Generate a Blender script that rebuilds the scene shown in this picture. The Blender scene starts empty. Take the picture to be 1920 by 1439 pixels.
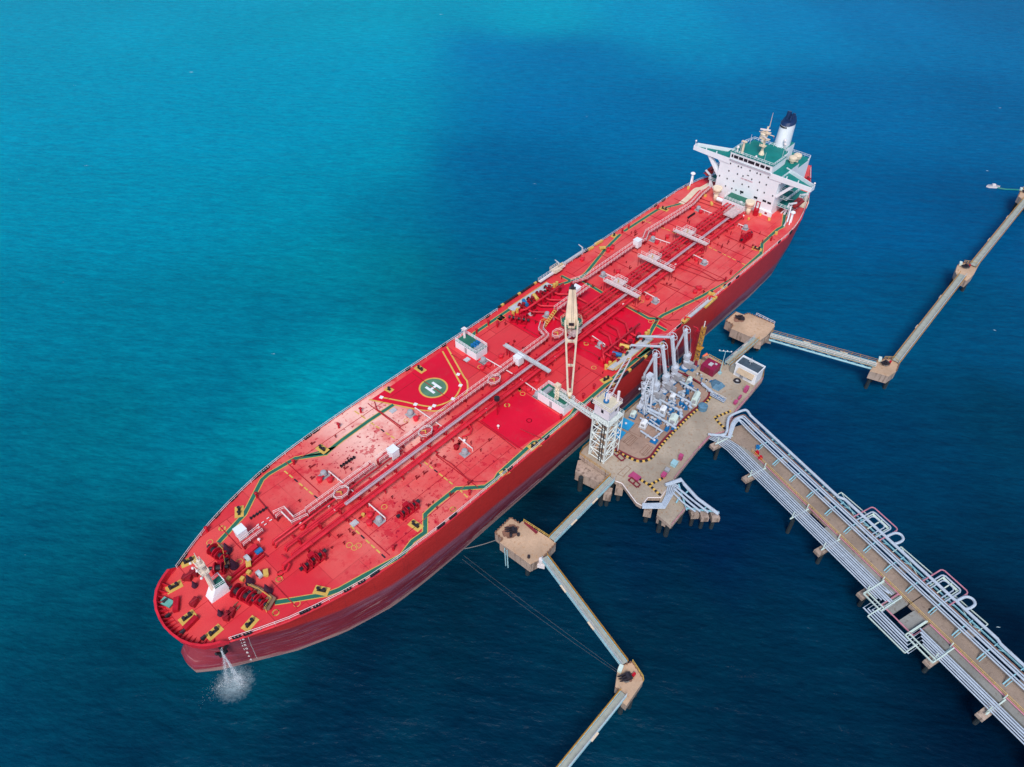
import bpy, math, random
from mathutils import Vector, Matrix
R = math.radians
sc = bpy.context.scene
random.seed(7)

# ------------------------------------------------------------------ camera
# World frame: X runs from the tanker's bow to its stern, Y towards its port side, Z up, water at Z = 0.
HEAD = R(47.25)
cam_d = bpy.data.cameras.new('camera'); cam = bpy.data.objects.new('camera', cam_d)
sc.collection.objects.link(cam)
cam.location = (0, -93.6, 144.0)
_f = Vector((math.sin(HEAD), math.cos(HEAD), 0)) * math.cos(R(44)) + Vector((0, 0, -math.sin(R(44))))
cam.rotation_euler = _f.to_track_quat('-Z', 'Y').to_euler()
cam_d.sensor_width = 36; cam_d.lens = 25.5; cam_d.clip_start = 1; cam_d.clip_end = 20000
sc.camera = cam

# ------------------------------------------------------------------ sky and sun
SUN_EL = R(52); SUN_AZ = R(-122)          # azimuth measured from +Y towards +X; thin cloud, light from the bow and a little from the jetty side
w = bpy.data.worlds.new('World'); sc.world = w; w.use_nodes = True
nt = w.node_tree; nt.nodes.clear()
sky = nt.nodes.new('ShaderNodeTexSky'); sky.sky_type = 'NISHITA'; sky.sun_disc = False
sky.sun_elevation = SUN_EL; sky.sun_rotation = SUN_AZ; sky.air_density = 1.0; sky.dust_density = 1.5; sky.ozone_density = 1.0
bg = nt.nodes.new('ShaderNodeBackground'); bg.inputs[1].default_value = 0.15
wo = nt.nodes.new('ShaderNodeOutputWorld')
nt.links.new(sky.outputs[0], bg.inputs[0]); nt.links.new(bg.outputs[0], wo.inputs[0])
sd = bpy.data.lights.new('sun', 'SUN'); sd.energy = 2.35; sd.angle = R(20); sd.color = (1, 0.96, 0.90)
so = bpy.data.objects.new('sun', sd); sc.collection.objects.link(so)
_s = Vector((math.sin(SUN_AZ) * math.cos(SUN_EL), math.cos(SUN_AZ) * math.cos(SUN_EL), math.sin(SUN_EL)))
so.rotation_euler = _s.to_track_quat('Z', 'Y').to_euler(); so.location = (100, 0, 200)
sc.view_settings.view_transform = 'Standard'; sc.view_settings.look = 'None'
sc.view_settings.exposure = 0.08; sc.view_settings.gamma = 1.0

# ------------------------------------------------------------------ materials
def srgb(r, g, b):
    f = lambda c: (c/255/12.92) if c/255 < 0.04045 else ((c/255+0.055)/1.055)**2.4
    return (f(r), f(g), f(b), 1)

def nodes(name):
    m = bpy.data.materials.new(name); m.use_nodes = True
    return m, m.node_tree, m.node_tree.nodes['Principled BSDF']

def pos(nt, scale=(1, 1, 1), rz=0):
    g = nt.nodes.new('ShaderNodeNewGeometry'); mp = nt.nodes.new('ShaderNodeMapping')
    if rz: mp.vector_type = 'TEXTURE'; scale = tuple(1/k for k in scale)      # turn first, then stretch, so streaks run along rz
    mp.inputs['Scale'].default_value = scale; mp.inputs['Rotation'].default_value = (0, 0, rz)
    nt.links.new(g.outputs['Position'], mp.inputs[0]); return mp.outputs[0]

def noise(nt, vec, scale, detail=4, rough=0.55):
    n = nt.nodes.new('ShaderNodeTexNoise'); n.inputs['Scale'].default_value = scale
    n.inputs['Detail'].default_value = detail; n.inputs['Roughness'].default_value = rough
    nt.links.new(vec, n.inputs['Vector']); return n.outputs['Fac']

def ramp(nt, fac, a, b, ca=0.0, cb=1.0):
    r = nt.nodes.new('ShaderNodeMapRange'); r.inputs[1].default_value = a; r.inputs[2].default_value = b
    r.inputs[3].default_value = ca; r.inputs[4].default_value = cb; r.clamp = True
    nt.links.new(fac, r.inputs[0]); return r.outputs[0]

def math_(nt, op, a, b=None):
    n = nt.nodes.new('ShaderNodeMath'); n.operation = op
    for i, v in enumerate((a, b)):
        if v is None: continue
        if isinstance(v, (int, float)): n.inputs[i].default_value = v
        else: nt.links.new(v, n.inputs[i])
    return n.outputs[0]

def mix(nt, fac, a, b, mode='MIX'):
    n = nt.nodes.new('ShaderNodeMix'); n.data_type = 'RGBA'; n.blend_type = mode
    for i, v in ((0, fac), (6, a), (7, b)):
        if isinstance(v, (int, float)): n.inputs[i].default_value = v
        elif isinstance(v, tuple): n.inputs[i].default_value = v
        else: nt.links.new(v, n.inputs[i])
    return n.outputs[2]

def paint(name, col, rough=0.5, var=0.18, scale=0.6, dirt=None, dirt_amt=0.35, metal=0.0):
    """worn paint / plain surface: tone drifts with a broad noise, with dirt or rust where a finer noise peaks"""
    m, nt, p = nodes(name); v = pos(nt)
    n1 = noise(nt, v, scale, 5); n2 = noise(nt, v, scale*5, 6, 0.7)
    c = mix(nt, ramp(nt, n1, 0.3, 0.7), tuple(x*(1-var) for x in col[:3])+(1,), tuple(min(1, x*(1+var)) for x in col[:3])+(1,))
    if dirt: c = mix(nt, ramp(nt, n2, 0.52, 0.75, 0, dirt_amt), c, dirt)
    nt.links.new(c, p.inputs['Base Color']); p.inputs['Roughness'].default_value = rough; p.inputs['Specular IOR Level'].default_value = 0.3; p.inputs['Metallic'].default_value = metal
    b = nt.nodes.new('ShaderNodeBump'); b.inputs['Strength'].default_value = 0.15; b.inputs['Distance'].default_value = 0.1
    nt.links.new(n2, b.inputs['Height']); nt.links.new(b.outputs[0], p.inputs['Normal'])
    return m

RUST = (0.12, 0.045, 0.02, 1); GRIME = (0.06, 0.05, 0.045, 1)
M = {}
M['red'] = paint('ship_red', (0.66, 0.02, 0.04, 1), 0.42, 0.2, 0.4, (0.25, 0.01, 0.015, 1), 0.5)
M['winchred'] = paint('winch_red', (0.46, 0.006, 0.022, 1), 0.4, 0.25, 0.8, GRIME, 0.3)
M['darkred'] = paint('dark_red_gear', (0.27, 0.008, 0.018, 1), 0.5, 0.3, 0.8, GRIME, 0.5)
M['white'] = paint('white_paint', (0.80, 0.83, 0.87, 1), 0.5, 0.04, 0.3, (0.5, 0.42, 0.38, 1), 0.15)
M['rail'] = paint('white_rail_paint', (0.8, 0.72, 0.72, 1), 0.5, 0.05)
M['cream'] = paint('cream_paint', (0.76, 0.62, 0.46, 1), 0.5, 0.1, 0.5, RUST, 0.2)
M['green'] = paint('green_deck_paint', (0.022, 0.15, 0.105, 1), 0.5, 0.15, 0.5, (0.05, 0.12, 0.08, 1), 0.4)
M['teal'] = paint('teal_deck_paint', (0.0, 0.20, 0.18, 1), 0.5, 0.15, 0.3, (0.03, 0.1, 0.1, 1), 0.3)
M['yellow'] = paint('yellow_paint', (0.68, 0.43, 0.10, 1), 0.5, 0.12, 0.8, GRIME, 0.3)
M['black'] = paint('black_gear', (0.025, 0.022, 0.03, 1), 0.5, 0.3, 1.0)
M['plum'] = paint('dark_purple_cone_paint', (0.05, 0.018, 0.04, 1), 0.45, 0.2, 1.0)
M['grey'] = paint('grey_steel', (0.36, 0.37, 0.40, 1), 0.45, 0.15, 0.8, RUST, 0.25)
M['galv'] = paint('galvanised_steel', (0.5, 0.52, 0.55, 1), 0.42, 0.12, 0.8, (0.2, 0.2, 0.22, 1), 0.4)
M['alu'] = paint('loading_arm_white_steel', (0.54, 0.59, 0.67, 1), 0.4, 0.08, 0.5, (0.3, 0.25, 0.22, 1), 0.3)
M['navy'] = paint('navy_funnel_paint', (0.008, 0.03, 0.10, 1), 0.45, 0.2)
M['blue'] = paint('blue_paint', (0.01, 0.15, 0.38, 1), 0.45, 0.2)
M['sky_blue'] = paint('light_blue_cover', (0.02, 0.32, 0.62, 1), 0.5, 0.12, 0.8, (0.1, 0.2, 0.3, 1), 0.4)
M['pale_blue'] = paint('pale_blue_steel', (0.32, 0.55, 0.62, 1), 0.45, 0.12, 0.6)
M['mint'] = paint('mint_white_cabinet', (0.6, 0.72, 0.66, 1), 0.45, 0.06)
M['brown'] = paint('brown_grating', (0.24, 0.13, 0.085, 1), 0.7, 0.25, 1.0, RUST, 0.5)
M['orange'] = paint('orange_lifeboat', (0.42, 0.03, 0.03, 1), 0.4, 0.15)
M['windsock'] = paint('orange_windsock_cloth', (0.8, 0.16, 0.08, 1), 0.8, 0.1)
M['container'] = paint('maroon_container_paint', (0.26, 0.012, 0.06, 1), 0.5, 0.15, 0.6, RUST, 0.3)
M['pink'] = paint('faded_magenta_paint', (0.42, 0.06, 0.17, 1), 0.6, 0.15)
M['fadedpink'] = paint('faded_pink_conduit', (0.50, 0.20, 0.26, 1), 0.6, 0.15)
M['seagreen'] = paint('pale_sea_green_cover', (0.14, 0.42, 0.36, 1), 0.5, 0.2, 1.0, (0.4, 0.5, 0.45, 1), 0.5)
M['mastwhite'] = paint('pinkish_cream_mast', (0.78, 0.66, 0.55, 1), 0.5, 0.08, 0.8, RUST, 0.15)
M['glass'] = paint('dark_window_glass', (0.015, 0.02, 0.03, 1), 0.12, 0.2)
M['plum_steel'] = paint('maroon_steel_edge', (0.2, 0.02, 0.035, 1), 0.55, 0.2)
M['rope'] = paint('mooring_rope', (0.2, 0.19, 0.18, 1), 0.9, 0.2)
M['water_tank'] = paint('dull_blue_tarpaulin', (0.09, 0.2, 0.3, 1), 0.6, 0.3, 1.2, (0.2, 0.3, 0.4, 1), 0.5)
M['ochre'] = paint('ochre_painted_steel', (0.5, 0.25, 0.04, 1), 0.55, 0.2, 1.0, RUST, 0.4)
M['insul'] = paint('silver_pipe_cladding', (0.44, 0.51, 0.60, 1), 0.38, 0.12, 0.9, (0.25, 0.28, 0.32, 1), 0.5)
M['trestle_blue'] = paint('light_blue_pipe_support', (0.25, 0.52, 0.62, 1), 0.5, 0.12)
M['crimson'] = paint('fresh_crimson_deck_paint', (0.68, 0.004, 0.03, 1), 0.42, 0.10, 0.12, (0.5, 0.05, 0.06, 1), 0.4)

def concrete(name, col, stain):
    m, nt, p = nodes(name); v = pos(nt)
    n1 = noise(nt, v, 0.12, 5); n2 = noise(nt, v, 1.6, 6, 0.7); n3 = noise(nt, pos(nt, (1, 1, 0.15)), 1.1, 5, 0.7)
    c = mix(nt, ramp(nt, n1, 0.38, 0.62), tuple(x*0.72 for x in col[:3])+(1,), col)
    c = mix(nt, ramp(nt, n2, 0.45, 0.75, 0, 0.5), c, tuple(x*0.6 for x in col[:3])+(1,))
    c = mix(nt, ramp(nt, n3, 0.5 if 'pile' in name else 0.55, 0.66 if 'pile' in name else 0.68, 0, 0.8 if 'pile' in name else 0.62), c, stain)
    nt.links.new(c, p.inputs['Base Color']); p.inputs['Roughness'].default_value = 0.88
    b = nt.nodes.new('ShaderNodeBump'); b.inputs['Strength'].default_value = 0.4; b.inputs['Distance'].default_value = 0.1
    nt.links.new(n2, b.inputs['Height']); nt.links.new(b.outputs[0], p.inputs['Normal'])
    return m
M['concrete'] = concrete('weathered_tan_concrete', (0.46, 0.38, 0.295, 1), (0.3, 0.13, 0.05, 1))
M['concrete_side'] = concrete('stained_pile_concrete', (0.50, 0.38, 0.31, 1), (0.1, 0.06, 0.045, 1))
M['concrete_warm'] = concrete('warm_tan_dolphin_concrete', (0.62, 0.42, 0.28, 1), (0.40, 0.19, 0.07, 1))
M['floorbrown'] = concrete('pinkish_brown_concrete_floor', (0.42, 0.28, 0.215, 1), (0.22, 0.14, 0.11, 1))
M['pile'] = concrete('wet_shaded_pile', (0.018, 0.032, 0.042, 1), (0.03, 0.03, 0.03, 1))  # wet piles, colour blackened for the shade under the decks
M['foam'] = paint('white_sea_foam', (0.8, 0.86, 0.9, 1), 0.6, 0.05)
M['pinkgrate'] = paint('rust_pink_grating', (0.55, 0.06, 0.07, 1), 0.7, 0.2, 1.5, (0.6, 0.25, 0.25, 1), 0.4)
M['whitegrate'] = paint('pinkish_white_grating', (0.62, 0.47, 0.47, 1), 0.6, 0.15, 1.5, (0.4, 0.12, 0.12, 1), 0.5)
M['traygrey'] = paint('lilac_grey_tray', (0.55, 0.44, 0.50, 1), 0.5, 0.12, 0.5)
M['piperust'] = paint('deep_red_small_pipe', (0.40, 0.012, 0.025, 1), 0.5, 0.2, 0.8)
M['heligreen'] = paint('faded_landing_green', (0.085, 0.21, 0.13, 1), 0.6, 0.2, 0.5, (0.2, 0.3, 0.2, 1), 0.5)
M['towerwhite'] = paint('grey_white_tower_steel', (0.70, 0.76, 0.74, 1), 0.5, 0.1, 0.8, (0.3, 0.2, 0.1, 1), 0.35)
M['concrete_grey'] = concrete('grey_walkway_concrete', (0.30, 0.30, 0.28, 1), (0.15, 0.12, 0.09, 1))
M['roadway'] = concrete('brown_trestle_roadway', (0.34, 0.255, 0.2, 1), (0.15, 0.1, 0.08, 1))

def deck_material():
    m, nt, p = nodes('weathered_red_deck'); v = pos(nt)
    br = nt.nodes.new('ShaderNodeTexBrick'); nt.links.new(pos(nt), br.inputs['Vector'])
    br.inputs['Color1'].default_value = (0.76, 0.080, 0.078, 1); br.inputs['Color2'].default_value = (0.64, 0.030, 0.046, 1)
    br.inputs['Mortar'].default_value = (0.36, 0.02, 0.025, 1); br.inputs['Scale'].default_value = 1.0
    br.inputs['Mortar Size'].default_value = 0.09; br.inputs['Mortar Smooth'].default_value = 0.4; br.inputs['Bias'].default_value = -0.1
    br.inputs['Brick Width'].default_value = 13.0; br.inputs['Row Height'].default_value = 7.2
    n1 = noise(nt, v, 0.06, 5, 0.6)
    c = mix(nt, ramp(nt, n1, 0.38, 0.66, 0, 0.6), br.outputs['Color'], (0.68, 0.014, 0.034, 1))
    # chalked, faded paint on the forward tanks, with darker touched-up spots
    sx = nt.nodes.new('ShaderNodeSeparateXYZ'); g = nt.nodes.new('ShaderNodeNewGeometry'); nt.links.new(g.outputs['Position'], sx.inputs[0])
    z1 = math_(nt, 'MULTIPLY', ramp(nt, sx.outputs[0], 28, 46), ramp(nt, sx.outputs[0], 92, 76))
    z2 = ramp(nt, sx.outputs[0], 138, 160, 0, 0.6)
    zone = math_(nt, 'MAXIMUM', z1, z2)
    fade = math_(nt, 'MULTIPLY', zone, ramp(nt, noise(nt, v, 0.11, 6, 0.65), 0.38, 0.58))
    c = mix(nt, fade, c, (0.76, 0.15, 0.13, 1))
    # sun glare painted into the colour of faded plates forward of the helicopter circle
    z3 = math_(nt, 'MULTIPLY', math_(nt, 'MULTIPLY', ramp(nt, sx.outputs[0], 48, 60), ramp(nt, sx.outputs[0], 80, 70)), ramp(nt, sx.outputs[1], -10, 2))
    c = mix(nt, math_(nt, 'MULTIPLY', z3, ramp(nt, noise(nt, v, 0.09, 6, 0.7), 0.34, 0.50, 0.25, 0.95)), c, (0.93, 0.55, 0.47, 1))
    sp = math_(nt, 'MULTIPLY', z1, ramp(nt, noise(nt, v, 1.15, 3, 0.5), 0.615, 0.65))
    sp = math_(nt, 'MULTIPLY', sp, ramp(nt, noise(nt, pos(nt, (1, 1, 1), 0.5), 0.13, 3), 0.42, 0.52))
    c = mix(nt, sp, c, (0.42, 0.008, 0.03, 1))
    sp2 = math_(nt, 'MULTIPLY', z1, ramp(nt, noise(nt, v, 0.35, 4, 0.7), 0.58, 0.62))
    c = mix(nt, math_(nt, 'MULTIPLY', sp2, 0.7), c, (0.56, 0.01, 0.03, 1))
    # fore-and-aft weld seams
    wv = nt.nodes.new('ShaderNodeTexNoise'); wv.inputs['Scale'].default_value = 0.9; wv.inputs['Detail'].default_value = 8
    nt.links.new(pos(nt, (0.25, 1, 1)), wv.inputs['Vector'])
    c = mix(nt, ramp(nt, wv.outputs['Fac'], 0.6, 0.75, 0, 0.25), c, (0.3, 0.03, 0.03, 1))
    nt.links.new(c, p.inputs['Base Color']); p.inputs['Roughness'].default_value = 0.5; p.inputs['Specular IOR Level'].default_value = 0.25
    b = nt.nodes.new('ShaderNodeBump'); b.inputs['Strength'].default_value = 0.35; b.inputs['Distance'].default_value = 0.3
    nt.links.new(noise(nt, v, 0.25, 6, 0.6), b.inputs['Height']); nt.links.new(b.outputs[0], p.inputs['Normal'])
    return m
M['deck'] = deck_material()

def hull_material():
    m, nt, p = nodes('hull_side_paint')
    g = nt.nodes.new('ShaderNodeNewGeometry'); sx = nt.nodes.new('ShaderNodeSeparateXYZ'); nt.links.new(g.outputs['Position'], sx.inputs[0])
    X, Z = sx.outputs[0], sx.outputs[2]
    streak = noise(nt, pos(nt, (0.05, 0.05, 0.8)), 1.6, 6, 0.7); fine = noise(nt, pos(nt, (0.3, 0.3, 1)), 1.5, 6, 0.7)
    rise = math_(nt, 'POWER', 2.718, math_(nt, 'MULTIPLY', math_(nt, 'SUBTRACT', X, 12.0), -1/9))
    lim = math_(nt, 'ADD', math_(nt, 'MULTIPLY', math_(nt, 'MINIMUM', rise, 1.8), 5.0), ramp(nt, X, 25, 100, 8.8, 4.6))
    d = math_(nt, 'ADD', math_(nt, 'SUBTRACT', Z, lim), math_(nt, 'MULTIPLY', math_(nt, 'SUBTRACT', streak, 0.5), 2.5))
    up = ramp(nt, d, -0.5, 0.5)
    drip = noise(nt, pos(nt, (1.4, 1.4, 0.10)), 1.0, 5, 0.65)
    upc = mix(nt, ramp(nt, fine, 0.35, 0.75), (0.45, 0.022, 0.02, 1), (0.55, 0.03, 0.028, 1))
    upc = mix(nt, ramp(nt, drip, 0.55, 0.72, 0, 0.45), upc, (0.26, 0.02, 0.025, 1))
    low = mix(nt, ramp(nt, fine, 0.3, 0.7), (0.13, 0.012, 0.026, 1), (0.20, 0.02, 0.035, 1))
    low = mix(nt, ramp(nt, streak, 0.50, 0.62, 0, 0.75), low, (0.17, 0.075, 0.13, 1))
    scr = noise(nt, pos(nt, (0.09, 0.09, 2.2)), 1.3, 7, 0.75)
    low = mix(nt, ramp(nt, scr, 0.57, 0.65, 0, 0.8), low, (0.42, 0.29, 0.29, 1))
    low = mix(nt, ramp(nt, X, 10, 45, 0.45, 0), low, (0.34, 0.03, 0.05, 1))
    band = math_(nt, 'MULTIPLY', ramp(nt, d, -3.2, -0.8), ramp(nt, X, 24, 44))
    low = mix(nt, math_(nt, 'MULTIPLY', band, ramp(nt, streak, 0.35, 0.6, 0.3, 0.95)), low, (0.27, 0.10, 0.15, 1))
    c = mix(nt, up, low, upc)
    wl = math_(nt, 'ADD', Z, math_(nt, 'MULTIPLY', math_(nt, 'SUBTRACT', streak, 0.5), 4.5))
    c = mix(nt, ramp(nt, wl, 1.2, 0.7, 0, 0.8), c, (0.36, 0.24, 0.22, 1))
    # scraped white line just above the water amidships
    ln = math_(nt, 'ABSOLUTE', math_(nt, 'SUBTRACT', math_(nt, 'ADD', Z, math_(nt, 'MULTIPLY', noise(nt, pos(nt, (0.03, 0.03, 0)), 1.0, 3), 1.2)), 2.1))
    ln = math_(nt, 'MULTIPLY', ramp(nt, ln, 0.16, 0.06), math_(nt, 'MULTIPLY', ramp(nt, X, 55, 70), ramp(nt, X, 118, 108)))
    c = mix(nt, math_(nt, 'MULTIPLY', ln, ramp(nt, noise(nt, pos(nt, (0.3, 0.3, 1)), 1.0, 4), 0.42, 0.5)), c, (0.5, 0.36, 0.37, 1))
    nt.links.new(c, p.inputs['Base Color']); p.inputs['Roughness'].default_value = 0.5
    return m
M['hull'] = hull_material()

# ------------------------------------------------------------------ mesh builder
class MB:
    def __init__(s): s.v = []; s.f = []; s.m = []
    def add(s, vs, fs, m=0):
        o = len(s.v); s.v += [tuple(v) for v in vs]; s.f += [[i+o for i in f] for f in fs]; s.m += [m]*len(fs); return s
    def bx(s, x0, x1, y0, y1, z0, z1, m=0, T=None, top=None):
        vs = [(x, y, z) for z in (z0, z1) for x, y in ((x0, y0), (x1, y0), (x1, y1), (x0, y1))]
        if T is not None: vs = [T @ Vector(v) for v in vs]
        s.add(vs, [[3, 2, 1, 0], [0, 1, 5, 4], [1, 2, 6, 5], [2, 3, 7, 6], [3, 0, 4, 7]], m)
        s.f.append([i+len(s.v)-8 for i in (4, 5, 6, 7)]); s.m.append(m if top is None else top); return s
    def box(s, cx, cy, cz, sx, sy, sz, rz=0, m=0, top=None):
        T = Matrix.Translation((cx, cy, cz)) @ Matrix.Rotation(rz, 4, 'Z')
        return s.bx(-sx/2, sx/2, -sy/2, sy/2, -sz/2, sz/2, m, T, top)
    def prism(s, poly, z0, z1, m=0, top=None):
        n = len(poly); a = sum(poly[i][0]*poly[(i+1) % n][1]-poly[(i+1) % n][0]*poly[i][1] for i in range(n))
        if a < 0: poly = poly[::-1]
        vs = [(x, y, z0) for x, y in poly]+[(x, y, z1) for x, y in poly]
        s.add(vs, [[i, (i+1) % n, n+(i+1) % n, n+i] for i in range(n)]+[list(range(n-1, -1, -1))], m)
        s.f.append([len(s.v)-n+i for i in range(n)]); s.m.append(m if top is None else top); return s
    def sheet(s, poly, z, m=0):
        n = len(poly); a = sum(poly[i][0]*poly[(i+1) % n][1]-poly[(i+1) % n][0]*poly[i][1] for i in range(n))
        if a < 0: poly = poly[::-1]
        return s.add([(x, y, z) for x, y in poly], [list(range(n))], m)
    def cyl(s, p0, p1, r0, r1=None, n=8, m=0):
        r1 = r0 if r1 is None else r1
        p0 = Vector(p0); p1 = Vector(p1); d = (p1-p0)
        if d.length < 1e-6: return s
        q = d.to_track_quat('Z', 'Y').to_matrix(); vs = []
        for p, r in ((p0, r0), (p1, r1)):
            for k in range(n):
                a = 2*math.pi*k/n; vs.append(p+q @ Vector((math.cos(a)*r, math.sin(a)*r, 0)))
        return s.add(vs, [[k, (k+1) % n, n+(k+1) % n, n+k] for k in range(n)]+[list(range(n-1, -1, -1)), list(range(n, 2*n))], m)
    def tube(s, path, r, n=6, m=0):
        P = [Vector(p) for p in path]; k0 = len(P)
        if k0 < 2: return s
        vs = []; up = None
        for i, p in enumerate(P):
            t = (P[min(i+1, k0-1)]-P[max(i-1, 0)]).normalized()
            if up is None: up = Vector((0, 0, 1)) if abs(t.z) < 0.9 else Vector((1, 0, 0))
            sd_ = t.cross(up)
            if sd_.length < 1e-4: sd_ = t.cross(Vector((0.3, 1, 0.2)))
            sd_.normalize(); up = sd_.cross(t).normalized()
            sc_ = 1.0
            if 0 < i < k0-1:
                c = (P[i+1]-p).normalized().dot((p-P[i-1]).normalized()); sc_ = min(1.6, 1/max(0.4, math.sqrt(max(0.01, (1+c)/2))))
            for k in range(n):
                a = 2*math.pi*k/n; vs.append(p+sd_*math.cos(a)*r*sc_+up*math.sin(a)*r)
        fs = [[i*n+k, i*n+(k+1) % n, (i+1)*n+(k+1) % n, (i+1)*n+k] for i in range(k0-1) for k in range(n)]
        return s.add(vs, fs+[list(range(n-1, -1, -1)), [(k0-1)*n+k for k in range(n)]], m)
    def ribbon(s, path, w, z, m=0, off=0.0):
        P = [Vector((p[0], p[1])) for p in path]; L = []; Rr = []
        for i, p in enumerate(P):
            a = (p-P[i-1]).normalized() if i else None; b = (P[i+1]-p).normalized() if i < len(P)-1 else None
            t = ((a or b)+(b or a)).normalized(); n_ = Vector((-t.y, t.x)); c = n_.dot(Vector((-(b or a).y, (b or a).x)))
            k = 1/max(0.5, c); L.append(p+n_*(off+w/2)*k); Rr.append(p+n_*(off-w/2)*k)
        vs = [(q.x, q.y, z) for q in L]+[(q.x, q.y, z) for q in Rr]; n = len(P)
        return s.add(vs, [[n+i, n+i+1, i+1, i] for i in range(n-1)], m)
    def rail(s, path, h=1.1, step=2.0, r=0.05, bars=2, m=0, closed=False):
        P = [Vector(p) for p in path]
        if closed: P.append(P[0])
        for j in range(bars):
            s.tube([p+Vector((0, 0, h*(j+1)/bars)) for p in P], r, 4, m)
        for a, b in zip(P[:-1], P[1:]):
            n = max(1, round((b-a).length/step))
            for i in range(n+1):
                q = a.lerp(b, i/n); s.cyl(q, q+Vector((0, 0, h)), r, r, 4, m)
        return s
    def dome(s, c, r, h, n=10, m=0, rings=3):
        vs = []; c = Vector(c)
        for i in range(rings):
            a = math.pi/2*i/rings
            for k in range(n):
                b = 2*math.pi*k/n; vs.append(c+Vector((math.cos(a)*math.cos(b)*r, math.cos(a)*math.sin(b)*r, math.sin(a)*h)))
        vs.append(c+Vector((0, 0, h)))
        fs = [[i*n+k, i*n+(k+1) % n, (i+1)*n+(k+1) % n, (i+1)*n+k] for i in range(rings-1) for k in range(n)]
        fs += [[(rings-1)*n+k, (rings-1)*n+(k+1) % n, rings*n] for k in range(n)]+[list(range(n-1, -1, -1))]
        return s.add(vs, fs, m)
    def lattice(s, a, b, w, h, n, r=0.06, m=0):
        """box girder from a to b, w wide, h high, n bays with diagonals"""
        a = Vector(a); b = Vector(b); d = (b-a); t = d.normalized(); sd_ = t.cross(Vector((0, 0, 1)))
        if sd_.length < 0.1: sd_ = Vector((1, 0, 0))
        sd_.normalize(); up = sd_.cross(t).normalized()
        c = [sd_*w/2+up*h/2, -sd_*w/2+up*h/2, -sd_*w/2-up*h/2, sd_*w/2-up*h/2]
        for k in c: s.cyl(a+k, b+k, r*1.3, r*1.3, 4, m)
        for i in range(n+1):
            p = a.lerp(b, i/n)
            for j in range(4): s.cyl(p+c[j], p+c[(j+1) % 4], r, r, 4, m)
            if i < n:
                q = a.lerp(b, (i+1)/n)
                for j in range(4): s.cyl(p+c[j] if i % 2 else p+c[(j+1) % 4], q+c[(j+1) % 4] if i % 2 else q+c[j], r, r, 4, m)
        return s
    def build(s, name, mats, parent=None, origin=None, smooth=False):
        if isinstance(mats, str): mats = [mats]
        loc = Vector(origin) if origin is not None else Vector((0, 0, 0))
        if parent is not None:
            base = Vector((0, 0, 0)); q = parent
            while q is not None: base += q.location; q = q.parent
            loc = base
        me = bpy.data.meshes.new(name)
        me.from_pydata([(v[0]-loc.x, v[1]-loc.y, v[2]-loc.z) for v in s.v], [], s.f)
        for k in mats: me.materials.append(M[k] if isinstance(k, str) else k)
        me.polygons.foreach_set('material_index', s.m)
        if smooth: me.polygons.foreach_set('use_smooth', [len(f) == 4 for f in s.f])
        me.update()
        o = bpy.data.objects.new(name, me); sc.collection.objects.link(o)
        if parent is not None: o.parent = parent
        else: o.location = loc
        return o

def tag(o, label=None, cat=None, group=None, kind=None):
    for k, v in (('label', label), ('category', cat), ('group', group), ('kind', kind)):
        if v: o[k] = v
    return o
def thing(name, loc, label, cat, group=None, rz=0):
    o = bpy.data.objects.new(name, None); sc.collection.objects.link(o); o.location = loc
    o.rotation_euler = (0, 0, rz); o.empty_display_size = 1
    return tag(o, label, cat, group)
def kids(o): return list(o.children)
def copy_tree(o, parent=None, loc=None, rz=None, label=None):
    c = o.copy(); sc.collection.objects.link(c); c.parent = parent
    if loc is not None: c.location = loc
    if rz is not None: c.rotation_euler = (0, 0, rz)
    if label: c['label'] = label
    for k in kids(o): copy_tree(k, c)
    return c
def interp(x, xs, ys):
    if x <= xs[0]: return ys[0]
    for i in range(len(xs)-1):
        if x <= xs[i+1]: return ys[i]+(ys[i+1]-ys[i])*(x-xs[i])/(xs[i+1]-xs[i])
    return ys[-1]
def arc(pts, n=4):
    """round the corners of a polyline (Catmull-Rom through the points)"""
    P = [Vector(p) for p in pts]; out = []
    for i in range(len(P)-1):
        a, b, c, d = P[max(i-1, 0)], P[i], P[i+1], P[min(i+2, len(P)-1)]
        for k in range(n):
            t = k/n; out.append(0.5*((2*b)+(-a+c)*t+(2*a-5*b+4*c-d)*t*t+(-a+3*b-3*c+d)*t**3))
    return out+[P[-1]]

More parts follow.
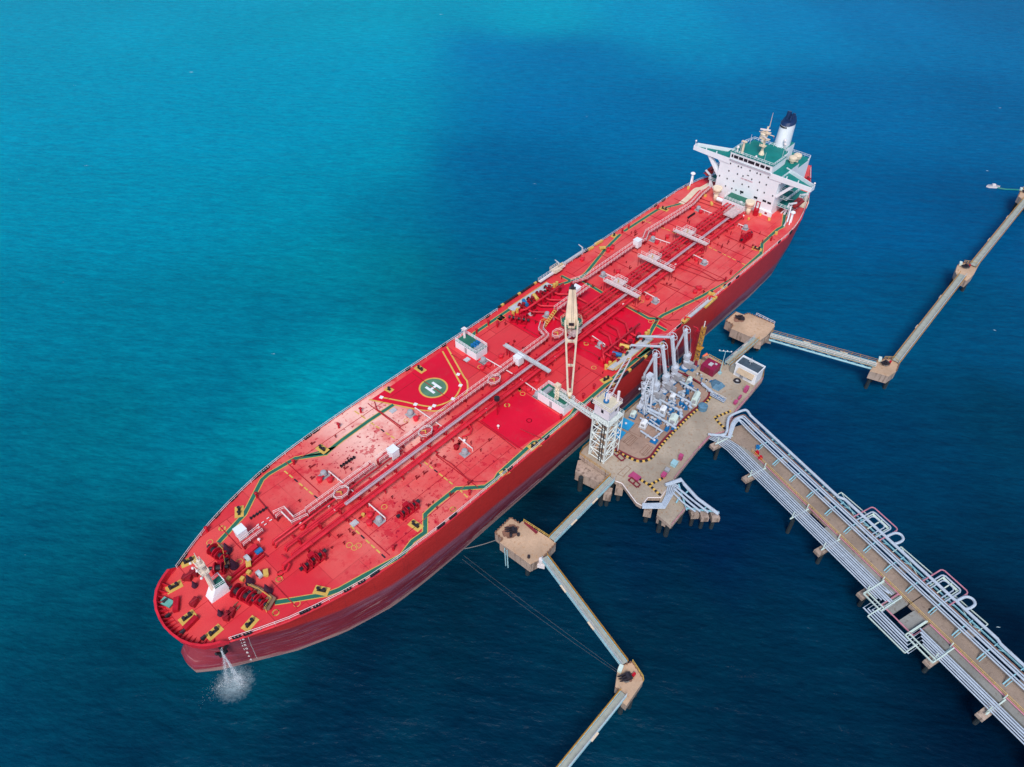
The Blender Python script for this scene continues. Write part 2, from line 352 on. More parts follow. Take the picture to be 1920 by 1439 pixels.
# ================================================================== WATER
def make_water():
    xs = sorted(set([-6000, -3000, -1500, -900]+[-600+i*14 for i in range(0, 115)]+[1300, 2000, 3500, 7000]))
    ys = sorted(set([-5000, -2500, -1200, -700]+[-500+i*14 for i in range(0, 115)]+[1400, 2500, 4500, 8000]))
    n = len(ys); vs = [(x, y, 0) for x in xs for y in ys]
    fs = [[i*n+j, (i+1)*n+j, (i+1)*n+j+1, i*n+j+1] for i in range(len(xs)-1) for j in range(n-1)]
    me = bpy.data.meshes.new('sea'); me.from_pydata(vs, [], fs)
    # sea tint: pale turquoise off the port bow, deep blue on the jetty side
    ctl = [((130,440),(0.0000,0.2920,0.4282),52),((195,370),(0.0000,0.3096,0.4489),52),((281,278),(0.0000,0.3232,0.4487),52),((345,208),(0.0000,0.3280,0.4591),52),((398,150),(0.0000,0.2747,0.4642),52),((441,104),(0.0000,0.2053,0.4103),52),((484,57),(0.0000,0.1686,0.3696),52),((534,4),(0.0000,0.1415,0.3208),52),((86,302),(0.0000,0.2961,0.4368),45),((132,252),(0.0000,0.2918,0.4365),45),((183,197),(0.0000,0.3007,0.4465),45),((210,168),(0.0000,0.2878,0.4142),45),((230,146),(0.0000,0.1689,0.3410),45),((250,124),(0.0000,0.1621,0.3632),45),((284,88),(0.0000,0.1415,0.3172),45),((352,15),(0.0000,0.1358,0.3169),45),((398,-35),(0.0000,0.1222,0.2894),45),((50,208),(0.0000,0.2582,0.3748),38),((87,168),(0.0000,0.2582,0.3793),38),((122,131),(0.0000,0.2666,0.3775),38),((149,102),(0.0000,0.1845,0.2977),38),((167,82),(0.0000,0.1197,0.2597),38),((190,57),(0.0000,0.1070,0.2471),38),((265,-24),(0.0000,0.1022,0.2552),38),((299,-61),(0.0000,0.0844,0.2167),38),((26,144),(0.0000,0.2087,0.3066),30),((57,111),(0.0000,0.1946,0.2858),30),((86,80),(0.0000,0.1689,0.2616),30),((103,61),(0.0000,0.1432,0.2215),30),((118,45),(0.0000,0.0991,0.1762),30),((130,32),(0.0000,0.0976,0.2051),30),((200,-44),(0.0000,0.0909,0.2057),30),((229,-75),(0.0000,0.0762,0.1725),30),((7,96),(0.0000,0.1414,0.2116),22),((24,78),(0.0000,0.1590,0.2220),22),((44,57),(0.0000,0.1686,0.2563),22),((56,44),(0.0000,0.2938,0.3765),22),((147,-54),(0.0000,0.0317,0.0987),22),((166,-76),(0.0000,0.0424,0.1035),22),((189,-100),(0.0000,0.0424,0.0904),22),((77,49),(0.0000,0.3357,0.4290),26),((85,40),(0.0000,0.2275,0.3384),26),((62,65),(0.0000,0.1343,0.2268),26),((92,33),(0.0000,0.2086,0.3419),26),((-6,60),(0.0000,0.1003,0.1622),14),((6,47),(0.0000,0.1023,0.1552),14),((19,33),(0.0000,0.0597,0.1071),14),((107,-62),(0.0000,0.0140,0.0531),14),((120,-76),(0.0000,0.0273,0.0723),14),((150,-108),(0.0000,0.0296,0.0696),14),((94,-48),(0.0000,0.0173,0.0530),14),((-17,33),(0.0000,0.0704,0.1157),14),((-3,17),(0.0000,0.0482,0.0855),14),((34,-22),(0.0000,0.0178,0.0441),14),((49,-39),(0.0000,0.0213,0.0445),14),((87,-80),(0.0000,0.0252,0.0536),14),((76,-68),(0.0000,0.0222,0.0475),14),((124,-120),(0.0000,0.0083,0.0248),14),((-26,9),(0.0000,0.0453,0.0899),14),((-11,-7),(0.0000,0.0298,0.0643),14),((13,-33),(0.0000,0.0225,0.0528),14),((37,-58),(0.0000,0.0213,0.0503),14),((71,-95),(0.0000,0.0194,0.0460),14),((98,-125),(0.0000,0.0092,0.0286),14),((58,-18),(0.0000,0.0160,0.0343),14),((79,47),(0.0000,0.4195,0.5321),26),((71,56),(0.0000,0.2273,0.2911),26),((91,47),(0.0000,0.3228,0.3333),27),((66,49),(0.0000,0.3166,0.3714),24),((55,48),(0.0000,0.2346,0.2817),22),((259,225),(0.0000,0.3235,0.4690),50),((287,195),(0.0000,0.1821,0.3802),50),((316,163),(0.0000,0.1627,0.3548),50),((175,136),(0.0000,0.2937,0.4131),42),((194,116),(0.0000,0.1113,0.2665),42),((212,96),(0.0000,0.1149,0.2653),42),((127,74),(0.0000,0.1914,0.2376),34),((141,59),(0.0000,0.0921,0.1978),34),((110,93),(0.0000,0.2429,0.3151),34),((43,-12),(0.0000,0.0176,0.0423),14),((67,-38),(0.0000,0.0232,0.0545),14),((88,-20),(0.0000,0.0070,0.0160),18)]
    att = me.color_attributes.new('sea_tint', 'FLOAT_COLOR', 'POINT')  # tint also holds painted glare by the helideck and hull shade to starboard
    for i, (x, y, z) in enumerate(vs):
        ws = 0; c = [0, 0, 0]
        for (px, py), col, s_ in ctl:
            d = ((x-px)**2+(y-py)**2); w_ = 1/((d/(s_*s_)+0.3)**2.3); ws += w_
            for k in range(3): c[k] += col[k]*w_
        att.data[i].color = (c[0]/ws, c[1]/ws, c[2]/ws, 1)
    m, nt, p = nodes('sea_water')
    at_ = nt.nodes.new('ShaderNodeAttribute'); at_.attribute_name = 'sea_tint'
    v = pos(nt)
    big = noise(nt, pos(nt, (1, 1, 1), 0.4), 0.012, 4, 0.6)
    c = mix(nt, ramp(nt, big, 0.3, 0.7), mix(nt, 0.12, at_.outputs['Color'], (0, 0.01, 0.03, 1)), at_.outputs['Color'])
    rp = noise(nt, pos(nt, (0.16, 0.55, 1), R(-54)), 1.0, 6, 0.65)
    c = mix(nt, ramp(nt, rp, 0.36, 0.7, 0, 1), mix(nt, 0.72, c, (0, 0, 0, 1), 'MIX') if False else mix(nt, 1.0, c, (0.7, 0.83, 0.88, 1), 'MULTIPLY'), mix(nt, 1.0, c, (1.25, 1.16, 1.11, 1), 'MULTIPLY'))
    rq = noise(nt, pos(nt, (0.5, 1.9, 1), R(-56)), 1.0, 5, 0.6)
    c = mix(nt, ramp(nt, rq, 0.35, 0.68, 0, 1), mix(nt, 1.0, c, (0.7, 0.86, 0.9, 1), 'MULTIPLY'), mix(nt, 1.0, c, (1.25, 1.12, 1.08, 1), 'MULTIPLY'))
    cap = ramp(nt, noise(nt, pos(nt, (0.12, 0.4, 1), R(-50)), 0.8, 5, 0.6), 0.735, 0.76)
    c = mix(nt, cap, c, (0.55, 0.7, 0.75, 1))
    # churned foam where the wash water lands below the bow
    vd = nt.nodes.new('ShaderNodeVectorMath'); vd.operation = 'DISTANCE'; nt.links.new(v, vd.inputs[0]); vd.inputs[1].default_value = (8.4, -10.2, 0)
    near = math_(nt, 'ADD', ramp(nt, vd.outputs['Value'], 6.5, 0.5), math_(nt, 'MULTIPLY', noise(nt, v, 1.1, 8, 0.8), 0.9))
    c = mix(nt, ramp(nt, near, 0.85, 1.45, 0, 0.42), c, (0.6, 0.75, 0.8, 1))
    nt.nodes.remove(p); p = nt.nodes.new('ShaderNodeBsdfDiffuse'); nt.links.new(c, p.inputs['Color'])
    gl_ = nt.nodes.new('ShaderNodeBsdfGlossy'); gl_.inputs['Roughness'].default_value = 0.22; fr = nt.nodes.new('ShaderNodeFresnel'); fr.inputs['IOR'].default_value = 1.33
    mx = nt.nodes.new('ShaderNodeMixShader'); nt.links.new(math_(nt, 'MULTIPLY', fr.outputs[0], 0.22), mx.inputs[0]); nt.links.new(p.outputs[0], mx.inputs[1]); nt.links.new(gl_.outputs[0], mx.inputs[2]); nt.links.new(mx.outputs[0], nt.nodes['Material Output'].inputs[0])
    h1 = noise(nt, pos(nt, (0.07, 0.20, 1), R(-54)), 1.0, 3, 0.5); h2 = noise(nt, pos(nt, (0.45, 0.85, 1), R(-56)), 1.0, 5, 0.6)
    h = math_(nt, 'ADD', math_(nt, 'MULTIPLY', h1, 1.6), math_(nt, 'MULTIPLY', h2, 0.5))
    b = nt.nodes.new('ShaderNodeBump'); b.inputs['Strength'].default_value = 0.8; b.inputs['Distance'].default_value = 0.9
    nt.links.new(h, b.inputs['Height']); nt.links.new(b.outputs[0], p.inputs['Normal']); nt.links.new(b.outputs[0], gl_.inputs['Normal'])
    me.materials.append(m); o = bpy.data.objects.new('sea', me); sc.collection.objects.link(o)
    tag(o, kind='structure')
make_water()

# ================================================================== TANKER
ship = thing('tanker', (0, 0, 0), 'huge red oil tanker moored alongside the loading jetty', 'tanker')
DZ = 14.0
DX = [4.5, 4.9, 5.8, 7.2, 9.1, 12, 14.2, 18, 21, 25.8, 30, 37, 45, 55, 65, 213, 220, 227, 232, 236, 243, 251, 261]
DY = [0, 3.8, 6.3, 8.3, 9.9, 11.1, 12.3, 14.0, 15.4, 17.0, 18.2, 19.8, 20.8, 21.4, 21.6, 21.5, 20.6, 18.9, 17.2, 16.0, 13.4, 9.6, 4.8]
def hb(x): return interp(x, DX, DY)
def ytable(z):
    if z >= 10: f = (z-10)/4; x0 = 6.8-2.2*f
    LV = [(-4, [4.6, 5, 8, 12.4, 21, 30, 41, 50, 60], [0, 2.5, 5.6, 8.2, 13.6, 17.7, 20.6, 21.4, 21.6], 250),
          (0, [4.0, 4.3, 8, 12.4, 21, 30, 41, 50, 60], [0, 2.6, 5.8, 8.5, 13.8, 17.8, 20.7, 21.4, 21.6], 258),
          (2, [4.0, 4.4, 8, 12.4, 21, 30, 41, 50, 60], [0, 2.4, 5.6, 8.5, 13.8, 17.8, 20.7, 21.4, 21.6], 259),
          (4, [5.6, 6.0, 8, 12.4, 21, 30, 41, 50, 60], [0, 2.2, 5.0, 8.9, 13.9, 17.9, 20.7, 21.4, 21.6], 259.5),
          (6, [7.0, 7.3, 8.5, 12.4, 21, 30, 41, 50, 60], [0, 2.0, 4.6, 9.1, 14.1, 17.9, 20.7, 21.4, 21.6], 260),
          (9, [7.0, 7.3, 8.5, 12.4, 21, 30, 41, 50, 60], [0, 2.4, 5.2, 9.6, 14.5, 18, 20.7, 21.4, 21.6], 260.5),
          (12, [5.6, 6.0, 8, 12.4, 21, 30, 41, 50, 60], [0, 3.4, 7.6, 10.6, 15.0, 18.1, 20.75, 21.4, 21.6], 261),
          (14, [4.6, 5.0, 8, 12.4, 21, 30, 41, 50, 60], [0, 3.2, 8.4, 10.7, 15.3, 18.2, 20.4, 21.1, 21.6], 261)]
    for i in range(len(LV)-1):
        a, b = LV[i], LV[i+1]
        if z <= b[0]:
            t = max(0, (z-a[0])/(b[0]-a[0]))
            return [p+(q-p)*t for p, q in zip(a[1], b[1])], [p+(q-p)*t for p, q in zip(a[2], b[2])], a[3]+(b[3]-a[3])*t
def half_curve(z, n=46):
    xs, ys, xe = ytable(z); f = max(0.0, min(1, z/14)); out = []
    sx = [200, 212, 222, 232, 240, 250, 257, 261]
    dk = [21.6, 21.5, 20.3, 17.2, 14.6, 10.1, 6.9, 4.8]; wl = [21.6, 20.4, 17.8, 14.6, 12.4, 9.0, 5.0, 1.5]
    for i in range(n):
        s = i/(n-1)
        if s < 0.7: t = s/0.7; x = xs[0]+(70-xs[0])*t**2.2; y = interp(x, xs, ys)
        else:
            t = (s-0.7)/0.3; x = 70+(xe-70)*(1-(1-t)**2.0)
            y = interp(x, sx, [a*f**0.7+b*(1-f**0.7) for a, b in zip(dk, wl)])
        out.append((x, y))
    if z >= 13.99: out = [(x, hb(x)) for x, y in out]
    return out
hullm = MB(); zs = [-4, 0, 1, 2, 3, 4, 5, 6, 7.5, 9, 10.5, 12, 13, 14]
cur = [half_curve(z) for z in zs]; n = 46
for side in (1, -1):
    vs = [(x, side*y, z) for z, c in zip(zs, cur) for x, y in c]
    fs = [[k*n+i, k*n+i+1, (k+1)*n+i+1, (k+1)*n+i] for k in range(len(zs)-1) for i in range(n-1)]
    if side > 0: fs = [f[::-1] for f in fs]
    hullm.add(vs, fs)
tr = [[(c[-1][0], s_*c[-1][1], z) for z, c in zip(zs, cur)] for s_ in (1, -1)]
k = len(zs); hullm.add(tr[0]+tr[1], [[i, i+1, k+i+1, k+i] for i in range(k-1)])
hull = hullm.build('hull', 'hull', ship, smooth=True)
outline = [(x, y) for x, y in cur[-1]]
deckpoly = outline+[(x, -y) for x, y in outline[::-1] if y > 0.001]
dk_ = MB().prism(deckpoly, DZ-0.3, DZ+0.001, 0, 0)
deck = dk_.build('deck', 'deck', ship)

# gunwale bar round the deck edge and the raised bulwark at the bow
g_ = MB()
for s_ in (1, -1):
    g_.tube([(x, s_*(y-0.05), DZ+0.12) for x, y in outline if x > 11], 0.16, 4)
g_.build('gunwale', 'red', ship)
bw = MB(); bp = [(x, y) for x, y in [(12.4, 11.35), (11.2, 10.95), (10.0, 10.4), (8.6, 9.6), (7.2, 8.4), (5.9, 6.5), (5.1, 4.5), (4.65, 2.3), (4.45, 0)]]
full = bp+[(x, -y) for x, y in bp[::-1][1:]][:-1]
def hgt(p): return 1.55 if (p[1] > 0 and p[0] < 12.1) or p[0] < 11 else 0.3
vs = [(x, y, DZ-0.2) for x, y in full]+[(x-0.25, y*1.02, DZ+hgt((x, y))) for x, y in full]+[(x+0.16, y*0.985, DZ+hgt((x, y))) for x, y in full]+[(x+0.16, y*0.985, DZ) for x, y in full]
n_ = len(full); bw.add(vs, [[a*n_+i, a*n_+i+1, (a+1)*n_+i+1, (a+1)*n_+i] for a in range(3) for i in range(n_-1)])
bulwark = bw.build('bulwark', 'red', ship)
st = MB()
for i in range(1, 20):
    a = -1+2*i/20; y = a*10.6; x = interp(abs(y), [0, 2.3, 4.5, 6.5, 8.4, 9.6, 10.4, 10.95], [4.45, 4.65, 5.1, 5.9, 7.2, 8.6, 10.0, 11.2])
    d = Vector((x-16, y, 0)).normalized(); p = Vector((x, y, DZ))-d*0.2; q = p-d*1.8; nn = Vector((-d.y, d.x, 0))*0.05
    st.add([p-nn, p+nn, q+nn, q-nn, p-nn+Vector((0, 0, 1.2)), p+nn+Vector((0, 0, 1.2))], [[0, 1, 5, 4], [0, 4, 3], [1, 2, 5], [4, 5, 2, 3]])
st.build('bulwark_stay', 'red', bulwark)

# side railings
rl = MB()
def edge(x0, x1, s_, step=5, off=0.35):
    m_ = max(2, int((x1-x0)/step)+1); return [(x0+(x1-x0)*i/(m_-1), s_*(hb(x0+(x1-x0)*i/(m_-1))-off), DZ) for i in range(m_)]
rl.rail(edge(12.6, 118, 1), 1.1, 2.6, 0.055, 2).rail(edge(139, 258, 1), 1.1, 2.6, 0.055, 2)
rl.rail(edge(11.5, 108, -1), 1.1, 2.6, 0.055, 2).rail(edge(140, 258, -1), 1.1, 2.6, 0.055, 2)
rl.build('side_railing', 'rail', ship)

# ---- painted markings on the deck
def zone(pts): MB().sheet(pts, DZ+0.02).build('crimson_paint_area', 'crimson', deck)
zone([(70.1,19.9),(77.4,6.7),(80.4,4.1),(85.7,3.5),(88.8,4.3),(91.5,6.8),(97.2,20.3)])
zone([(83.6, -5.4), (83.6, -18.4), (98.4, -19.6), (98.6, -5.4)])
zone([(119, -2.5), (119.5, -16.0), (122, -18.6), (145, -18.8), (146.2, -14.8), (144.6, -12.6), (144.6, -2.5)])
zone([(116.7, 3.5), (116.7, 15.5), (118, 17.3), (141, 17.3), (143.5, 14.6), (145.5, 12.5), (145, 3.5)])
GW = 0.9
paths = [
 [(21.7,-10.1),(25.0,-12.6),(29.9,-16.2)]+[(32.0,-17.1),(37.1,-18.2)]+[(45.7,-20.3),(49.5,-19.3),(52.8,-19.6),(56.0,-16.2),(58.5,-16.0),(65.4,-16.1)]+[(70.2,-20.5),(73.3,-20.8),(75.0,-20.2),(87.6,-19.7),(88.6,-20.5),(100.6,-20.7)]+[(104.6,-19.6),(105.9,-20.4),(122.1,-20.2),(134.5,-20.5)],
 [(134.5,-20.5)]+[(126.7,-19.9),(134.2,-20.0),(137.6,-17.3),(146.4,-14.7),(148.7,-14.8),(164.2,-18.2),(179.5,-20.3)]+[(174.3,-19.9),(195.9,-19.9),(201.4,-17.3),(212.6,-16.9),(215.3,-17.4),(224.0,-13.5)],
 [(146.4,-14.7),(144.8,-12.6),(145.2,-4.3)], [(143.8,-16.1),(143.7,-19.4)],
 [(21.6,10.4),(29.3,12.7)]+[(37.3,18.1),(39.1,18.4),(46.1,17.8),(51.8,13.7),(54.1,14.0)]+[(47.3,17.3),(52.0,14.0),(57.2,14.4),(65.3,14.6),(73.1,14.4)],
 [(104.7,18.3),(106.4,19.1),(121.1,19.2)]+[(122.3,19.5),(136.9,19.1),(140.0,16.2),(146.8,13.9),(149.9,14.1),(164.1,17.7),(174.7,19.5)], [(177.0,19.7),(195.8,19.4),(204.7,15.7)],
 [(143.7,18.9),(143.8,15.4)], [(146.2,13.1),(145.4,4.4)], [(164.1,17.7),(163.4,19.2)],
]
for p in paths:
    gw = MB(); gw.ribbon(p, GW+0.34, DZ+0.035, 1); gw.ribbon(p, GW, DZ+0.05, 0); gw.build('green_walkway', ['green', 'yellow'], deck)
tp = MB(); tp.ribbon(arc([(a[0], a[1], 0) for a in [(204.7,15.7),(209.8,16.1),(216.5,17.1)]+[(218.9,16.1),(223.6,15.7)]], 4), 2.0, DZ+0.055)
tp.build('tan_walkway', 'cream', deck)
# helicopter circle with its letter and yellow clearance lines
hc = (84.0,11.5); hd = MB()
def disc(mb, c, r, z, m, n=40, r0=0):
    if r0 == 0: mb.sheet([(c[0]+r*math.cos(2*math.pi*k/n), c[1]+r*math.sin(2*math.pi*k/n)) for k in range(n)], z, m)
    else:
        vs = [(c[0]+q*math.cos(2*math.pi*k/n), c[1]+q*math.sin(2*math.pi*k/n), z) for q in (r0, r) for k in range(n)]
        mb.add(vs, [[k, (k+1) % n, n+(k+1) % n, n+k] for k in range(n)][::1], m); mb.f[-n:] = [f[::-1] for f in mb.f[-n:]]
disc(hd, hc, 3.75, DZ+0.04, 1); disc(hd, hc, 3.3, DZ+0.055, 0)
T = Matrix.Translation((hc[0], hc[1], 0)) @ Matrix.Rotation(R(90), 4, 'Z')
def quad(mb, x0, x1, y0, y1, z, m, T):
    mb.add([T @ Vector(v) for v in ((x0, y0, z), (x1, y0, z), (x1, y1, z), (x0, y1, z))], [[0, 1, 2, 3]], m)
quad(hd, -1.65, 1.65, 0.8, 1.5, DZ+0.07, 2, T); quad(hd, -1.65, 1.65, -1.5, -0.8, DZ+0.07, 2, T); quad(hd, -0.34, 0.34, -0.8, 0.8, DZ+0.07, 2, T)
hd.build('helicopter_landing_mark', ['heligreen', 'yellow', 'white'], deck)
hl = MB()
hl.ribbon(arc([(a[0], a[1], 0) for a in [(72.8,18.5),(75.7,13.0),(77.0,10.3),(79.6,6.5),(84.6,4.9),(89.1,6.7),(90.5,9.1),(95.3,20.1)]], 5), 0.42, DZ+0.04)
hl.ribbon(arc([(a[0], a[1], 0) for a in [(70.1,20.3),(75.1,10.5),(77.2,6.9),(80.3,3.9),(85.7,3.5),(88.9,4.2),(91.5,6.8),(92.4,9.2),(97.4,20.6)]], 5), 0.42, DZ+0.04)
for q in [(72.7,18.6),(76.9,10.4),(78.4,6.7),(79.7,6.6),(84.6,4.9),(89.3,7.0),(91.8,10.4)]:
    hl.box(q[0], q[1], DZ+0.06, 0.9, 0.9, 0.12, 0.4, 1)
hl.build('helicopter_clearance_line', ['yellow', 'white'], deck)
def dashes(a, b, w=0.35):
    dl = MB()
    a = Vector(a); b = Vector(b); L = (b-a).length; t = (b-a)/L; k = int(L/1.6)
    for i in range(k):
        p = a+t*(L*i/k); q = a+t*(L*(i+0.72)/k); dl.ribbon([p, q], w, DZ+0.045, 0 if i % 4 != 2 else 1)
    dl.build('dashed_line', ['yellow', 'black'], deck)
for a, b in (((43.1,-6.7), (43.0,-18.7)), ((65.8,-5.1), (65.7,-15.1)), ((65.7,-16.6), (65.4,-20.2)), ((65.1,19.8), (65.3,15.1)), ((65.3,13.7), (65.9,5.1)), ((42.2,16.5), (42.7,3.9)), ((187.9,-5.7), (186.9,-20.0)), ((187.4,7.9), (187.3,5.7)), ((186.8,19.1), (187.1,15.6)), ((187.3,12.1), (187.6,6.0))):
    dashes(a, b)
for q in [(20.4,11.8), (24.1,12.9), (26.2,-5.4), (25.3,-6.3), (20.6,-12.1), (24.5,-13.5), (22.1,3.1), (24.0,13.1), (26.2,-5.4), (25.2,-6.3), (20.6,-12.0), (40.2,-11.6), (41.1,-11.8), (39.9,-10.3), (51.2,-8.1), (61.0,-19.6), (77.3,-6.7), (71.7,7.9), (97.7,8.2), (97.9,-6.8), (92.2,-6.6), (92.1,-14.2), (77.3,-6.7), (92.3,-6.7), (92.1,-14.2), (117.9,-14.0), (124.0,-6.6), (124.2,-6.4), (144.0,-13.9), (150.0,-6.6), (61.0,-19.7), (123.7,8.7), (124.4,8.5)]:
    rg = MB(); disc(rg, q, 0.7, DZ+0.05, 0, 12, 0.56); rg.build('yellow_ring_mark', 'yellow', deck)

# ---- raised deck seams, lashing stiffeners
for x in (24, 44, 69, 84, 99, 116.5, 132, 146.5, 161, 176, 191, 206):
    y1 = hb(x)-2.2
    for s_ in (1, -1): MB().bx(x-0.09, x+0.09, *(sorted((s_*5.5, s_*y1))), DZ+0.002, DZ+0.10).build('deck_stiffener', 'piperust', deck)
for y in (-17, 17, -11.5):
    for x0, x1 in ((44, 83), (100, 117), (147, 205)): MB().bx(x0, x1, y-0.06, y+0.06, DZ+0.002, DZ+0.06).build('deck_stiffener', 'piperust', deck)
# ---- bent small-bore pipes across the deck
for pts in ([(70.4,18.5),(69.1,15.9),(69.3,7.3),(71.4,7.0)], [(122.6,-0.3),(131.4,-28.5)], [(169.1,10.9),(169.4,3.9),(168.1,1.1)], [(171.3,-4.8),(172.3,-12.3),(173.0,-17.0),(175.6,-19.0)],
            [(161.1,-6.4),(162.2,-11.5)], [(144.8,-3.8),(145.3,-8.6),(146.6,-14.8),(147.6,-17.3),(150.0,-19.5)], [(197.0,-6.3),(196.6,-18.8)], [(173.6,-5.5),(174.5,-11.3),(173.6,-17.8),(175.5,-19.2)],
            [(166.1,-6.3),(166.0,-13.6),(168.0,-17.6)], [(209.5,12.7),(210.5,3.8)], [(212.0,13.6),(212.4,4.2)], [(33.7,14.8),(33.4,9.8),(33.0,6.6)], [(26.2,6.0),(26.6,-0.4)],
            [(88.4,-14.6),(89.7,-21.1)], [(95.9,17.2),(96.9,3.9)], [(121.3,-5.3),(122.0,-10.1),(121.8,-14.9)], [(121.4,14.1),(121.8,11.4),(122.0,7.3)], [(117.4,10.9),(117.5,5.9),(117.5,4.2)],
            [(69.1,-5.4),(69.6,-10.3),(69.0,-15.8),(69.3,-17.8),(71.4,-19.8)], [(83.3,-4.2),(83.4,-11.5),(83.0,-18.1)]):
    MB().tube([(p[0], p[1], DZ+0.25) for p in pts], 0.13, 5).build('small_deck_pipe', 'piperust', ship)

# ================================================================== centre-line cargo piping
PY = [(2.3, 16.4, 0.26), (1.15, 16.4, 0.26), (0.0, 16.4, 0.26)]
for y, z, r in PY:
    pm = MB().tube([(131+y, y, z), (212, y, z), (214, y, 15.2)], r, 7)
    for i in range(15): pm.cyl((133+i*5.3, y, z), (133.3+i*5.3, y, z), 0.38, 0.38, 7)
    pm.build('cargo_pipe', 'red', ship)
for (y, z, r, x0, x1) in ((-0.9, 15.2, 0.2, 36, 213), (-1.5, 15.2, 0.2, 30, 213), (-2.1, 15.3, 0.18, 30, 213), (-3.85, 15.1, 0.2, 30, 213), (-4.4, 15.1, 0.2, 30, 213), (-5.3, 15.9, 0.3, 27, 208)):
    pm = MB().tube([(x0, y, 14.2), (x0+0.3, y, z), (x1, y, z)], r, 7)
    if y == -5.3:
        for i in range(22): pm.cyl((34+i*8.3, -5.3, 15.9), (34.45+i*8.3, -5.3, 15.9), 0.45, 0.45, 8)
    pm.build('cargo_pipe', 'red', ship)
MB().tube([(29, 0.4, 14.2), (29.3, 0.4, 15.5), (64, 0.4, 15.5)], 0.22, 7).build('cargo_pipe', 'red', ship, smooth=True)
MB().tube([(29, 1.3, 14.2), (29.3, 1.3, 15.5), (44, 1.3, 15.5)], 0.22, 7).build('cargo_pipe', 'red', ship, smooth=True)
wk = MB(); wk.bx(45, 209, -3.0, -2.8, 16.25, 16.36, 0)
for y in (-3.2, -2.6): wk.bx(45, 209, y-0.045, y+0.045, 16.2, 16.5, 1)
wk.build('cable_tray_walkway', ['traygrey', 'traygrey'], ship)
x = 33
while x < 210:
    sup = MB()
    top = 16.1 if x > 130 else 14.85
    sup.bx(x-0.15, x+0.15, -5.8, (3.0 if x > 130 else 0.2), 14.6, 14.85)
    sup.bx(x-0.12, x+0.12, -3.4, -2.4, 15.9, 16.2)
    for y in (-5.6, -3.4, -2.4, -0.2): sup.bx(x-0.1, x+0.1, y-0.1, y+0.1, DZ, 16.1 if y in (-3.4, -2.4) else 14.7)
    if x > 130:
        sup.bx(x-0.12, x+0.12, -0.6, 3.0, 15.85, 16.12)
        for y in (-0.5, 1.1, 2.9): sup.bx(x-0.1, x+0.1, y-0.1, y+0.1, DZ, 15.9)
    x += 5.2; sup.build('pipe_support', 'winchred', ship)
# ---- raised crossovers with white gratings
def crossover(v):
    x, mon = v; c = MB()
    c.bx(x-0.9, x+0.9, -7.0, 5.2, 17.3, 17.42, 0)
    for dx in (-0.9, 0.9): c.rail([(x+dx, -7.0, 17.42), (x+dx, 5.2, 17.42)], 1.1, 1.7, 0.05, 2, 2)
    for y in (-6.6, 4.8):
        for dx in (-0.7, 0.7): c.cyl((x+dx, y, DZ), (x+dx, y, 17.3), 0.09, 0.09, 4, 1)
    if mon:
        c.bx(x+0.9, x+3.6, -0.4, 3.2, 17.3, 17.45, 0); c.rail([(x+0.9, 3.2, 17.45), (x+3.6, 3.2, 17.45), (x+3.6, -0.4, 17.45), (x+0.9, -0.4, 17.45)], 1.1, 1.3, 0.05, 2, 2)
    o = c.build('pipe_crossover', ['whitegrate', 'darkred', 'rail'], ship)
    if mon:
        mm = MB(); mm.cyl((x+1.4, 1.4, 17.4), (x+1.4, 1.4, 18.5), 0.22, 0.16, 8); mm.cyl((x+1.4, 1.4, 18.5), (x+0.4, 0.6, 18.9), 0.14, 0.08, 6); mm.build('fire_monitor', 'yellow', o)
for v in ((147.3, 1), (164.6, 1), (184.0, 1)): crossover(v)
c = MB().bx(203.5, 209.5, -4.6, -1.0, 17.0, 17.12); c.rail([(203.5, -4.6, 17.1), (209.5, -4.6, 17.1), (209.5, -1, 17.1), (203.5, -1, 17.1), (203.5, -4.6, 17.1)], 1.1, 1.2, 0.05, 2)
c.build('pipe_platform', 'whitegrate', ship)
c = MB().bx(121.5, 124.5, -4.2, -2.0, 16.6, 16.7); c.rail([(121.5, -4.2, 16.7), (124.5, -4.2, 16.7), (124.5, -2, 16.7), (121.5, -2, 16.7), (121.5, -4.2, 16.7)], 1.0, 1.1, 0.05, 2)
c.build('pipe_platform', 'whitegrate', ship)

# ---- white railed catwalk on the port side of the pipes
def catwalk(pts, z=15.6, w=1.3, step=1.5):
    c = MB(); P = [(p[0], p[1]) for p in pts]
    c.ribbon(P, w, z, 0)
    for s_ in (1, -1):
        off = []
        for i, p in enumerate(P):
            a = Vector(P[max(i-1, 0)]); b = Vector(P[min(i+1, len(P)-1)]); t = (b-a).normalized(); off.append((p[0]-t.y*w/2*s_, p[1]+t.x*w/2*s_, z))
        c.rail(off, 1.05, step, 0.055, 2, 1)
    for a, b in zip(P[:-1], P[1:]):
        a = Vector(a); b = Vector(b); m_ = max(1, int((b-a).length/6))
        for i in range(m_): q = a.lerp(b, i/m_); c.bx(q.x-0.1, q.x+0.1, q.y-0.5, q.y+0.5, DZ, z-0.02, 2)
    return c.build('catwalk', ['pinkgrate', 'rail', 'darkred'], ship)
catwalk([(24.5, 5.2), (29.2, 5.4)])
catwalk([(33.2,6.2),(35.1,5.9),(35.0,2.2),(38.1,1.6)])
catwalk([(38.5, 1.9), (56.5, 1.9)]); catwalk([(58.0, 1.9), (80, 1.95), (116, 2.0), (117.5, 2.2), (118.5, 5.2), (121, 6.6)])
catwalk([(126.5, 6.6), (141, 6.6)], 17.4); catwalk([(141.5, 12.9), (146.0, 11.2), (171, 11.2)]); catwalk([(171.5, 11.2), (175, 10.4), (179, 12.2), (196, 11.4)])
catwalk([(196, 11.4), (204, 11.2), (212, 12.6), (219, 13.2)])
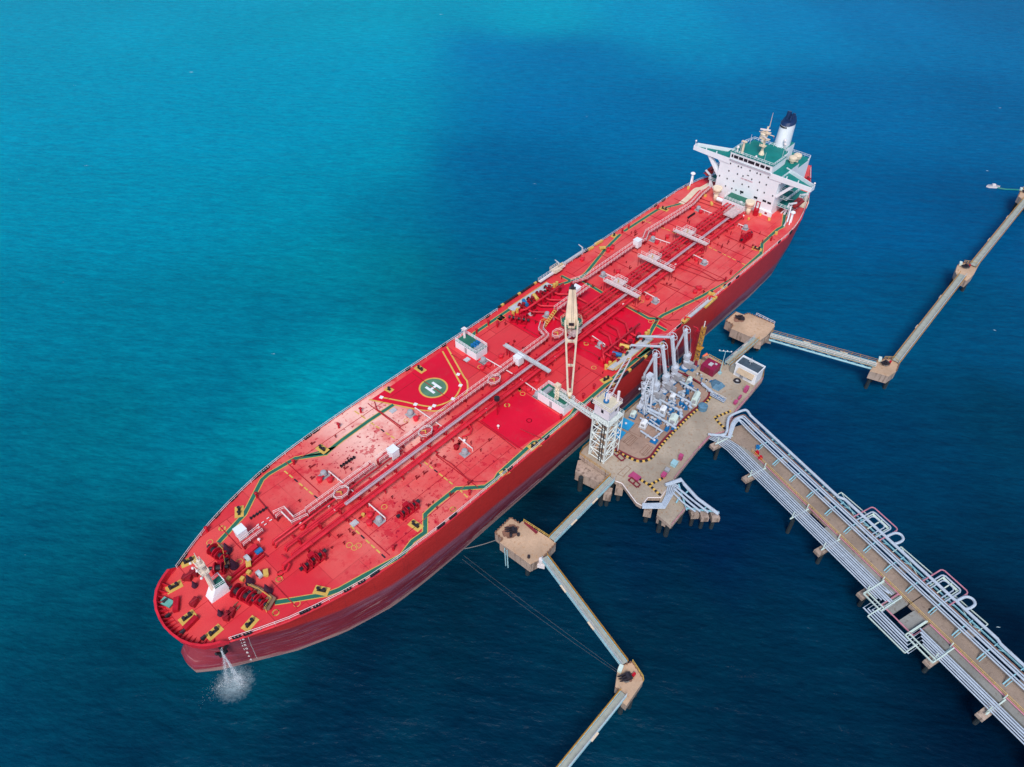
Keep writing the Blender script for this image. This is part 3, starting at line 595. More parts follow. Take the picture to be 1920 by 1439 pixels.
ld = MB(); ld.tube([(121.5, 6.2, 14.2), (126.6, 6.2, 17.4)], 0.09, 4); ld.tube([(121.5, 7.1, 14.2), (126.6, 7.1, 17.4)], 0.09, 4)
for i in range(8): ld.bx(121.8+i*0.6, 122.2+i*0.6, 6.2, 7.1, 14.5+i*0.38, 14.56+i*0.38)
ld.build('inclined_stair', 'yellow', ship)

# ---- monitor platforms (white octagonal railed stages)
def monitor_stage(q, z=16.6):
    o = MB(); n = 8; P = [(q[0]+1.9*math.cos(math.pi/4*k+0.39), q[1]+1.35*math.sin(math.pi/4*k+0.39)) for k in range(n)]
    o.prism(P, z-0.1, z, 2); o.rail([(a, b, z) for a, b in P], 1.0, 1.2, 0.06, 2, 0, True)
    for k in (0, 2, 4, 6): o.cyl((P[k][0], P[k][1], DZ), (P[k][0], P[k][1], z), 0.09, 0.09, 4, 1)
    r = o.build('monitor_stage', ['rail', 'darkred', 'pinkgrate'], ship)
    m_ = MB().cyl((q[0], q[1], z), (q[0], q[1], z+0.9), 0.2, 0.15, 8).cyl((q[0], q[1], z+0.9), (q[0]-0.9, q[1]+0.4, z+1.2), 0.14, 0.09, 6); m_.build('fire_monitor', 'yellow', r)
for q in ((46.1,-0.3), (70.7,-0.5), (94.5,-0.1), (119.3,-0.2)): monitor_stage(q)

# ---- white lockers on the catwalk
def locker(q, h=2.4, w=2.0):
    x, y = q; o = MB(); o.bx(x-w/2, x+w/2, y-w/2, y+w/2, DZ+0.9, DZ+0.9+h); o.bx(x-w/2-0.08, x+w/2+0.08, y-w/2-0.08, y+w/2+0.08, DZ+0.9+h, DZ+1.0+h)
    for dx in (-0.8, 0.8):
        for dy in (-0.8, 0.8): o.bx(x+dx-0.08, x+dx+0.08, y+dy-0.08, y+dy+0.08, DZ, DZ+0.9, 1)
    r = o.build('equipment_locker', ['white', 'darkred'], ship)
    MB().bx(x-w/2-0.05, x-w/2-0.01, y-0.4, y+0.4, DZ+1.1, DZ+3.0).build('door', 'white', r)
for q in ((25.8,7.5), (61.8,0.9), (105.1,1.2), (138.9,9.3), (171.5,10.7)): locker(q)

# ---- tank vent lines: thin white pipe off the pipe rack, ending in a grey hood
def vent_line(a, b, bend=None):
    o = MB(); z = 15.0
    P = [(a[0], a[1], z)]
    if bend: P.append((bend[0], bend[1], z))
    P += [(b[0], b[1], z)]
    o.tube(P, 0.14, 6); L = Vector(P[-1])-Vector(P[0])
    for i in range(4):
        q = Vector(P[0]).lerp(Vector(P[-1]), i/3)
        if not bend: o.cyl((q.x, q.y, DZ), (q.x, q.y, z), 0.08, 0.08, 4)
    o.build('vent_pipe', 'rail', ship)
def hood(q):
    o = MB(); x, y = q; o.cyl((x, y, DZ), (x, y, DZ+0.7), 0.45, 0.45, 8); o.cyl((x, y, DZ+0.7), (x, y, DZ+1.3), 0.85, 0.7, 10); o.dome((x, y, DZ+1.3), 0.7, 0.3, 10)
    o.bx(x-1.0, x+1.0, y-1.0, y+1.0, DZ+0.03, DZ+0.1, 0); return o.build('vent_hood', 'grey', ship)
for a, b, h in (((48.9,-1.3), (48.7,8.3), (47.6,8.7)), ((49.1,-5.6), (49.1,-11.1), (48.0,-10.3)), ((75.7,-1.3), (75.5,8.9), (73.7,8.7)),
                ((76.0,-6.1), (75.7,-11.0), (73.9,-10.2)), ((100.9,-1.2), (100.4,9.1), (99.8,9.0)), ((100.8,-3.4), (100.4,-10.0), (99.8,-10.1)),
                ((125.9,6.6), (126.4,8.8), (125.9,9.2)), ((126.9,-6.3), (126.4,-11.1), (125.8,-9.9)), ((180.1,2.7), (179.1,9.2), (178.8,9.6)),
                ((153.0,2.0), (152.7,9.0), (152.3,9.4)), ((179.5,-5.2), (179.2,-10.7), (178.7,-9.7)), ((153.2,-3.5), (152.9,-10.6), (152.3,-9.7)),
                ((204.8,2.9), (204.8,8.1), (205.0,9.0)), ((205.0,-6.3), (205.0,-9.1), (205.3,-8.9))):
    vent_line(a, b); hood(h)

# ---- tank hatches: red domed lids, and square white/grey access plates
def hatch(q, m='red', r=0.75):
    o = MB(); o.cyl((q[0], q[1], DZ), (q[0], q[1], DZ+0.9), r*0.8, r*0.8, 10); o.dome((q[0], q[1], DZ+0.9), r, 0.35, 10); o.bx(q[0]+r*0.5, q[0]+r+0.5, q[1]-0.12, q[1]+0.12, DZ+0.7, DZ+1.0)
    return o.build('tank_hatch', m, ship)
for q in ((46.0,8.1), (47.5,6.3), (35.7,0.4), (47.5,-7.9), (46.1,-9.3), (73.4,6.3), (73.7,-7.6), (74.1,0.2), (73.7,-7.6), (99.6,6.8), (97.4,7.1), (104.1,6.7), (99.7,-7.2), (74.3,0.4),
          (121.5,-14.2), (125.8,-7.4), (103.6,-6.6), (151.2,7.1), (156.5,7.0), (178.1,7.6), (183.2,7.0), (178.5,-7.0), (151.9,-7.2), (166.2,-15.9), (164.0,-15.8), (166.0,-15.5), (203.9,7.4), (203.5,-11.8), (203.9,10.7), (124.3,7.1), (163.8,16.3), (165.8,16.2), (181.2,11.1), (154.3,19.2)):
    hatch(q)
for q in ((71.6,12.8), (97.3,12.7), (123.5,13.1), (44.0,-6.8)): MB().box(q[0], q[1], DZ+0.15, 1.6, 1.3, 0.3, 0, 0).build('access_cover', 'galv', ship)
for q in ((42.8,0.5), (42.9,-1.5), (27.6,4.1), (35.9,0.9), (76.2,-7.8), (87.0,-4.6), (61.1,-4.7), (85.0,-10.5), (144.0,-4.2), (170.9,-4.2), (210.6,-5.0), (171.1,-4.2), (113.3,-4.6)): MB().dome((q[0], q[1], DZ+1.0), 0.35, 0.4, 8).cyl((q[0], q[1], DZ), (q[0], q[1], DZ+1.0), 0.08, 0.08, 5).build('vent_head', 'rail', ship)
for q in ((46.6,-6.6), (98.2,-5.5), (98.2,-5.5), (150.5,-5.3), (177.1,-5.1), (177.1,-5.1), (211.2,-6.8), (211.7,8.0), (216.4,-8.3), (214.8,12.2), (215.6,19.7)): MB().cyl((q[0], q[1], DZ), (q[0], q[1], DZ+0.7), 0.4, 0.4, 8).build('valve_cap', 'yellow', ship)
# small red valves and posts scattered along the rack, as the photo shows them by the dozen
rr = random.Random(3)
for i in range(135):
    x = rr.uniform(33, 208); s_ = rr.choice((1, -1)); y = (rr.uniform(4.5, 8.5) if s_ > 0 else -rr.uniform(6.3, 9.5)) if rr.random() < 0.55 else s_*rr.uniform(9, 18.5)
    if 70 < x < 100 and y > 3: continue
    if 83 < x < 104 and y < -5: continue
    if 124 < x < 141 and y < -6: continue
    vl = MB(); h = rr.uniform(0.5, 1.3); vl.cyl((x, y, DZ), (x, y, DZ+h), 0.12, 0.12, 5); vl.cyl((x, y-0.02, DZ+h), (x, y+0.05, DZ+h+0.02), 0.35, 0.35, 6)
    if rr.random() < 0.5: vl.bx(x, x+rr.uniform(.5, 1.6), y-0.1, y+0.1, DZ+0.2, DZ+0.45)
    vl.build('valve_post', 'darkred', ship)
# curled red pipe ends (drop lines) beside the rack
for q in ((156.1,-6.5), (183.1,-6.0), (183.3,-5.9), (202.9,-5.6), (78.7,-6.5), (103.9,-5.9), (103.9,-5.9), (27.2,-5.7)):
    x, y = q; MB().tube([(x+1.5, y+3, 15.2), (x+1.5, y+1.0, 15.2), (x+1.2, y, 15.0), (x, y-0.6, 14.8), (x-1.2, y-0.2, 14.7), (x-1.6, y+0.4, 14.3)], 0.22, 6).build('drop_line', 'red', ship)

# ================================================================== bitts on yellow pads, fairleads, winches
def bitts(q, rz, small=False):
    L = 1.0 if small else 1.9; W_ = 1.3 if small else 1.6
    e = thing('bitts', (q[0], q[1], DZ), None, None, None, rz); e.parent = ship
    MB().bx(-L/2-0.6, L/2+0.6, -W_/2-0.15, W_/2+0.15, 0.02, 0.06).build('pad', 'yellow', None).parent = e
    b = MB().bx(-L/2, L/2, -0.28, 0.28, 0.061, 0.2)
    for dx in ((-0.62, 0.62) if not small else (0,)): b.cyl((dx, 0, 0.2), (dx, 0, 0.85), 0.27, 0.27, 8).cyl((dx, 0, 0.85), (dx, 0, 0.95), 0.35, 0.35, 8)
    b.build('bollard', 'black', None).parent = e
def ang(v, a, b):
    return math.atan2(b[1]-a[1], b[0]-a[0])
BT = [((10.0,7.6), (11.1,7.4), 0), ((8.4,-0.4), (9.7,-0.4), 0), ((10.3,-6.9), (11.7,-6.8), 0), ((15.9,-10.4), (17.2,-10.1), 0), ((29.5,-14.7), (30.2,-15.9), 0), ((15.0,10.8), (16.4,10.4), 0), ((28.9,14.1), (28.4,13.3), 0), ((52.1,15.5), (52.2,14.2), 0), ((52.6,-16.8), (52.7,-18.0), 0), ((86.4,19.2), (86.4,18.0), 0), ((75.8,19.3), (75.9,18.6), 1), ((86.8,-20.6), (88.3,-20.9), 0), ((76.1,-20.9), (76.6,-21.0), 1), ((116.4,18.1), (117.4,18.1), 1), ((116.5,-19.2), (117.6,-19.4), 0), ((116.3,18.2), (117.0,18.2), 1), ((172.5,-20.7), (173.9,-20.8), 1), ((167.0,-19.7), (168.3,-19.9), 1), ((197.3,-17.7), (197.7,-18.9), 0), ((197.6,17.9), (197.7,16.8), 0), ((172.6,20.5), (174.1,20.6), 1)]
for a, b, s_ in BT: bitts(a, math.atan2(b[1]-a[1], b[0]-a[0]), s_)

# fairleads and roller chocks along the edges
def fairlead(x, s_, n=3, yel=False):
    y = s_*(hb(x)-0.25); y2 = s_*(hb(x+1)-0.25); rz = math.atan2(y2-y, 1)
    T = Matrix.Translation((x, y, DZ)) @ Matrix.Rotation(rz, 4, 'Z'); b = MB(); L = n*0.62
    b.bx(-L/2, L/2, -0.25, 0.25, 0.02, 0.25, 0, T)
    for i in range(n+1):
        p = T @ Vector((-L/2+i*L/n, 0, 0.3)); b.cyl(p, p+Vector((0, 0, 0.6)), 0.16, 0.2, 7)
    if n > 2: b.bx(-L/2, L/2, -0.1, 0.1, 0.86, 0.98, 0, T)
    b.build('fairlead', 'black', ship)
for x, s_, n in ((13.5, 1, 2), (15, 1, 2), (25, 1, 2), (30, 1, 3), (37, 1, 3), (39.5, 1, 3), (52, 1, 3), (54.5, 1, 3), (84, 1, 2), (97, 1, 2), (114, 1, 2), (155, 1, 3), (159, 1, 3), (197, 1, 3), (202, 1, 3), (215, 1, 2), (240, 1, 2),
               (12.6, -1, 2), (14.4, -1, 2), (24.5, -1, 3), (26.8, -1, 2), (33, -1, 2), (36, -1, 2), (39, -1, 3), (56, -1, 3), (59.5, -1, 3), (77.5, -1, 2), (90.5, -1, 2), (147, -1, 3), (174, -1, 2), (179, -1, 2), (205, -1, 2), (213, -1, 3), (236, -1, 2), (250, -1, 2)):
    fairlead(x, s_, n)
for x, y in ((6.0, 2.5), (6.3, -2.6), (8.3, -6.6), (7.2, 5.8)):
    MB().box(x, y, DZ+0.3, 0.9, 0.6, 0.5, 0.3).cyl((x-0.5, y, DZ+0.6), (x+0.5, y, DZ+0.6), 0.28, 0.28, 8).build('fairlead', 'black', ship)
# black rubber pads with yellow ends where the hoses pass over the side, both manifolds
for s_, x0, x1 in ((1, 119, 138), (-1, 107, 140)):
    b = MB(); k = int((x1-x0)/1.2)
    for i in range(k): b.bx(x0+i*1.2, x0+i*1.2+1.0, s_*21.75-0.3, s_*21.75+0.3, DZ+0.1, DZ+0.75, 1 if i % 6 == 1 else 0)
    b.build('hose_rail', ['black', 'yellow'], ship)

# winches
def winch(q, rz, drums=3, L=6.0, big=1.2, chain=False, mats=('winchred', 'black')):
    e = thing('mooring_winch', (q[0], q[1], DZ), None, None, None, rz); e.parent = ship
    if chain: e.name = 'anchor_windlass'
    f = MB().bx(-L/2, L/2, -1.0, -0.75, 0.02, 0.5).bx(-L/2, L/2, 0.75, 1.0, 0.02, 0.5)
    for i in range(drums+1):
        x = -L/2+L*i/drums; f.bx(x-0.12, x+0.12, -1.0, 1.0, 0.02, 1.5)
    f.box(L*0.1, 1.35, 0.7, 1.3, 1.0, 1.3)
    f.build('frame', mats[0], None).parent = e
    for i in range(drums):
        xa = -L/2+L*(i+0.2)/drums; xb = -L/2+L*(i+0.8)/drums
        rb = big if i != 1 else big*0.8
        d = MB().cyl((xa, 0, 1.25), (xb, 0, 1.25), rb*0.45, rb*0.45, 12, 1)
        d.cyl((xa-0.08, 0, 1.25), (xa+0.08, 0, 1.25), rb, rb, 18).cyl((xb-0.08, 0, 1.25), (xb+0.08, 0, 1.25), rb*0.85, rb*0.85, 18)
        d.build('drum', list(mats), None).parent = e
    MB().cyl((-L/2-0.8, 0, 1.25), (-L/2-0.1, 0, 1.25), 0.45, 0.35, 10).cyl((L/2+0.1, 0, 1.25), (L/2+0.8, 0, 1.25), 0.35, 0.45, 10).build('warping_head', mats[1], None).parent = e
    return e
def dirang(a, b): return math.atan2(b[1]-a[1], b[0]-a[0])
a, b = (19.7,8.9), (20.1,5.6); winch(((a[0]+b[0])/2, (a[1]+b[1])/2), dirang(a, b), 2, 4.4, 1.35, True, ('winchred', 'black'))
a, b = (17.8,5.2), (18.7,3.0); winch(((a[0]+b[0])/2, (a[1]+b[1])/2), dirang(a, b)+0.5, 1, 2.2, 1.2, True, ('winchred', 'black'))
a, b = (18.4,-2.7), (18.1,-6.6); winch(((a[0]+b[0])/2, (a[1]+b[1])/2), dirang(a, b)+0.35, 2, 4.6, 1.55, True, ('winchred', 'black'))
a, b = (19.3,-6.6), (20.1,-8.8); winch(((a[0]+b[0])/2, (a[1]+b[1])/2), dirang(a, b)-0.2, 2, 3.6, 1.0, True, ('winchred', 'black'))
for v in (((30.3,-8.4), (34.3,-8.4)), ((52.1,-13.0), (55.8,-13.1)), ((197.8,-12.2), (201.7,-12.3)), ((117.8,15.0), (119.5,11.7)), ((125.3,16.1), (132.8,16.3))):
    a, b = v; L = (Vector(a)-Vector(b)).length+0.8; winch(((a[0]+b[0])/2, (a[1]+b[1])/2), dirang(a, b), 3, max(4, min(L, 7)), 0.85)
# operating platforms beside the windlasses
def gratpath(pts, w=1.3, z=DZ+0.9):
    o = MB(); o.ribbon(pts, w, z, 0); o.ribbon(pts, w, z-0.12, 0); o.rail([(p[0], p[1], z) for p in pts], 0.9, 1.3, 0.04, 2, 1)
    for p in pts: o.cyl((p[0], p[1], DZ), (p[0], p[1], z), 0.1, 0.1, 4, 1)
    o.build('windlass_platform', ['brown', 'yellow'], ship)
gratpath([(21.1,9.0),(21.1,7.1),(19.5,3.5)]); gratpath([(20.1,-3.7),(21.0,-6.2),(21.6,-9.6),(19.5,-10.6)])
# anchor chains running forward to their stoppers
def chain(a, b):
    o = MB(); a = Vector((*a, DZ+0.35)); b = Vector((*b, DZ+0.35)); L = (b-a).length; k = int(L/0.45)
    for i in range(k): p = a.lerp(b, i/k); q = a.lerp(b, (i+0.8)/k); o.cyl(p, q, 0.17 if i % 2 else 0.1, 0.17 if i % 2 else 0.1, 5)
    o.build('anchor_chain', 'brown', ship)
chain((16.8,-4.8), (14.3,-5.4)); chain((16.7,-5.8), (15.4,-6.2)); chain((17.1,6.1), (13.7,6.7)); chain((12.1,1.0), (11.1,1.4))
for q, rz in (((14.7,-6.1), 0.6), ((13.8,-6.1), 0.6), ((14.2,7.1), -0.9), ((12.8,7.2), -0.9), ((11.0,1.2), 0.4)):
    MB().box(q[0], q[1], DZ+0.6, 1.8, 1.1, 1.1, rz).cyl((q[0]-0.8, q[1], DZ+1.2), (q[0]+0.8, q[1], DZ+1.2), 0.3, 0.3, 7).build('chain_stopper', 'darkred', ship)
for q, rz in (((8.3,3.4), 1.0), ((8.2,-2.2), 0.2)):
    MB().box(q[0], q[1], DZ+0.5, 3.0, 1.0, 0.9, rz).build('store_hatch', 'winchred', ship)
cn = []
for q in ((21.8,6.9), (20.7,2.7), (20.8,-2.9), (22.1,-7.3), (12.9,4.6), (13.1,-4.6)):
    r = 0.95 if q != (12.9,4.6) and q != (13.1,-4.6) else 0.6
    MB().cyl((q[0], q[1], DZ), (q[0], q[1], DZ+0.5), r*0.85, r, 12).cyl((q[0], q[1], DZ+0.5), (q[0], q[1], DZ+3.3*r), r*0.9, 0.1, 12).build('cone_ventilator', 'plum', ship)
# forward deck clutter: yellow covers, drum reels, pump box
for v, q in (('y', (22.9,0.7)), ('y', (24.1,-3.7))):
    MB().box(q[0], q[1], DZ+1.0, 1.6, 1.0, 0.25, 1.1).box(q[0], q[1], DZ+0.5, 1.1, 0.6, 0.8, 1.1).build('yellow_hose_box', 'yellow', ship)
for q in ((18.4,0.9), (20.2,-1.1), (21.9,-0.8)): MB().box(q[0], q[1], DZ+0.4, 0.8, 0.8, 0.8, 0.4).build('yellow_hose_box', 'yellow', ship)
for q in ((23.4,1.9), (23.0,-3.0)):
    o = MB().cyl((q[0]-0.4, q[1], DZ+0.9), (q[0]+0.4, q[1], DZ+0.9), 0.9, 0.9, 14).cyl((q[0]-0.5, q[1], DZ+0.9), (q[0]+0.5, q[1], DZ+0.9), 0.35, 0.35, 8, 1); o.build('hose_reel', ['galv', 'black'], ship)
q = (25.1,3.0); MB().box(q[0], q[1], DZ+0.7, 2.6, 1.2, 1.4, 0.1).build('pump_cabinet', 'red', ship)
q = (26.0,1.8); MB().cyl((q[0]-0.7, q[1], DZ+0.8), (q[0]+0.7, q[1], DZ+0.8), 0.6, 0.6, 10).build('pump_motor', 'blue', ship)
q = (19.7,0.7); MB().box(q[0]+2.5, q[1]+0.4, DZ+0.5, 8, 0.5, 0.4, 0.05).box(q[0]+2.5, q[1]-0.6, DZ+0.5, 8, 0.3, 0.5, 0.05).build('cable_trough', 'winchred', ship)
q = (7.3,5.3); MB().box(q[0], q[1], DZ+0.35, 2.6, 1.5, 0.35, 1.9).build('raft_cradle', 'seagreen', ship)
for q in ((29.6,7.9), (30.7,7.7), (32.1,7.8), (29.4,7.1), (30.8,6.8), (32.2,6.9)):
    MB().cyl((q[0]-0.3, q[1], DZ+0.4), (q[0]+0.3, q[1], DZ+0.4), 0.12, 0.12, 6).build('sounding_pipe', 'rail', ship)
for a, b in (((29.6,10.6), (33.4,10.4)), ((51.8,7.8), (55.5,7.7)), ((51.8,7.9), (55.4,7.8)), ((198.2,8.6), (201.8,8.5)), ((198.1,8.6), (201.9,8.6))):
    o = MB(); o.cyl((*a, DZ+0.35), (*b, DZ+0.35), 0.16, 0.16, 6)
    for i in range(6): t = Vector((*a, DZ)).lerp(Vector((*b, DZ)), i/5); o.bx(t.x-0.15, t.x+0.15, t.y-0.25, t.y+0.25, DZ, DZ+0.6)
    o.build('spare_wire_rack', 'black', ship)

# ---- foremast on its white house
fm = MB(); P0 = [(13.2, -1.2), (17.3, -1.4), (17.3, 1.4), (13.2, 1.2)]; P1 = [(15.0, -1.0), (17.1, -1.2), (17.1, 1.2), (15.0, 1.0)]
vs = [(x, y, DZ) for x, y in P0]+[(x, y, DZ+3) for x, y in P1]
fm.add(vs, [[0, 1, 5, 4], [1, 2, 6, 5], [2, 3, 7, 6], [3, 0, 4, 7]], 0); fm.add(vs[4:], [[0, 1, 2, 3]], 1)
fm.rail([(x, y, DZ+3) for x, y in P1], 1.0, 1.0, 0.05, 2, 0, True)
fmo = fm.build('foremast_house', ['white', 'green'], ship)
fk = MB().cyl((14.9, 0, DZ+2), (14.9, 0, DZ+12.2), 0.55, 0.36, 10).cyl((14.9, 0, DZ+12.2), (14.9, 0, DZ+14.6), 0.14, 0.07, 5)
for z, h in ((8.6, 1.15), (10.8, 0.95)):
    fk.bx(14.9-h*0.8, 14.9+h*0.6, -h, h, DZ+z, DZ+z+0.08); fk.rail([(14.9-h*0.8, -h, DZ+z+0.08), (14.9+h*0.6, -h, DZ+z+0.08), (14.9+h*0.6, h, DZ+z+0.08), (14.9-h*0.8, h, DZ+z+0.08)], 0.9, 1.0, 0.05, 2, 0, True)
fk.tube([(15.4, -0.2, DZ+3), (15.3, -0.2, DZ+12)], 0.06, 4).tube([(15.4, 0.2, DZ+3), (15.3, 0.2, DZ+12)], 0.06, 4)
fk.build('foremast', 'mastwhite', fmo)
for y, z in ((-1.6, 9.1), (1.6, 9.1), (-1.2, 11.2), (1.2, 11.2)): MB().dome((13.7, y, DZ+z), 0.28, 0.4, 8).build('floodlight', 'rail', fmo)
# ---- the two white deckhouses abreast the helicopter circle
def deckhouse(x0, x1, y0, y1, h, crane=False):
    o = MB().bx(x0, x1, y0, y1, DZ, DZ+h, 0, None, 1); o.bx(x0-0.06, x1+0.06, y0-0.06, y1+0.06, DZ+h-0.1, DZ+h-0.02)
    o.rail([(x0, y0, DZ+h), (x1, y0, DZ+h), (x1, y1, DZ+h), (x0, y1, DZ+h)], 1.05, 1.1, 0.055, 3, 0, True)
    r = o.build('deckhouse', ['white', 'green'], ship)
    MB().bx(x0-0.06, x0-0.01, (y0+y1)/2-0.4, (y0+y1)/2+0.4, DZ+0.2, DZ+2.1).build('door', 'grey', r); return r
dh = deckhouse(98.9, 103.0, 10.7, 18.7, 2.4)
MB().cyl((101.5, 17.7, 16.4), (101.5, 17.7, 19.4), 0.35, 0.25, 8).cyl((101.5, 17.7, 19.4), (100.2, 17.2, 19.9), 0.2, 0.12, 6).box(101.5, 17.7, 19.5, 1.2, 1.2, 0.15).build('fire_monitor', 'rail', dh)
b = MB()
for i in range(5): x = 100.2+(i % 3)*0.95; y = 13.6-(i//3)*1.2; b.cyl((x, y, 16.5), (x, y, 17.3), 0.4, 0.35, 8).box(x+0.3, y-0.5, 16.8, 0.5, 0.7, 0.5)
b.build('blue_ventilation_fan', 'blue', dh)
MB().bx(99.6, 102.4, 11.3, 12.3, 16.42, 17.1).build('roof_unit', 'grey', dh)
dh2 = deckhouse(99.0, 103.1, -19.4, -10.9, 2.7)
MB().cyl((101.6, -15.0, 16.7), (101.6, -15.0, 19.6), 0.5, 0.4, 8).lattice((101.6, -15.0, 19.4), (99.6, -16.4, 17.4), 0.8, 0.5, 4, 0.08).box(101.6, -15, 19.7, 1.2, 1.3, 0.9).build('small_crane', 'cream', dh2)
MB().bx(99.6, 102, -13.2, -12.0, 16.72, 17.3).build('roof_unit', 'grey', dh2)

# ---- midships crane: tapered king post, green platform, long A-frame jib lowered over the starboard deckhouse
cr = thing('deck_crane', (125, 0, DZ), None, None); cr.parent = ship
b = MB().cyl((125, -0.3, DZ), (125, -0.3, 17.2), 1.45, 1.35, 16).cyl((125, -0.3, 17.2), (125.0, -0.3, 18.3), 1.35, 1.8, 16)
b.build('pedestal', 'cream', cr)
pf = MB(); n = 8; P = [(125+3.1*math.cos(math.pi/4*k+0.39), -0.3+3.1*math.sin(math.pi/4*k+0.39)) for k in range(n)]
pf.prism(P, 17.6, 17.8, 0, 0); pf.rail([(a_, b_, 17.8) for a_, b_ in P], 1.0, 1.0, 0.05, 2, 1, True); pf.build('platform', ['green', 'cream'], cr)
tw = MB(); c0 = Vector((125, -0.3, 17.8)); c1 = Vector((125.3, 0.4, 28.6))
jd = Vector((101.0-124.6, -19.0+0.7, 0)).normalized(); jn = Vector((-jd.y, jd.x, 0))
def ring(c, a, b): return [c+jd*a+jn*b, c-jd*a+jn*b, c-jd*a-jn*b, c+jd*a-jn*b]
r0 = ring(c0, 1.5, 1.75); rm = ring(c0.lerp(c1, 0.25), 1.4, 1.6); r1 = ring(c1, 0.65, 0.85)
tw.add(r0+rm+r1, [[i, (i+1) % 4, 4+(i+1) % 4, 4+i] for i in range(4)]+[[4+i, 4+(i+1) % 4, 8+(i+1) % 4, 8+i] for i in range(4)]+[[8, 9, 10, 11]])
tw.f = [f[::-1] for f in tw.f]
tw.build('king_post', 'cream', cr)
MB().box(c1.x, c1.y, 28.9, 0.8, 1.2, 1.0, math.atan2(jn.y, jn.x)).cyl(c1+jn*0.9, c1-jn*0.9, 0.5, 0.5, 10).build('head_sheave', 'black', cr)
cb = c0+jd*2.2; MB().box(cb.x, cb.y, 18.9, 1.6, 1.8, 2.0, math.atan2(jd.y, jd.x)).build('operator_cab', 'cream', cr)
T = Matrix.Translation((cb.x, cb.y, 19.2)) @ Matrix.Rotation(math.atan2(jd.y, jd.x), 4, 'Z'); MB().bx(0.75, 0.85, -0.7, 0.7, -0.4, 0.6, 0, T).build('cab_window', 'glass', cr)
jb = MB(); J0 = c0+jd*1.8+Vector((0, 0, 1.6)); J1 = Vector((101.2, -19.1, 20.2))
def jp(t, s_): return J0.lerp(J1, t)+jn*s_*(1.75*(1-t)+0.45*t)
def beam(mb, a, b, w, h, m=0):
    d = (b-a).normalized(); s_ = d.cross(Vector((0, 0, 1))).normalized()*w/2; u = s_.normalized().cross(d).normalized()*h/2
    vs = [a-s_-u, a+s_-u, a+s_+u, a-s_+u, b-s_-u, b+s_-u, b+s_+u, b-s_+u]
    mb.add(vs, [[0, 1, 2, 3], [7, 6, 5, 4], [0, 4, 5, 1], [1, 5, 6, 2], [2, 6, 7, 3], [3, 7, 4, 0]], m)
for s_ in (1, -1): beam(jb, jp(0, s_), jp(1, s_), 0.45, 0.6)
for t, h in ((0.3, 0.7), (0.64, 0.5), (0.96, 0.6)): beam(jb, jp(t, 1), jp(t, -1), h, 0.5)
for s_ in (1, -1):
    beam(jb, jp(0.24, s_), jp(0.3, s_*0.6), 0.35, 0.4); beam(jb, jp(0.36, s_), jp(0.3, s_*0.6), 0.35, 0.4)
beam(jb, J1, J1+jd*0.9-Vector((0, 0, 0.3)), 0.9, 0.7); jb.build('jib', 'cream', cr)
MB().tube([c1+Vector((0, 0, 0.4)), J1+Vector((0, 0, 0.3))], 0.04, 4).tube([c1+jn*0.4+Vector((0, 0, 0.4)), J1+jn*0.3+Vector((0, 0, 0.3))], 0.04, 4).build('luffing_wire', 'black', cr)
MB().cyl(J1+jd*0.4-Vector((0, 0, 0.4)), J1+jd*0.4-Vector((0, 0, 1.4)), 0.15, 0.3, 6).build('hook_block', 'ochre', cr)
# jib rest
MB().bx(101.6, 102.2, -19.0, -18.4, DZ+2.7, 19.6).build('jib_rest', 'cream', ship)

# ---- long grey gangway stowed across the pipes
ga = (105.9,7.1); gb = (106.1,-8.7); o = MB(); A_ = Vector((*ga, 17.2)); B_ = Vector((*gb, 17.2)); beam(o, A_, B_, 1.0, 0.25)
s_ = (B_-A_).normalized().cross(Vector((0, 0, 1)))*0.5
for k in (1, -1): beam(o, A_+s_*k+Vector((0, 0, 0.2)), B_+s_*k+Vector((0, 0, 0.2)), 0.12, 0.4)
gg = o.build('portable_gangway', 'galv', None, A_.lerp(B_, 0.5)); tag(gg, 'long straight grey gangway laid athwart the red deck pipes, clear of the crane', 'gangway')
for t in (0.06, 0.12, 0.5, 0.55): q = A_.lerp(B_, t); MB().bx(q.x-0.12, q.x+0.12, q.y-0.12, q.y+0.12, DZ, 17.05).build('gangway_prop', 'winchred', ship)

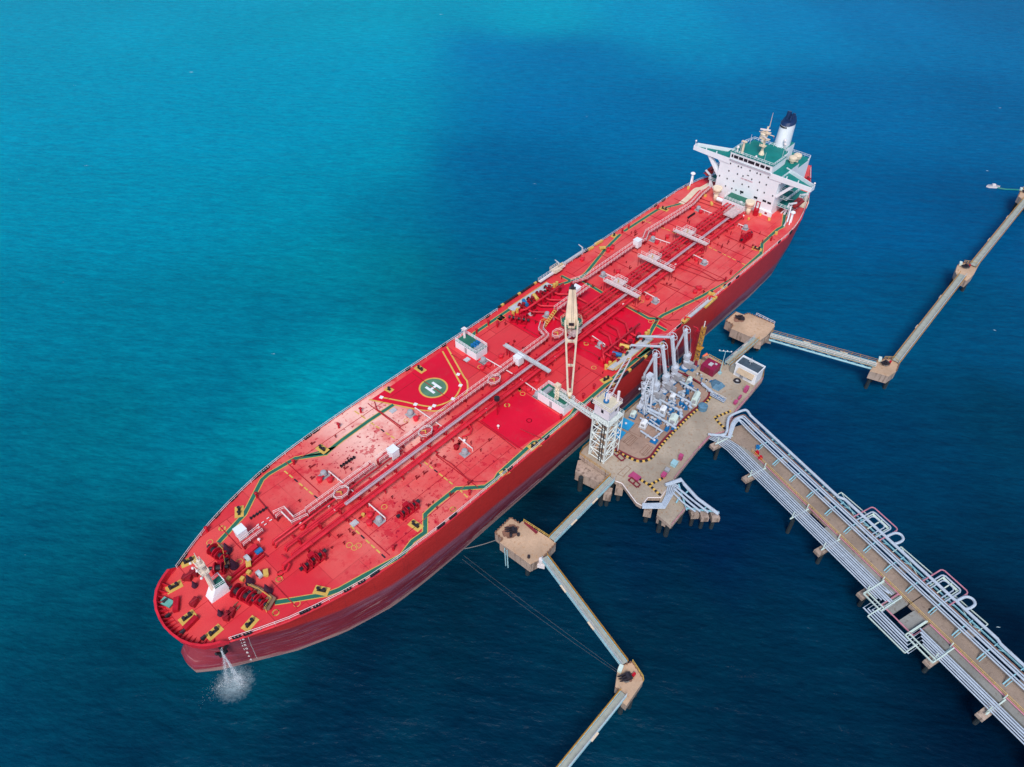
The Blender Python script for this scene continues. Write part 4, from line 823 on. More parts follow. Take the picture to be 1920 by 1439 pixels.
# ================================================================== cargo manifolds, port and starboard
def manifold(s_):
    e = thing('cargo_manifold', (132, s_*14, DZ), None, None); e.parent = ship
    xs = (123.5, 127.3, 131.1, 134.9); b = MB()
    for i, x in enumerate(xs):
        y0 = s_*3.4 if s_ > 0 else -6.2; yk = s_*11.2; ye = s_*17.6; z = 15.1+0.0*i
        MB().tube([(x+2.6, y0, z), (x+2.6, yk-s_*1.5, z), (x+2.4, yk-s_*1.2, z), (x+0.3, yk+s_*1.2, z), (x, yk+s_*1.6, z), (x, ye, z)], 0.3, 8).build('crossover_pipe', 'red', e, smooth=True)
        v = MB().cyl((x, s_*15.4, z), (x, s_*15.7, z), 0.62, 0.62, 10).cyl((x, s_*16.6, z), (x, s_*16.9, z), 0.62, 0.62, 10).cyl((x, s_*16.1, z), (x, s_*16.1, z+1.3), 0.35, 0.3, 8).cyl((x, s_*16.1, z+1.3), (x, s_*16.1, z+1.38), 0.6, 0.6, 10); v.build('manifold_valve', 'darkred', e)
        MB().cyl((x, ye, z), (x, ye+s_*0.25, z), 0.66, 0.66, 12).build('blind_flange', 'black' if i % 2 else 'darkred', e)
    MB().tube([(121, s_*15.2, 14.2), (121, s_*14.6, 16.2), (121.8, s_*13.7, 16.4), (138.5, s_*13.7, 16.4)], 0.3, 7).build('header_pipe', 'red', e, smooth=True)
    for x in (124.5, 128.5, 132.5, 136.5): b.bx(x-0.12, x+0.12, s_*13.7-0.12, s_*13.7+0.12, DZ, 16.1)
    b.build('header_support', 'darkred', e)
    t = MB().bx(120.5, 137.5, *sorted((s_*16.9, s_*19.3)), DZ+0.5, DZ+0.75); t.build('drip_tray', 'galv', e)
    f = MB()
    for y in (16.9, 19.3): f.rail([(120.5, s_*y, DZ+0.75), (137.5, s_*y, DZ+0.75)], 0.12, 3, 0.1, 1)
    f.build('tray_rim', 'yellow', e)
    for x, m_, L, yy in ((124.6, 'blue', 2.6, 16.4), (128.6, 'yellow', 3.0, 15.9)):
        MB().cyl((x-0.5, s_*(yy-1.2), DZ+1.9), (x+0.5, s_*(yy+1.2), DZ+1.9), 0.55, 0.55, 10).cyl((x, s_*yy, DZ+0.8), (x, s_*yy, DZ+1.8), 0.2, 0.2, 6).build('spool_piece', m_, e)
    for x in (119.7, 121.4, 137.8, 139.0): MB().cyl((x, s_*16.6, DZ), (x, s_*16.6, DZ+1.4), 0.45, 0.45, 8).build('manifold_buoy', 'yellow', e)
    for k in range(24): x = rr.uniform(120, 139); y = s_*rr.uniform(11.8, 16.5); MB().bx(x-0.2, x+rr.uniform(0.2, 0.9), y-0.15, y+0.15, DZ+0.02, DZ+rr.uniform(0.4, 1.3)).build('small_valve', 'darkred', e)
manifold(1); manifold(-1)
# shallow grey tray with a yellow rim on the starboard edge, under the loading arms
q0, q1, q2, q3 = [(119.3,-17.1),(119.8,-18.9),(126.4,-19.2),(126.5,-17.5)]
o = MB().prism([q0, q1, q2, q3], 14.7, 14.95, 0, 0); o.rail([(*q, 14.95) for q in (q3, q0, q1, q2)], 0.2, 2, 0.12, 1, 1); o.build('spill_tray', ['galv', 'yellow'], ship)
# accommodation ladders stowed along both sides
def ship_ladder(s_, x0, x1):
    e = MB(); y = s_*(21.6-0.2); e.bx(x0, x1, y-0.45, y+0.45, DZ+0.9, DZ+1.3, 0); e.bx(x0, x0+3, y-0.6, y+0.6, DZ+0.8, DZ+1.5, 1)
    e.rail([(x0, y-s_*0.5, DZ+1.3), (x1, y-s_*0.5, DZ+1.3)], 0.7, 1.3, 0.05, 1, 0); e.build('accommodation_ladder', ['galv', 'yellow'], ship)
    for x in (x0+1, x1-1): MB().cyl((x, y, DZ), (x, y, DZ+2.6), 0.25, 0.25, 6).cyl((x, y, DZ+2.6), (x, y+s_*1.6, DZ+3.0), 0.2, 0.15, 6).build('ladder_davit', 'galv' if s_ > 0 else 'red', ship)
ship_ladder(-1, 148.5, 163.5); ship_ladder(1, 144.5, 158)
for a, b in (((163.7,21.4), (167.1,21.2)), ((159.9,21.3), (162.1,21.0)), ((163.0,19.2), (164.6,17.9)), ((159.5,-21.9), (166.0,-21.7)), ((166.3,-19.0), (166.7,-20.9))):
    m_ = Vector(a).lerp(Vector(b), 0.5); L = (Vector(a)-Vector(b)).length
    MB().box(m_.x, m_.y, DZ+0.5, L, 0.9, 0.6, math.atan2(b[1]-a[1], b[0]-a[0])).build('yellow_hose_box', 'yellow', ship)
q = (143.4,20.7); o = MB().bx(q[0]-1.6, q[0]+1.6, q[1]-1.2, q[1]+1.2, DZ+1.4, DZ+1.6); o.rail([(q[0]-1.6, q[1]-1.2, 15.6), (q[0]+1.6, q[1]-1.2, 15.6), (q[0]+1.6, q[1]+1.2, 15.6), (q[0]-1.6, q[1]+1.2, 15.6)], 1.1, 1, 0.06, 2, 0, True)
for dx in (-1.4, 1.4): o.cyl((q[0]+dx, q[1], DZ), (q[0]+dx, q[1], 15.4), 0.12, 0.12, 4)
o.build('boarding_stage', 'cream', ship)
o = MB().bx(135.5, 147, 20.0, 21.0, DZ+1.3, DZ+1.45); o.rail([(135.5, 20.0, 15.45), (147, 20.0, 15.45)], 1.0, 1.3, 0.05, 2); o.rail([(135.5, 21.0, 15.45), (147, 21.0, 15.45)], 1.0, 1.3, 0.05, 2)
o.build('accommodation_ladder', 'rail', ship)
for v in ((112.9,16.3), (113.4,16.9), (111.7,18.7), (107.2,-19.0), (111.7,-18.9), (111.9,18.9), (98.0,-3.4), (106.9,18.6), (97.8,-19.5), (66.3,-19.5), (45.4,-18.0), (175.8,19.6), (179.2,19.5), (196.0,19.5), (204.7,-18.6), (179.4,-18.7), (175.1,-19.4), (166.0,16.3), (163.9,16.4), (59.0,18.1), (65.9,18.3), (33.8,14.7), (44.9,16.5), (21.5, 14.6)):
    MB().cyl((v[0], v[1], DZ), (v[0], v[1], DZ+1.4), 0.3, 0.22, 7).dome((v[0], v[1], DZ+1.4), 0.42, 0.3, 8).cyl((v[0], v[1], DZ+1.0), (v[0]+0.6, v[1], DZ+1.0), 0.14, 0.14, 6).build('fire_hydrant', 'winchred', ship)
# tall red vent mast and dark light pole
q = (88.2,-7.1); MB().cyl((q[0], q[1], DZ), (q[0], q[1], DZ+5.5), 0.16, 0.1, 6).cyl((q[0], q[1], DZ+5.3), (q[0], q[1], DZ+6.1), 0.7, 0.7, 10, 1).build('searchlight_post', ['winchred', 'black'], ship)

# ================================================================== accommodation block, funnel, stern
acc = MB()
acc.bx(218, 231, -11.0, 11.0, DZ, 28.4, 0, None, 1)
acc.bx(217.4, 217.998, -11.6, -4.2, DZ, 15.6, 0)                    # plinth band at the foot of the front wall
# flare between the front wall and the bridge wings (curved brackets)
for s_ in (1, -1):
    P = [(11.0, 26.0), (11.0, 27.0), (12.6, 27.0), (11.9, 26.7), (11.3, 26.2)]
    acc.add([(x, s_*y, z) for x in (218, 221.5) for y, z in P], [[0, 1, 2, 3, 4], [9, 8, 7, 6, 5]]+[[i, (i+1) % 5, 5+(i+1) % 5, 5+i] for i in range(5)])
blk = acc.build('accommodation_block', ['white', 'teal'], ship)
for s_ in (1, -1):
    wg = MB()
    # wing: deck, front, aft and end bulwarks
    F = [(10.9, 217.98), (21.8, 217.98)]; Bk = [(10.9, 224.5), (21.8, 220.2)]
    vs = [(x, s_*y, z) for z in (27.35, 27.5) for y, x in (F[0], F[1], Bk[1], Bk[0])]
    wg.add(vs, [[0, 1, 2, 3] if s_ > 0 else [3, 2, 1, 0], [7, 6, 5, 4] if s_ > 0 else [4, 5, 6, 7], [0, 1, 5, 4], [1, 2, 6, 5], [2, 3, 7, 6]], 0)
    wg.add([(x, s_*y, 27.52) for y, x in (F[0], F[1], Bk[1], Bk[0])], [[3, 2, 1, 0] if s_ > 0 else [0, 1, 2, 3]], 1)
    def wall(y0, x0, y1, x1, z0a, z0b, z1):
        t = Vector((x1-x0, (y1-y0)*s_, 0)).normalized(); nn = Vector((-t.y, t.x, 0))*0.09
        a = Vector((x0, s_*y0, 0)); b = Vector((x1, s_*y1, 0))
        wg.add([a-nn+Vector((0, 0, z0a)), b-nn+Vector((0, 0, z0b)), b+nn+Vector((0, 0, z0b)), a+nn+Vector((0, 0, z0a)), a-nn+Vector((0, 0, z1)), b-nn+Vector((0, 0, z1)), b+nn+Vector((0, 0, z1)), a+nn+Vector((0, 0, z1))],
               [[0, 1, 5, 4], [1, 2, 6, 5], [2, 3, 7, 6], [3, 0, 4, 7], [4, 5, 6, 7], [3, 2, 1, 0]], 0)
    wall(7.6, 217.85, 21.8, 217.85, 26.8, 27.2, 28.75); wall(21.75, 217.9, 21.75, 220.3, 27.2, 27.2, 28.75); wall(21.8, 220.2, 9.5, 225.0, 27.0, 26.6, 28.75)
    for y in (17, 13): wg.bx(217.9, 218.3, s_*y-0.12, s_*y+0.12, 28.4, 29.4)
    wg.build('bridge_wing', ['white', 'teal'], blk)
sg = MB()
for s_ in (1, -1):
    beam(sg, Vector((219, s_*16.0, 27.2)), Vector((219, s_*11.0, 21.2)), 1.5, 0.9)
sg.build('wing_strut', 'white', blk)
for s_ in (1, -1):
    MB().cyl((219, s_*21.9, 28.7), (219, s_*21.9, 29.9), 0.1, 0.1, 5).dome((219, s_*21.9, 29.8), 0.35, 0.45, 8).build('wing_lamp', 'rail', blk)
wh = MB().bx(217.7, 227, -7.7, 7.7, 28.42, 31.0, 0, None, 1).bx(217.5, 217.698, -7.8, 7.8, 28.42, 28.62, 0)
wh.bx(217.6, 227.1, -7.85, 7.85, 30.9, 31.1, 0, None, 1)
wh.rail([(217.9, -7.6, 31.1), (227, -7.6, 31.1), (231, -6.5, 31.1), (231, 6.5, 31.1), (227, 7.6, 31.1), (217.9, 7.6, 31.1)], 1.0, 1.4, 0.06, 2, 0, True)
wh.bx(227, 231, -6.6, 6.6, 28.42, 31.05, 0, None, 1)
whs = wh.build('wheelhouse', ['white', 'teal'], blk)
for y0, y1 in ((6.6, 7.2), (4.7, 6.3), (2.9, 4.4), (1.3, 2.6), (-1.3, 1.0), (-3.1, -1.7), (-5.0, -3.5), (-6.9, -5.4)):
    MB().bx(217.60, 217.66, y0, y1, 29.5, 30.5).build('bridge_window', 'glass', whs)
MB().bx(217.4, 217.69, -7.6, 7.6, 28.65, 28.72).build('ledge', 'grey', whs)
for y, z in ((7.1, 27.1), (4.1, 27.1), (3.0, 27.1), (-0.3, 27.1), (-2.9, 27.1), (-4.1, 27.1), (-7.0, 27.1), (7.1, 24.4), (3.8, 24.4), (1.7, 24.4), (-1.6, 24.4), (-4.5, 24.4), (-7.0, 24.4), (10.1, 21.5), (7.1, 21.5), (4.6, 21.5), (1.3, 21.5), (-1.2, 21.5), (-4.5, 21.5), (-7.0, 21.5), (-10.1, 21.5), (7.1, 18.7), (4.6, 18.7), (3.0, 18.7), (1.0, 18.2)):
    z -= 0.4; f = MB(); f.bx(217.93, 217.995, y-0.24, y+0.24, z, z+0.62); o = f.build('window', 'grey', blk); MB().bx(217.90, 217.928, y-0.17, y+0.17, z+0.07, z+0.55).build('pane', 'glass', o)
for y, z in ((0.8, 18.7), (-4.5, 18.6), (-7.8, 18.6), (-9.6, 18.5)):
    MB().bx(217.92, 217.995, y-0.65, y+0.65, z-0.35, z+0.35).build('louvre', 'glass', blk)
for y, z in ((9.6, 16.6), (9.9, 15.2), (-9.6, 14.6)):
    MB().bx(217.3 if y < 0 else 217.92, 217.399 if y < 0 else 217.995, y-0.4, y+0.4, z, z+0.7 if y > 0 else z+0.65).build('door', 'darkred', blk)
def text(s, size, M4, mat, parent, name, ext=0.01):
    cu_ = bpy.data.curves.new(name, 'FONT'); cu_.body = s; cu_.size = size; cu_.align_x = 'CENTER'; cu_.align_y = 'CENTER'; cu_.extrude = ext; cu_.offset = size*0.02
    t = bpy.data.objects.new(name, cu_); sc.collection.objects.link(t); dg = bpy.context.evaluated_depsgraph_get(); me = bpy.data.meshes.new_from_object(t.evaluated_get(dg)); bpy.data.objects.remove(t)
    me.materials.clear(); me.materials.append(M[mat]); o = bpy.data.objects.new(name, me); sc.collection.objects.link(o)
    me.transform(M4); o.parent = parent; base = Vector((0, 0, 0)); q = parent
    while q is not None: base += q.location; q = q.parent
    me.transform(Matrix.Translation(-base)); return o
FR = Matrix.Rotation(R(-90), 4, 'Z') @ Matrix.Rotation(R(90), 4, 'X')       # faces -X, reads towards -Y
text('NO SMOKING', 0.7, Matrix.Translation((217.97, 0.1, 23.35)) @ FR, 'fadedpink', blk, 'warning_lettering', 0.012)
MB().bx(217.9, 217.99, -0.35, 0.35, 25.0, 25.25).build('name_plate', 'black', blk)
# lower front house with a green roof, and the two cream cowls
lh = MB().bx(212.6, 217.99, -3.6, 4.4, DZ, 17.2, 0, None, 1); lh.rail([(217.9, 4.3, 17.2), (212.7, 4.3, 17.2), (212.7, -3.5, 17.2), (217.9, -3.5, 17.2)], 1.05, 1.2, 0.055, 3, 0)
lho = lh.build('pump_room_house', ['white', 'green'], ship); MB().dome((214.3, -1.4, 17.22), 0.6, 0.35, 10).build('roof_dome', 'galv', lho)
for q, h in (((214.6, 8.2), 4.6), ((214.2, -4.7), 4.4)):
    MB().cyl((q[0], q[1], DZ), (q[0], q[1], DZ+h-1.8), 0.8, 0.8, 14).cyl((q[0], q[1], DZ+h-1.8), (q[0], q[1], DZ+h-0.9), 0.8, 1.5, 18).cyl((q[0], q[1], DZ+h-0.9), (q[0], q[1], DZ+h+0.5), 1.5, 1.6, 18).build('cowl_ventilator', 'cream', ship, smooth=True)
MB().tube([(213.5, 7.0, DZ+1.6), (213.6, 4.6, DZ+1.6)], 0.7, 10).build('ventilation_duct', 'white', ship)
q = (215.5,-6.9); MB().cyl((q[0], q[1], DZ), (q[0], q[1], DZ+2.2), 0.9, 0.9, 10).bx(q[0]-0.15, q[0]+0.15, q[1]-0.8, q[1]-0.5, DZ, DZ+5).bx(q[0]-0.15, q[0]+0.15, q[1]+0.4, q[1]+0.7, DZ, DZ+5).bx(q[0]-0.15, q[0]+0.15, q[1]-0.8, q[1]+0.7, DZ+4.9, DZ+5.1).build('ventilation_post', 'winchred', ship)

# casing and funnel
cs = MB().bx(231.01, 250, -7.4, 7.4, DZ, 22.0, 0, None, 1); cs.bx(236, 243.6, -2.9, 2.9, 22.01, 28.6, 0, None, 1)
cs.bx(226, 231, -11, -7.45, 28.43, 28.5, 1); cs.rail([(231, -11, 22), (250, -7.4, 22), (250, 7.4, 22), (231, 11, 22)], 1.05, 2, 0.06, 2)
cso = cs.build('engine_casing', ['white', 'teal'], ship)
fn = MB(); n = 28
def ell(x, y, z, a, b, k=0.0): return [(x+a*math.cos(2*math.pi*i/n), y+b*math.sin(2*math.pi*i/n), z+k*math.cos(2*math.pi*i/n)) for i in range(n)]
L0, L1 = ell(239.8, 0, 28.6, 3.3, 2.55), ell(240.4, 0, 36.2, 2.95, 2.3, 0.4)
fn.add(L0+L1, [[i, (i+1) % n, n+(i+1) % n, n+i] for i in range(n)]); fn.add(L1, [list(range(n))], 0)
fun = fn.build('funnel', 'white', ship, smooth=True)
ft = MB(); T0, T1 = ell(240.4, 0, 36.15, 3.1, 2.45, 0.4), ell(240.7, 0, 37.3, 2.6, 2.0, 0.7)
ft.add(T0+T1, [[i, (i+1) % n, n+(i+1) % n, n+i] for i in range(n)]); ft.add(T0, [list(range(n-1, -1, -1))]); ft.add(T1, [list(range(n))])
for x, y, r, h in ((240.2, 0.7, 0.75, 39.7), (241.5, -0.6, 0.5, 38.9), (239.4, -0.7, 0.35, 38.7), (242.0, 0.7, 0.3, 38.4)): ft.cyl((x, y, 37), (x+0.5, y, h), r, r, 12)
ft.build('funnel_top', 'navy', fun)
vt = MB()
for i in range(9): a = math.pi+(-0.9+i*0.16); vt.box(240.35+3.05*math.cos(a), 2.38*math.sin(a), 35.3, 0.12, 0.3, 0.5, a)
vt.build('louvre', 'black', fun)
for (x, y, z) in ((236.6, -2.0, 31.5), (237.0, -2.3, 30.0)): MB().dome((x, y, z), 0.55, 0.6, 8).cyl((x, y, z-1.2), (x, y, z), 0.2, 0.2, 6).build('satellite_dome', 'rail', cso)
# radar mast and posts on the wheelhouse roof
rm_ = MB().cyl((223, -0.6, 31.1), (223, -0.6, 32.4), 1.0, 0.45, 8).cyl((223, -0.6, 32.4), (223, -0.6, 40.6), 0.45, 0.3, 8)
for z, w_ in ((34.2, 1.0), (36.6, 1.6), (38.8, 1.4)): rm_.box(223-0.4, -0.6, z, 1.6, w_*2, 0.15); rm_.rail([(221.9, -0.6-w_, z), (221.9, -0.6+w_, z)], 0.7, 0.8, 0.04, 2)
rm_.cyl((223, -3.4, 38.2), (223, 2.0, 38.2), 0.14, 0.14, 5).cyl((223.3, -0.9, 40.4), (223.3, -0.9, 45.2), 0.13, 0.05, 5)
rmo = rm_.build('radar_mast', 'cream', ship)
MB().box(222.3, -0.2, 39.7, 0.4, 3.2, 0.35, 0.4).build('radar_scanner', 'rail', rmo); MB().box(222.2, -0.6, 37.3, 0.35, 2.4, 0.3, -0.5).build('radar_scanner', 'rail', rmo)
MB().box(223, -3.5, 36.9, 0.5, 0.05, 1.3).build('flag', 'blue', rmo); MB().box(223, -3.3, 37.8, 0.4, 0.05, 0.4).build('flag', 'red', rmo)
MB().cyl((219.4, 4.6, 31.1), (219.4, 4.6, 35.0), 0.45, 0.35, 8).box(219.4, 4.6, 35.1, 0.9, 1.8, 0.25).build('signal_post', 'cream', ship)
MB().cyl((219, 6.2, 31.1), (219, 6.2, 32.6), 0.25, 0.25, 8).dome((219, 6.2, 32.6), 0.5, 0.7, 10).build('satellite_dome', 'rail', ship)
MB().cyl((218.6, -0.9, 31.2), (218.6, -0.9, 32.0), 0.1, 0.1, 5).dome((218.6, -0.9, 31.9), 0.4, 0.5, 8).build('satellite_dome', 'rail', ship)
for x, y, h in ((218.4, -4.0, 34.5), (219.0, 5.2, 35.2), (227, 6, 34.5), (226, -6.6, 35.0), (230, -6.0, 34.0)): MB().cyl((x, y, 31.1), (x, y, h), 0.06, 0.04, 4).build('whip_aerial', 'rail', ship)
for (x, y, z0, h) in ((232.5, -9.2, 22, 7.2), (229.5, -9.0, 28.4, 1.0), (233.5, 4.5, 28.6, 3.5)):
    MB().cyl((x, y, z0), (x, y, z0+h), 0.65, 0.65, 10).cyl((x, y, z0+h), (x, y, z0+h+1.0), 1.25, 1.4, 14).dome((x, y, z0+h+1.0), 1.4, 0.6, 14).build('mushroom_ventilator', 'cream', ship)
# galleries down both sides of the block, with ladders
for s_ in (1, -1):
    gl = MB()
    for z, y1, x1 in ((17.0, 15.5, 236), (20.0, 14.0, 233), (23.0, 13.0, 231)):
        gl.bx(221, x1, *sorted((s_*11.02, s_*y1)), z-0.15, z, 0, None, 1); gl.rail([(221, s_*11.2, z), (221, s_*y1, z), (x1, s_*y1, z)], 1.0, 1.3, 0.06, 2)
        beam(gl, Vector((222, s_*(y1-0.5), z)), Vector((228, s_*(y1-0.5), z-3)), 0.8, 0.12)
    for x in (222, 229, 235): gl.bx(x-0.12, x+0.12, s_*15.3-0.12, s_*15.3+0.12, DZ, 17)
    gl.build('side_gallery', ['white', 'teal'], ship)
sd2 = MB().bx(231.02, 246, 7.42, 10.5, DZ, 19, 0, None, 1).bx(231.02, 240, -10.5, -7.42, DZ, 26.0, 0, None, 1); sd2.build('aft_house', ['white', 'teal'], ship)
gs = MB(); gs.ribbon([(223.1,-13.5),(224.8,-14.4),(230.9,-12.4)], 2.0, DZ+0.09); gs.ribbon([(241.4,-9.2),(234.1,-13.6)], 1.2, DZ+0.06); gs.build('aft_green_walkway', 'teal', deck)
tp = MB(); tp.ribbon([(a[0], a[1]) for a in [(241.7,-12.5),(234.6,-15.6),(230.7,-16.6)]], 2.4, DZ+0.06); tp.build('tan_walkway', 'cream', deck)
# stern mooring deck
for q in ((254.5, -3.2), (257.5, -1.2)):
    bitts(q, 1.2)
winch((247, -10.0), 0.4, 2, 4, 0.8); winch((255, 3), 1.57, 3, 6, 0.9)
MB().bx(257.5, 259.5, 0.5, 4.0, DZ, DZ+1.2).build('rope_locker', 'winchred', ship)

# lifeboats with their davits
def davits(s_, x0, x1, y):
    o = MB()
    for x in (x0, x1):
        beam(o, Vector((x, s_*(y-2.2), DZ)), Vector((x, s_*(y-1.4), DZ+4.5)), 0.5, 0.6); beam(o, Vector((x, s_*(y-1.4), DZ+4.3)), Vector((x, s_*(y+0.8), DZ+5.6)), 0.5, 0.5); beam(o, Vector((x, s_*(y-3.4), DZ)), Vector((x, s_*(y-1.6), DZ+3.2)), 0.4, 0.4)
    o.bx(x0, x1, *sorted((s_*(y-2.4), s_*(y-1.3))), DZ+1.7, DZ+1.85, 1); o.rail([(x0, s_*(y-2.4), DZ+1.85), (x1, s_*(y-2.4), DZ+1.85)], 1, 1, 0.06, 2)
    return o.build('lifeboat_davit', ['white', 'teal'], ship)
davits(1, 221.5, 228.5, 16.6); davits(-1, 222.5, 230.5, 16.2)
def lifeboat(loc, rz, label, L=7.0):
    e = thing('lifeboat', loc, label, 'lifeboat', 'lifeboats hung beside the accommodation block', rz)
    b = MB(); st_ = 13; rings = []
    for i in range(st_):
        t = -1+2*i/(st_-1); w_ = 1.25*math.sqrt(max(0.01, 1-abs(t)**2.6)); hh = 1.0*math.sqrt(max(0.02, 1-abs(t)**3)); x = t*L/2
        rings.append([(x, w_*math.cos(a), 0.2+(hh if math.sin(a) < 0 else hh*1.1)*math.sin(a)) for a in [2*math.pi*k/12 for k in range(12)]])
    b.add([p for r in rings for p in r], [[i*12+k, i*12+(k+1) % 12, (i+1)*12+(k+1) % 12, (i+1)*12+k] for i in range(st_-1) for k in range(12)]+[list(range(11, -1, -1)), [(st_-1)*12+k for k in range(12)]])
    b.f = [f[::-1] for f in b.f]
    b.build('boat_hull', 'orange', None, smooth=True).parent = e
    MB().bx(-1.6, 1.2, -0.7, 0.7, 1.05, 1.6).build('canopy', 'orange', None).parent = e
    for y in (-0.71, 0.71): MB().bx(-1.3, 0.9, y-0.02, y+0.02, 1.2, 1.45).build('window', 'glass', None).parent = e
    MB().bx(-L/2+0.3, L/2-0.3, -1.3, 1.3, 0.16, 0.24).build('fender_strake', 'darkred', None).parent = e
    return e
lifeboat((225, 17.0, DZ+3.7), 0, 'dark red enclosed lifeboat hung on the far port side of the white block')
lifeboat((226.5, -15.9, DZ+3.2), 0.0, 'dark red enclosed lifeboat hung between white davits on the starboard side', 6.4)
# white crane-like davit at the starboard quarter and the port one
for q, h in (((219.4,-17.8), 3.6), ((218.9,20.7), 4.0)):
    o = MB().cyl((q[0], q[1], DZ), (q[0], q[1], DZ+h), 0.5, 0.4, 8).dome((q[0], q[1], DZ+h), 0.9, 0.6, 8)
    beam(o, Vector((q[0]-2.0, q[1]-0.6, DZ)), Vector((q[0], q[1], DZ+h-0.4)), 0.3, 0.3); beam(o, Vector((q[0]+1.6, q[1]+0.8, DZ)), Vector((q[0], q[1], DZ+h-0.4)), 0.3, 0.3); o.build('provision_davit', 'white', ship)
q = (217.6,-17.5); o = MB(); beam(o, Vector((q[0]-3, q[1]-1, DZ+2.6)), Vector((q[0]+5, q[1]+2, DZ+3.4)), 0.4, 0.4); beam(o, Vector((q[0]-2, q[1], DZ)), Vector((q[0]-2, q[1]-0.5, DZ+2.6)), 0.35, 0.35); beam(o, Vector((q[0]+3, q[1]+1, DZ)), Vector((q[0]+3, q[1]+1.2, DZ+3.2)), 0.35, 0.35); o.build('boat_gantry', 'white', ship)
for q in [(215.2,19.6),(214.7,12.3),(211.1,7.4),(215.8,-11.9),(209.6,-17.8)]: MB().box(q[0], q[1], DZ+0.3, 1.2, 0.8, 0.6, 0.5).build('yellow_hose_box', 'yellow', ship)

# draft marks, anchor and wash water at the bow
def hull_point(x, z, s_=-1, off=0.06):
    c = half_curve(z, 120); y = interp(x, [p[0] for p in c], [p[1] for p in c]); return Vector((x, s_*(y+off), z))
dm = MB(); P = [hull_point(14.2-0.10*(14-z)*0, z) for z in [13.4-0.4*i for i in range(32)]]
for a, b in zip(P[:-1], P[1:]):
    t = Vector((0.16, -0.02, 0)); dm.add([a, b, b+t, a+t], [[0, 1, 2, 3], [3, 2, 1, 0]])
dm.build('draught_line', 'rail', ship)
for i, s in enumerate(('16', '14', '12', '10', '8', '6', '4')):
    z = 12.6-1.9*i; p = hull_point(13.2, z, -1, 0.10); p2 = hull_point(13.8, z, -1, 0.10); p3 = hull_point(13.2, z-0.8, -1, 0.10)
    ex = (p2-p).normalized(); ez = (p-p3).normalized(); n_ = ex.cross(ez).normalized(); ez = n_.cross(ex)
    M4 = Matrix.Translation(p) @ Matrix(((ex.x, ez.x, n_.x, 0), (ex.y, ez.y, n_.y, 0), (ex.z, ez.z, n_.z, 0), (0, 0, 0, 1)))
    text(s, 0.95, M4, 'rail', ship, 'draught_mark', 0.03)
ap = hull_point(9.6, 11.0, -1, 0.35); an = MB(); an.cyl(ap+Vector((0, 0, 1.2)), ap+Vector((0.1, -0.2, -2.0)), 0.28, 0.35, 8)
for dx in (-1.2, 1.2): beam(an, ap+Vector((0, -0.3, -2.0)), ap+Vector((dx, -0.5, -0.3)), 0.55, 0.4)
beam(an, ap+Vector((-0.9, -0.3, -2.1)), ap+Vector((0.9, -0.3, -2.1)), 0.6, 0.6); an.build('anchor', 'black', ship)
sp = MB(); rs = random.Random(11)
def drop(p, r): sp.add([p+Vector((r, 0, 0)), p+Vector((-r*0.5, r*0.87, 0)), p+Vector((-r*0.5, -r*0.87, 0)), p+Vector((0, 0, r*1.4))], [[0, 1, 3], [1, 2, 3], [2, 0, 3], [2, 1, 0]])
HC = [[[q[j] for q in half_curve(k/2, 60)] for j in (0, 1)] for k in range(29)]
S0 = hull_point(9.8, 11.6, -1, 0.4)
for i in range(4500):
    t = rs.random()**0.8; z = 11.6*(1-t); 
    if z < 0.1: z = 0.1
    sprd = 0.15+1.0*t*t; jet = rs.random()
    cx, cy = (S0.x-0.2*t-0.4, S0.y-0.5-2.4*t) if jet < 0.62 else (S0.x-2.6*t, S0.y-0.2-0.6*t)
    hp = Vector((cx+rs.gauss(0, sprd*0.5), cy+rs.gauss(0, sprd*0.45), z+rs.gauss(0, 0.25)))
    if z > 0.3:
        hy = -interp(hp.x, *HC[max(0, min(28, int(hp.z*2)))])
        if hp.y > hy-0.05: hp.y = hy-rs.uniform(0.05, 0.25)
    drop(hp, rs.uniform(0.018, 0.05))
for i in range(1500):
    a = rs.uniform(0, 2*math.pi); r = abs(rs.gauss(0, 1)); cx, cy, sx_, sy_ = rs.choice(((8.9, -9.6, 0.5, 0.5), (9.8, -10.2, 1.3, 1.3), (6.0, -8.6, 1.8, 1.2)))
    p = Vector((cx+r*sx_*math.cos(a), cy+r*sy_*math.sin(a), 0.05+abs(rs.gauss(0, 0.12))))
    drop(p, rs.uniform(0.015, 0.05))
ws = sp.build('water_spray', 'foam', None, (9, -9, 0)); tag(ws, 'white wash water pouring from the hawse pipe and foaming below the bow', 'water spray', None, 'stuff')

# ================================================================== LOADING PLATFORM
PZ = 7.0
pl = thing('loading_platform', (125, -38, 0), 'tan concrete loading platform standing on piles beside the tanker', 'jetty platform')
outl = [(99.0,-26.2),(96.8,-26.8),(96.7,-36.4),(96.3,-38.2),(96.8,-39.8),(94.5,-45.6),(94.6,-47.0),(97.5,-46.7),(99.5,-48.9),(106.1,-48.2),(118.6,-47.2)]+[(124.6,-47.1),(128.2,-49.1),(135.3,-47.4),(143.1,-47.1),(151.7,-46.6),(156.1,-44.6),(156.2,-38.4),(153.5,-37.1),(149.0,-35.7),(146.8,-27.0)]
MB().prism(outl, PZ-1.1, PZ, 0, 1).build('deck_slab', ['concrete_side', 'concrete'], pl)
cap = MB(); cap.prism([(96.5,-26.7),(93.4,-28.4),(94.1,-32.5),(94.6,-35.4),(96.6,-37.2),(99.2,-28.4)], 2.0, 5.2); cap.bx(98, 140, -31.5, -29.5, 3.0, 5.85); cap.bx(98, 154, -39.5, -37.5, 3.6, 5.85)
for x in (104, 114, 124, 134, 144, 151): cap.bx(x-0.8, x+0.8, -45.5 if x > 108 else -38, -29.0, 4.2, 5.8)
cap.build('pile_cap', 'concrete_side', pl)
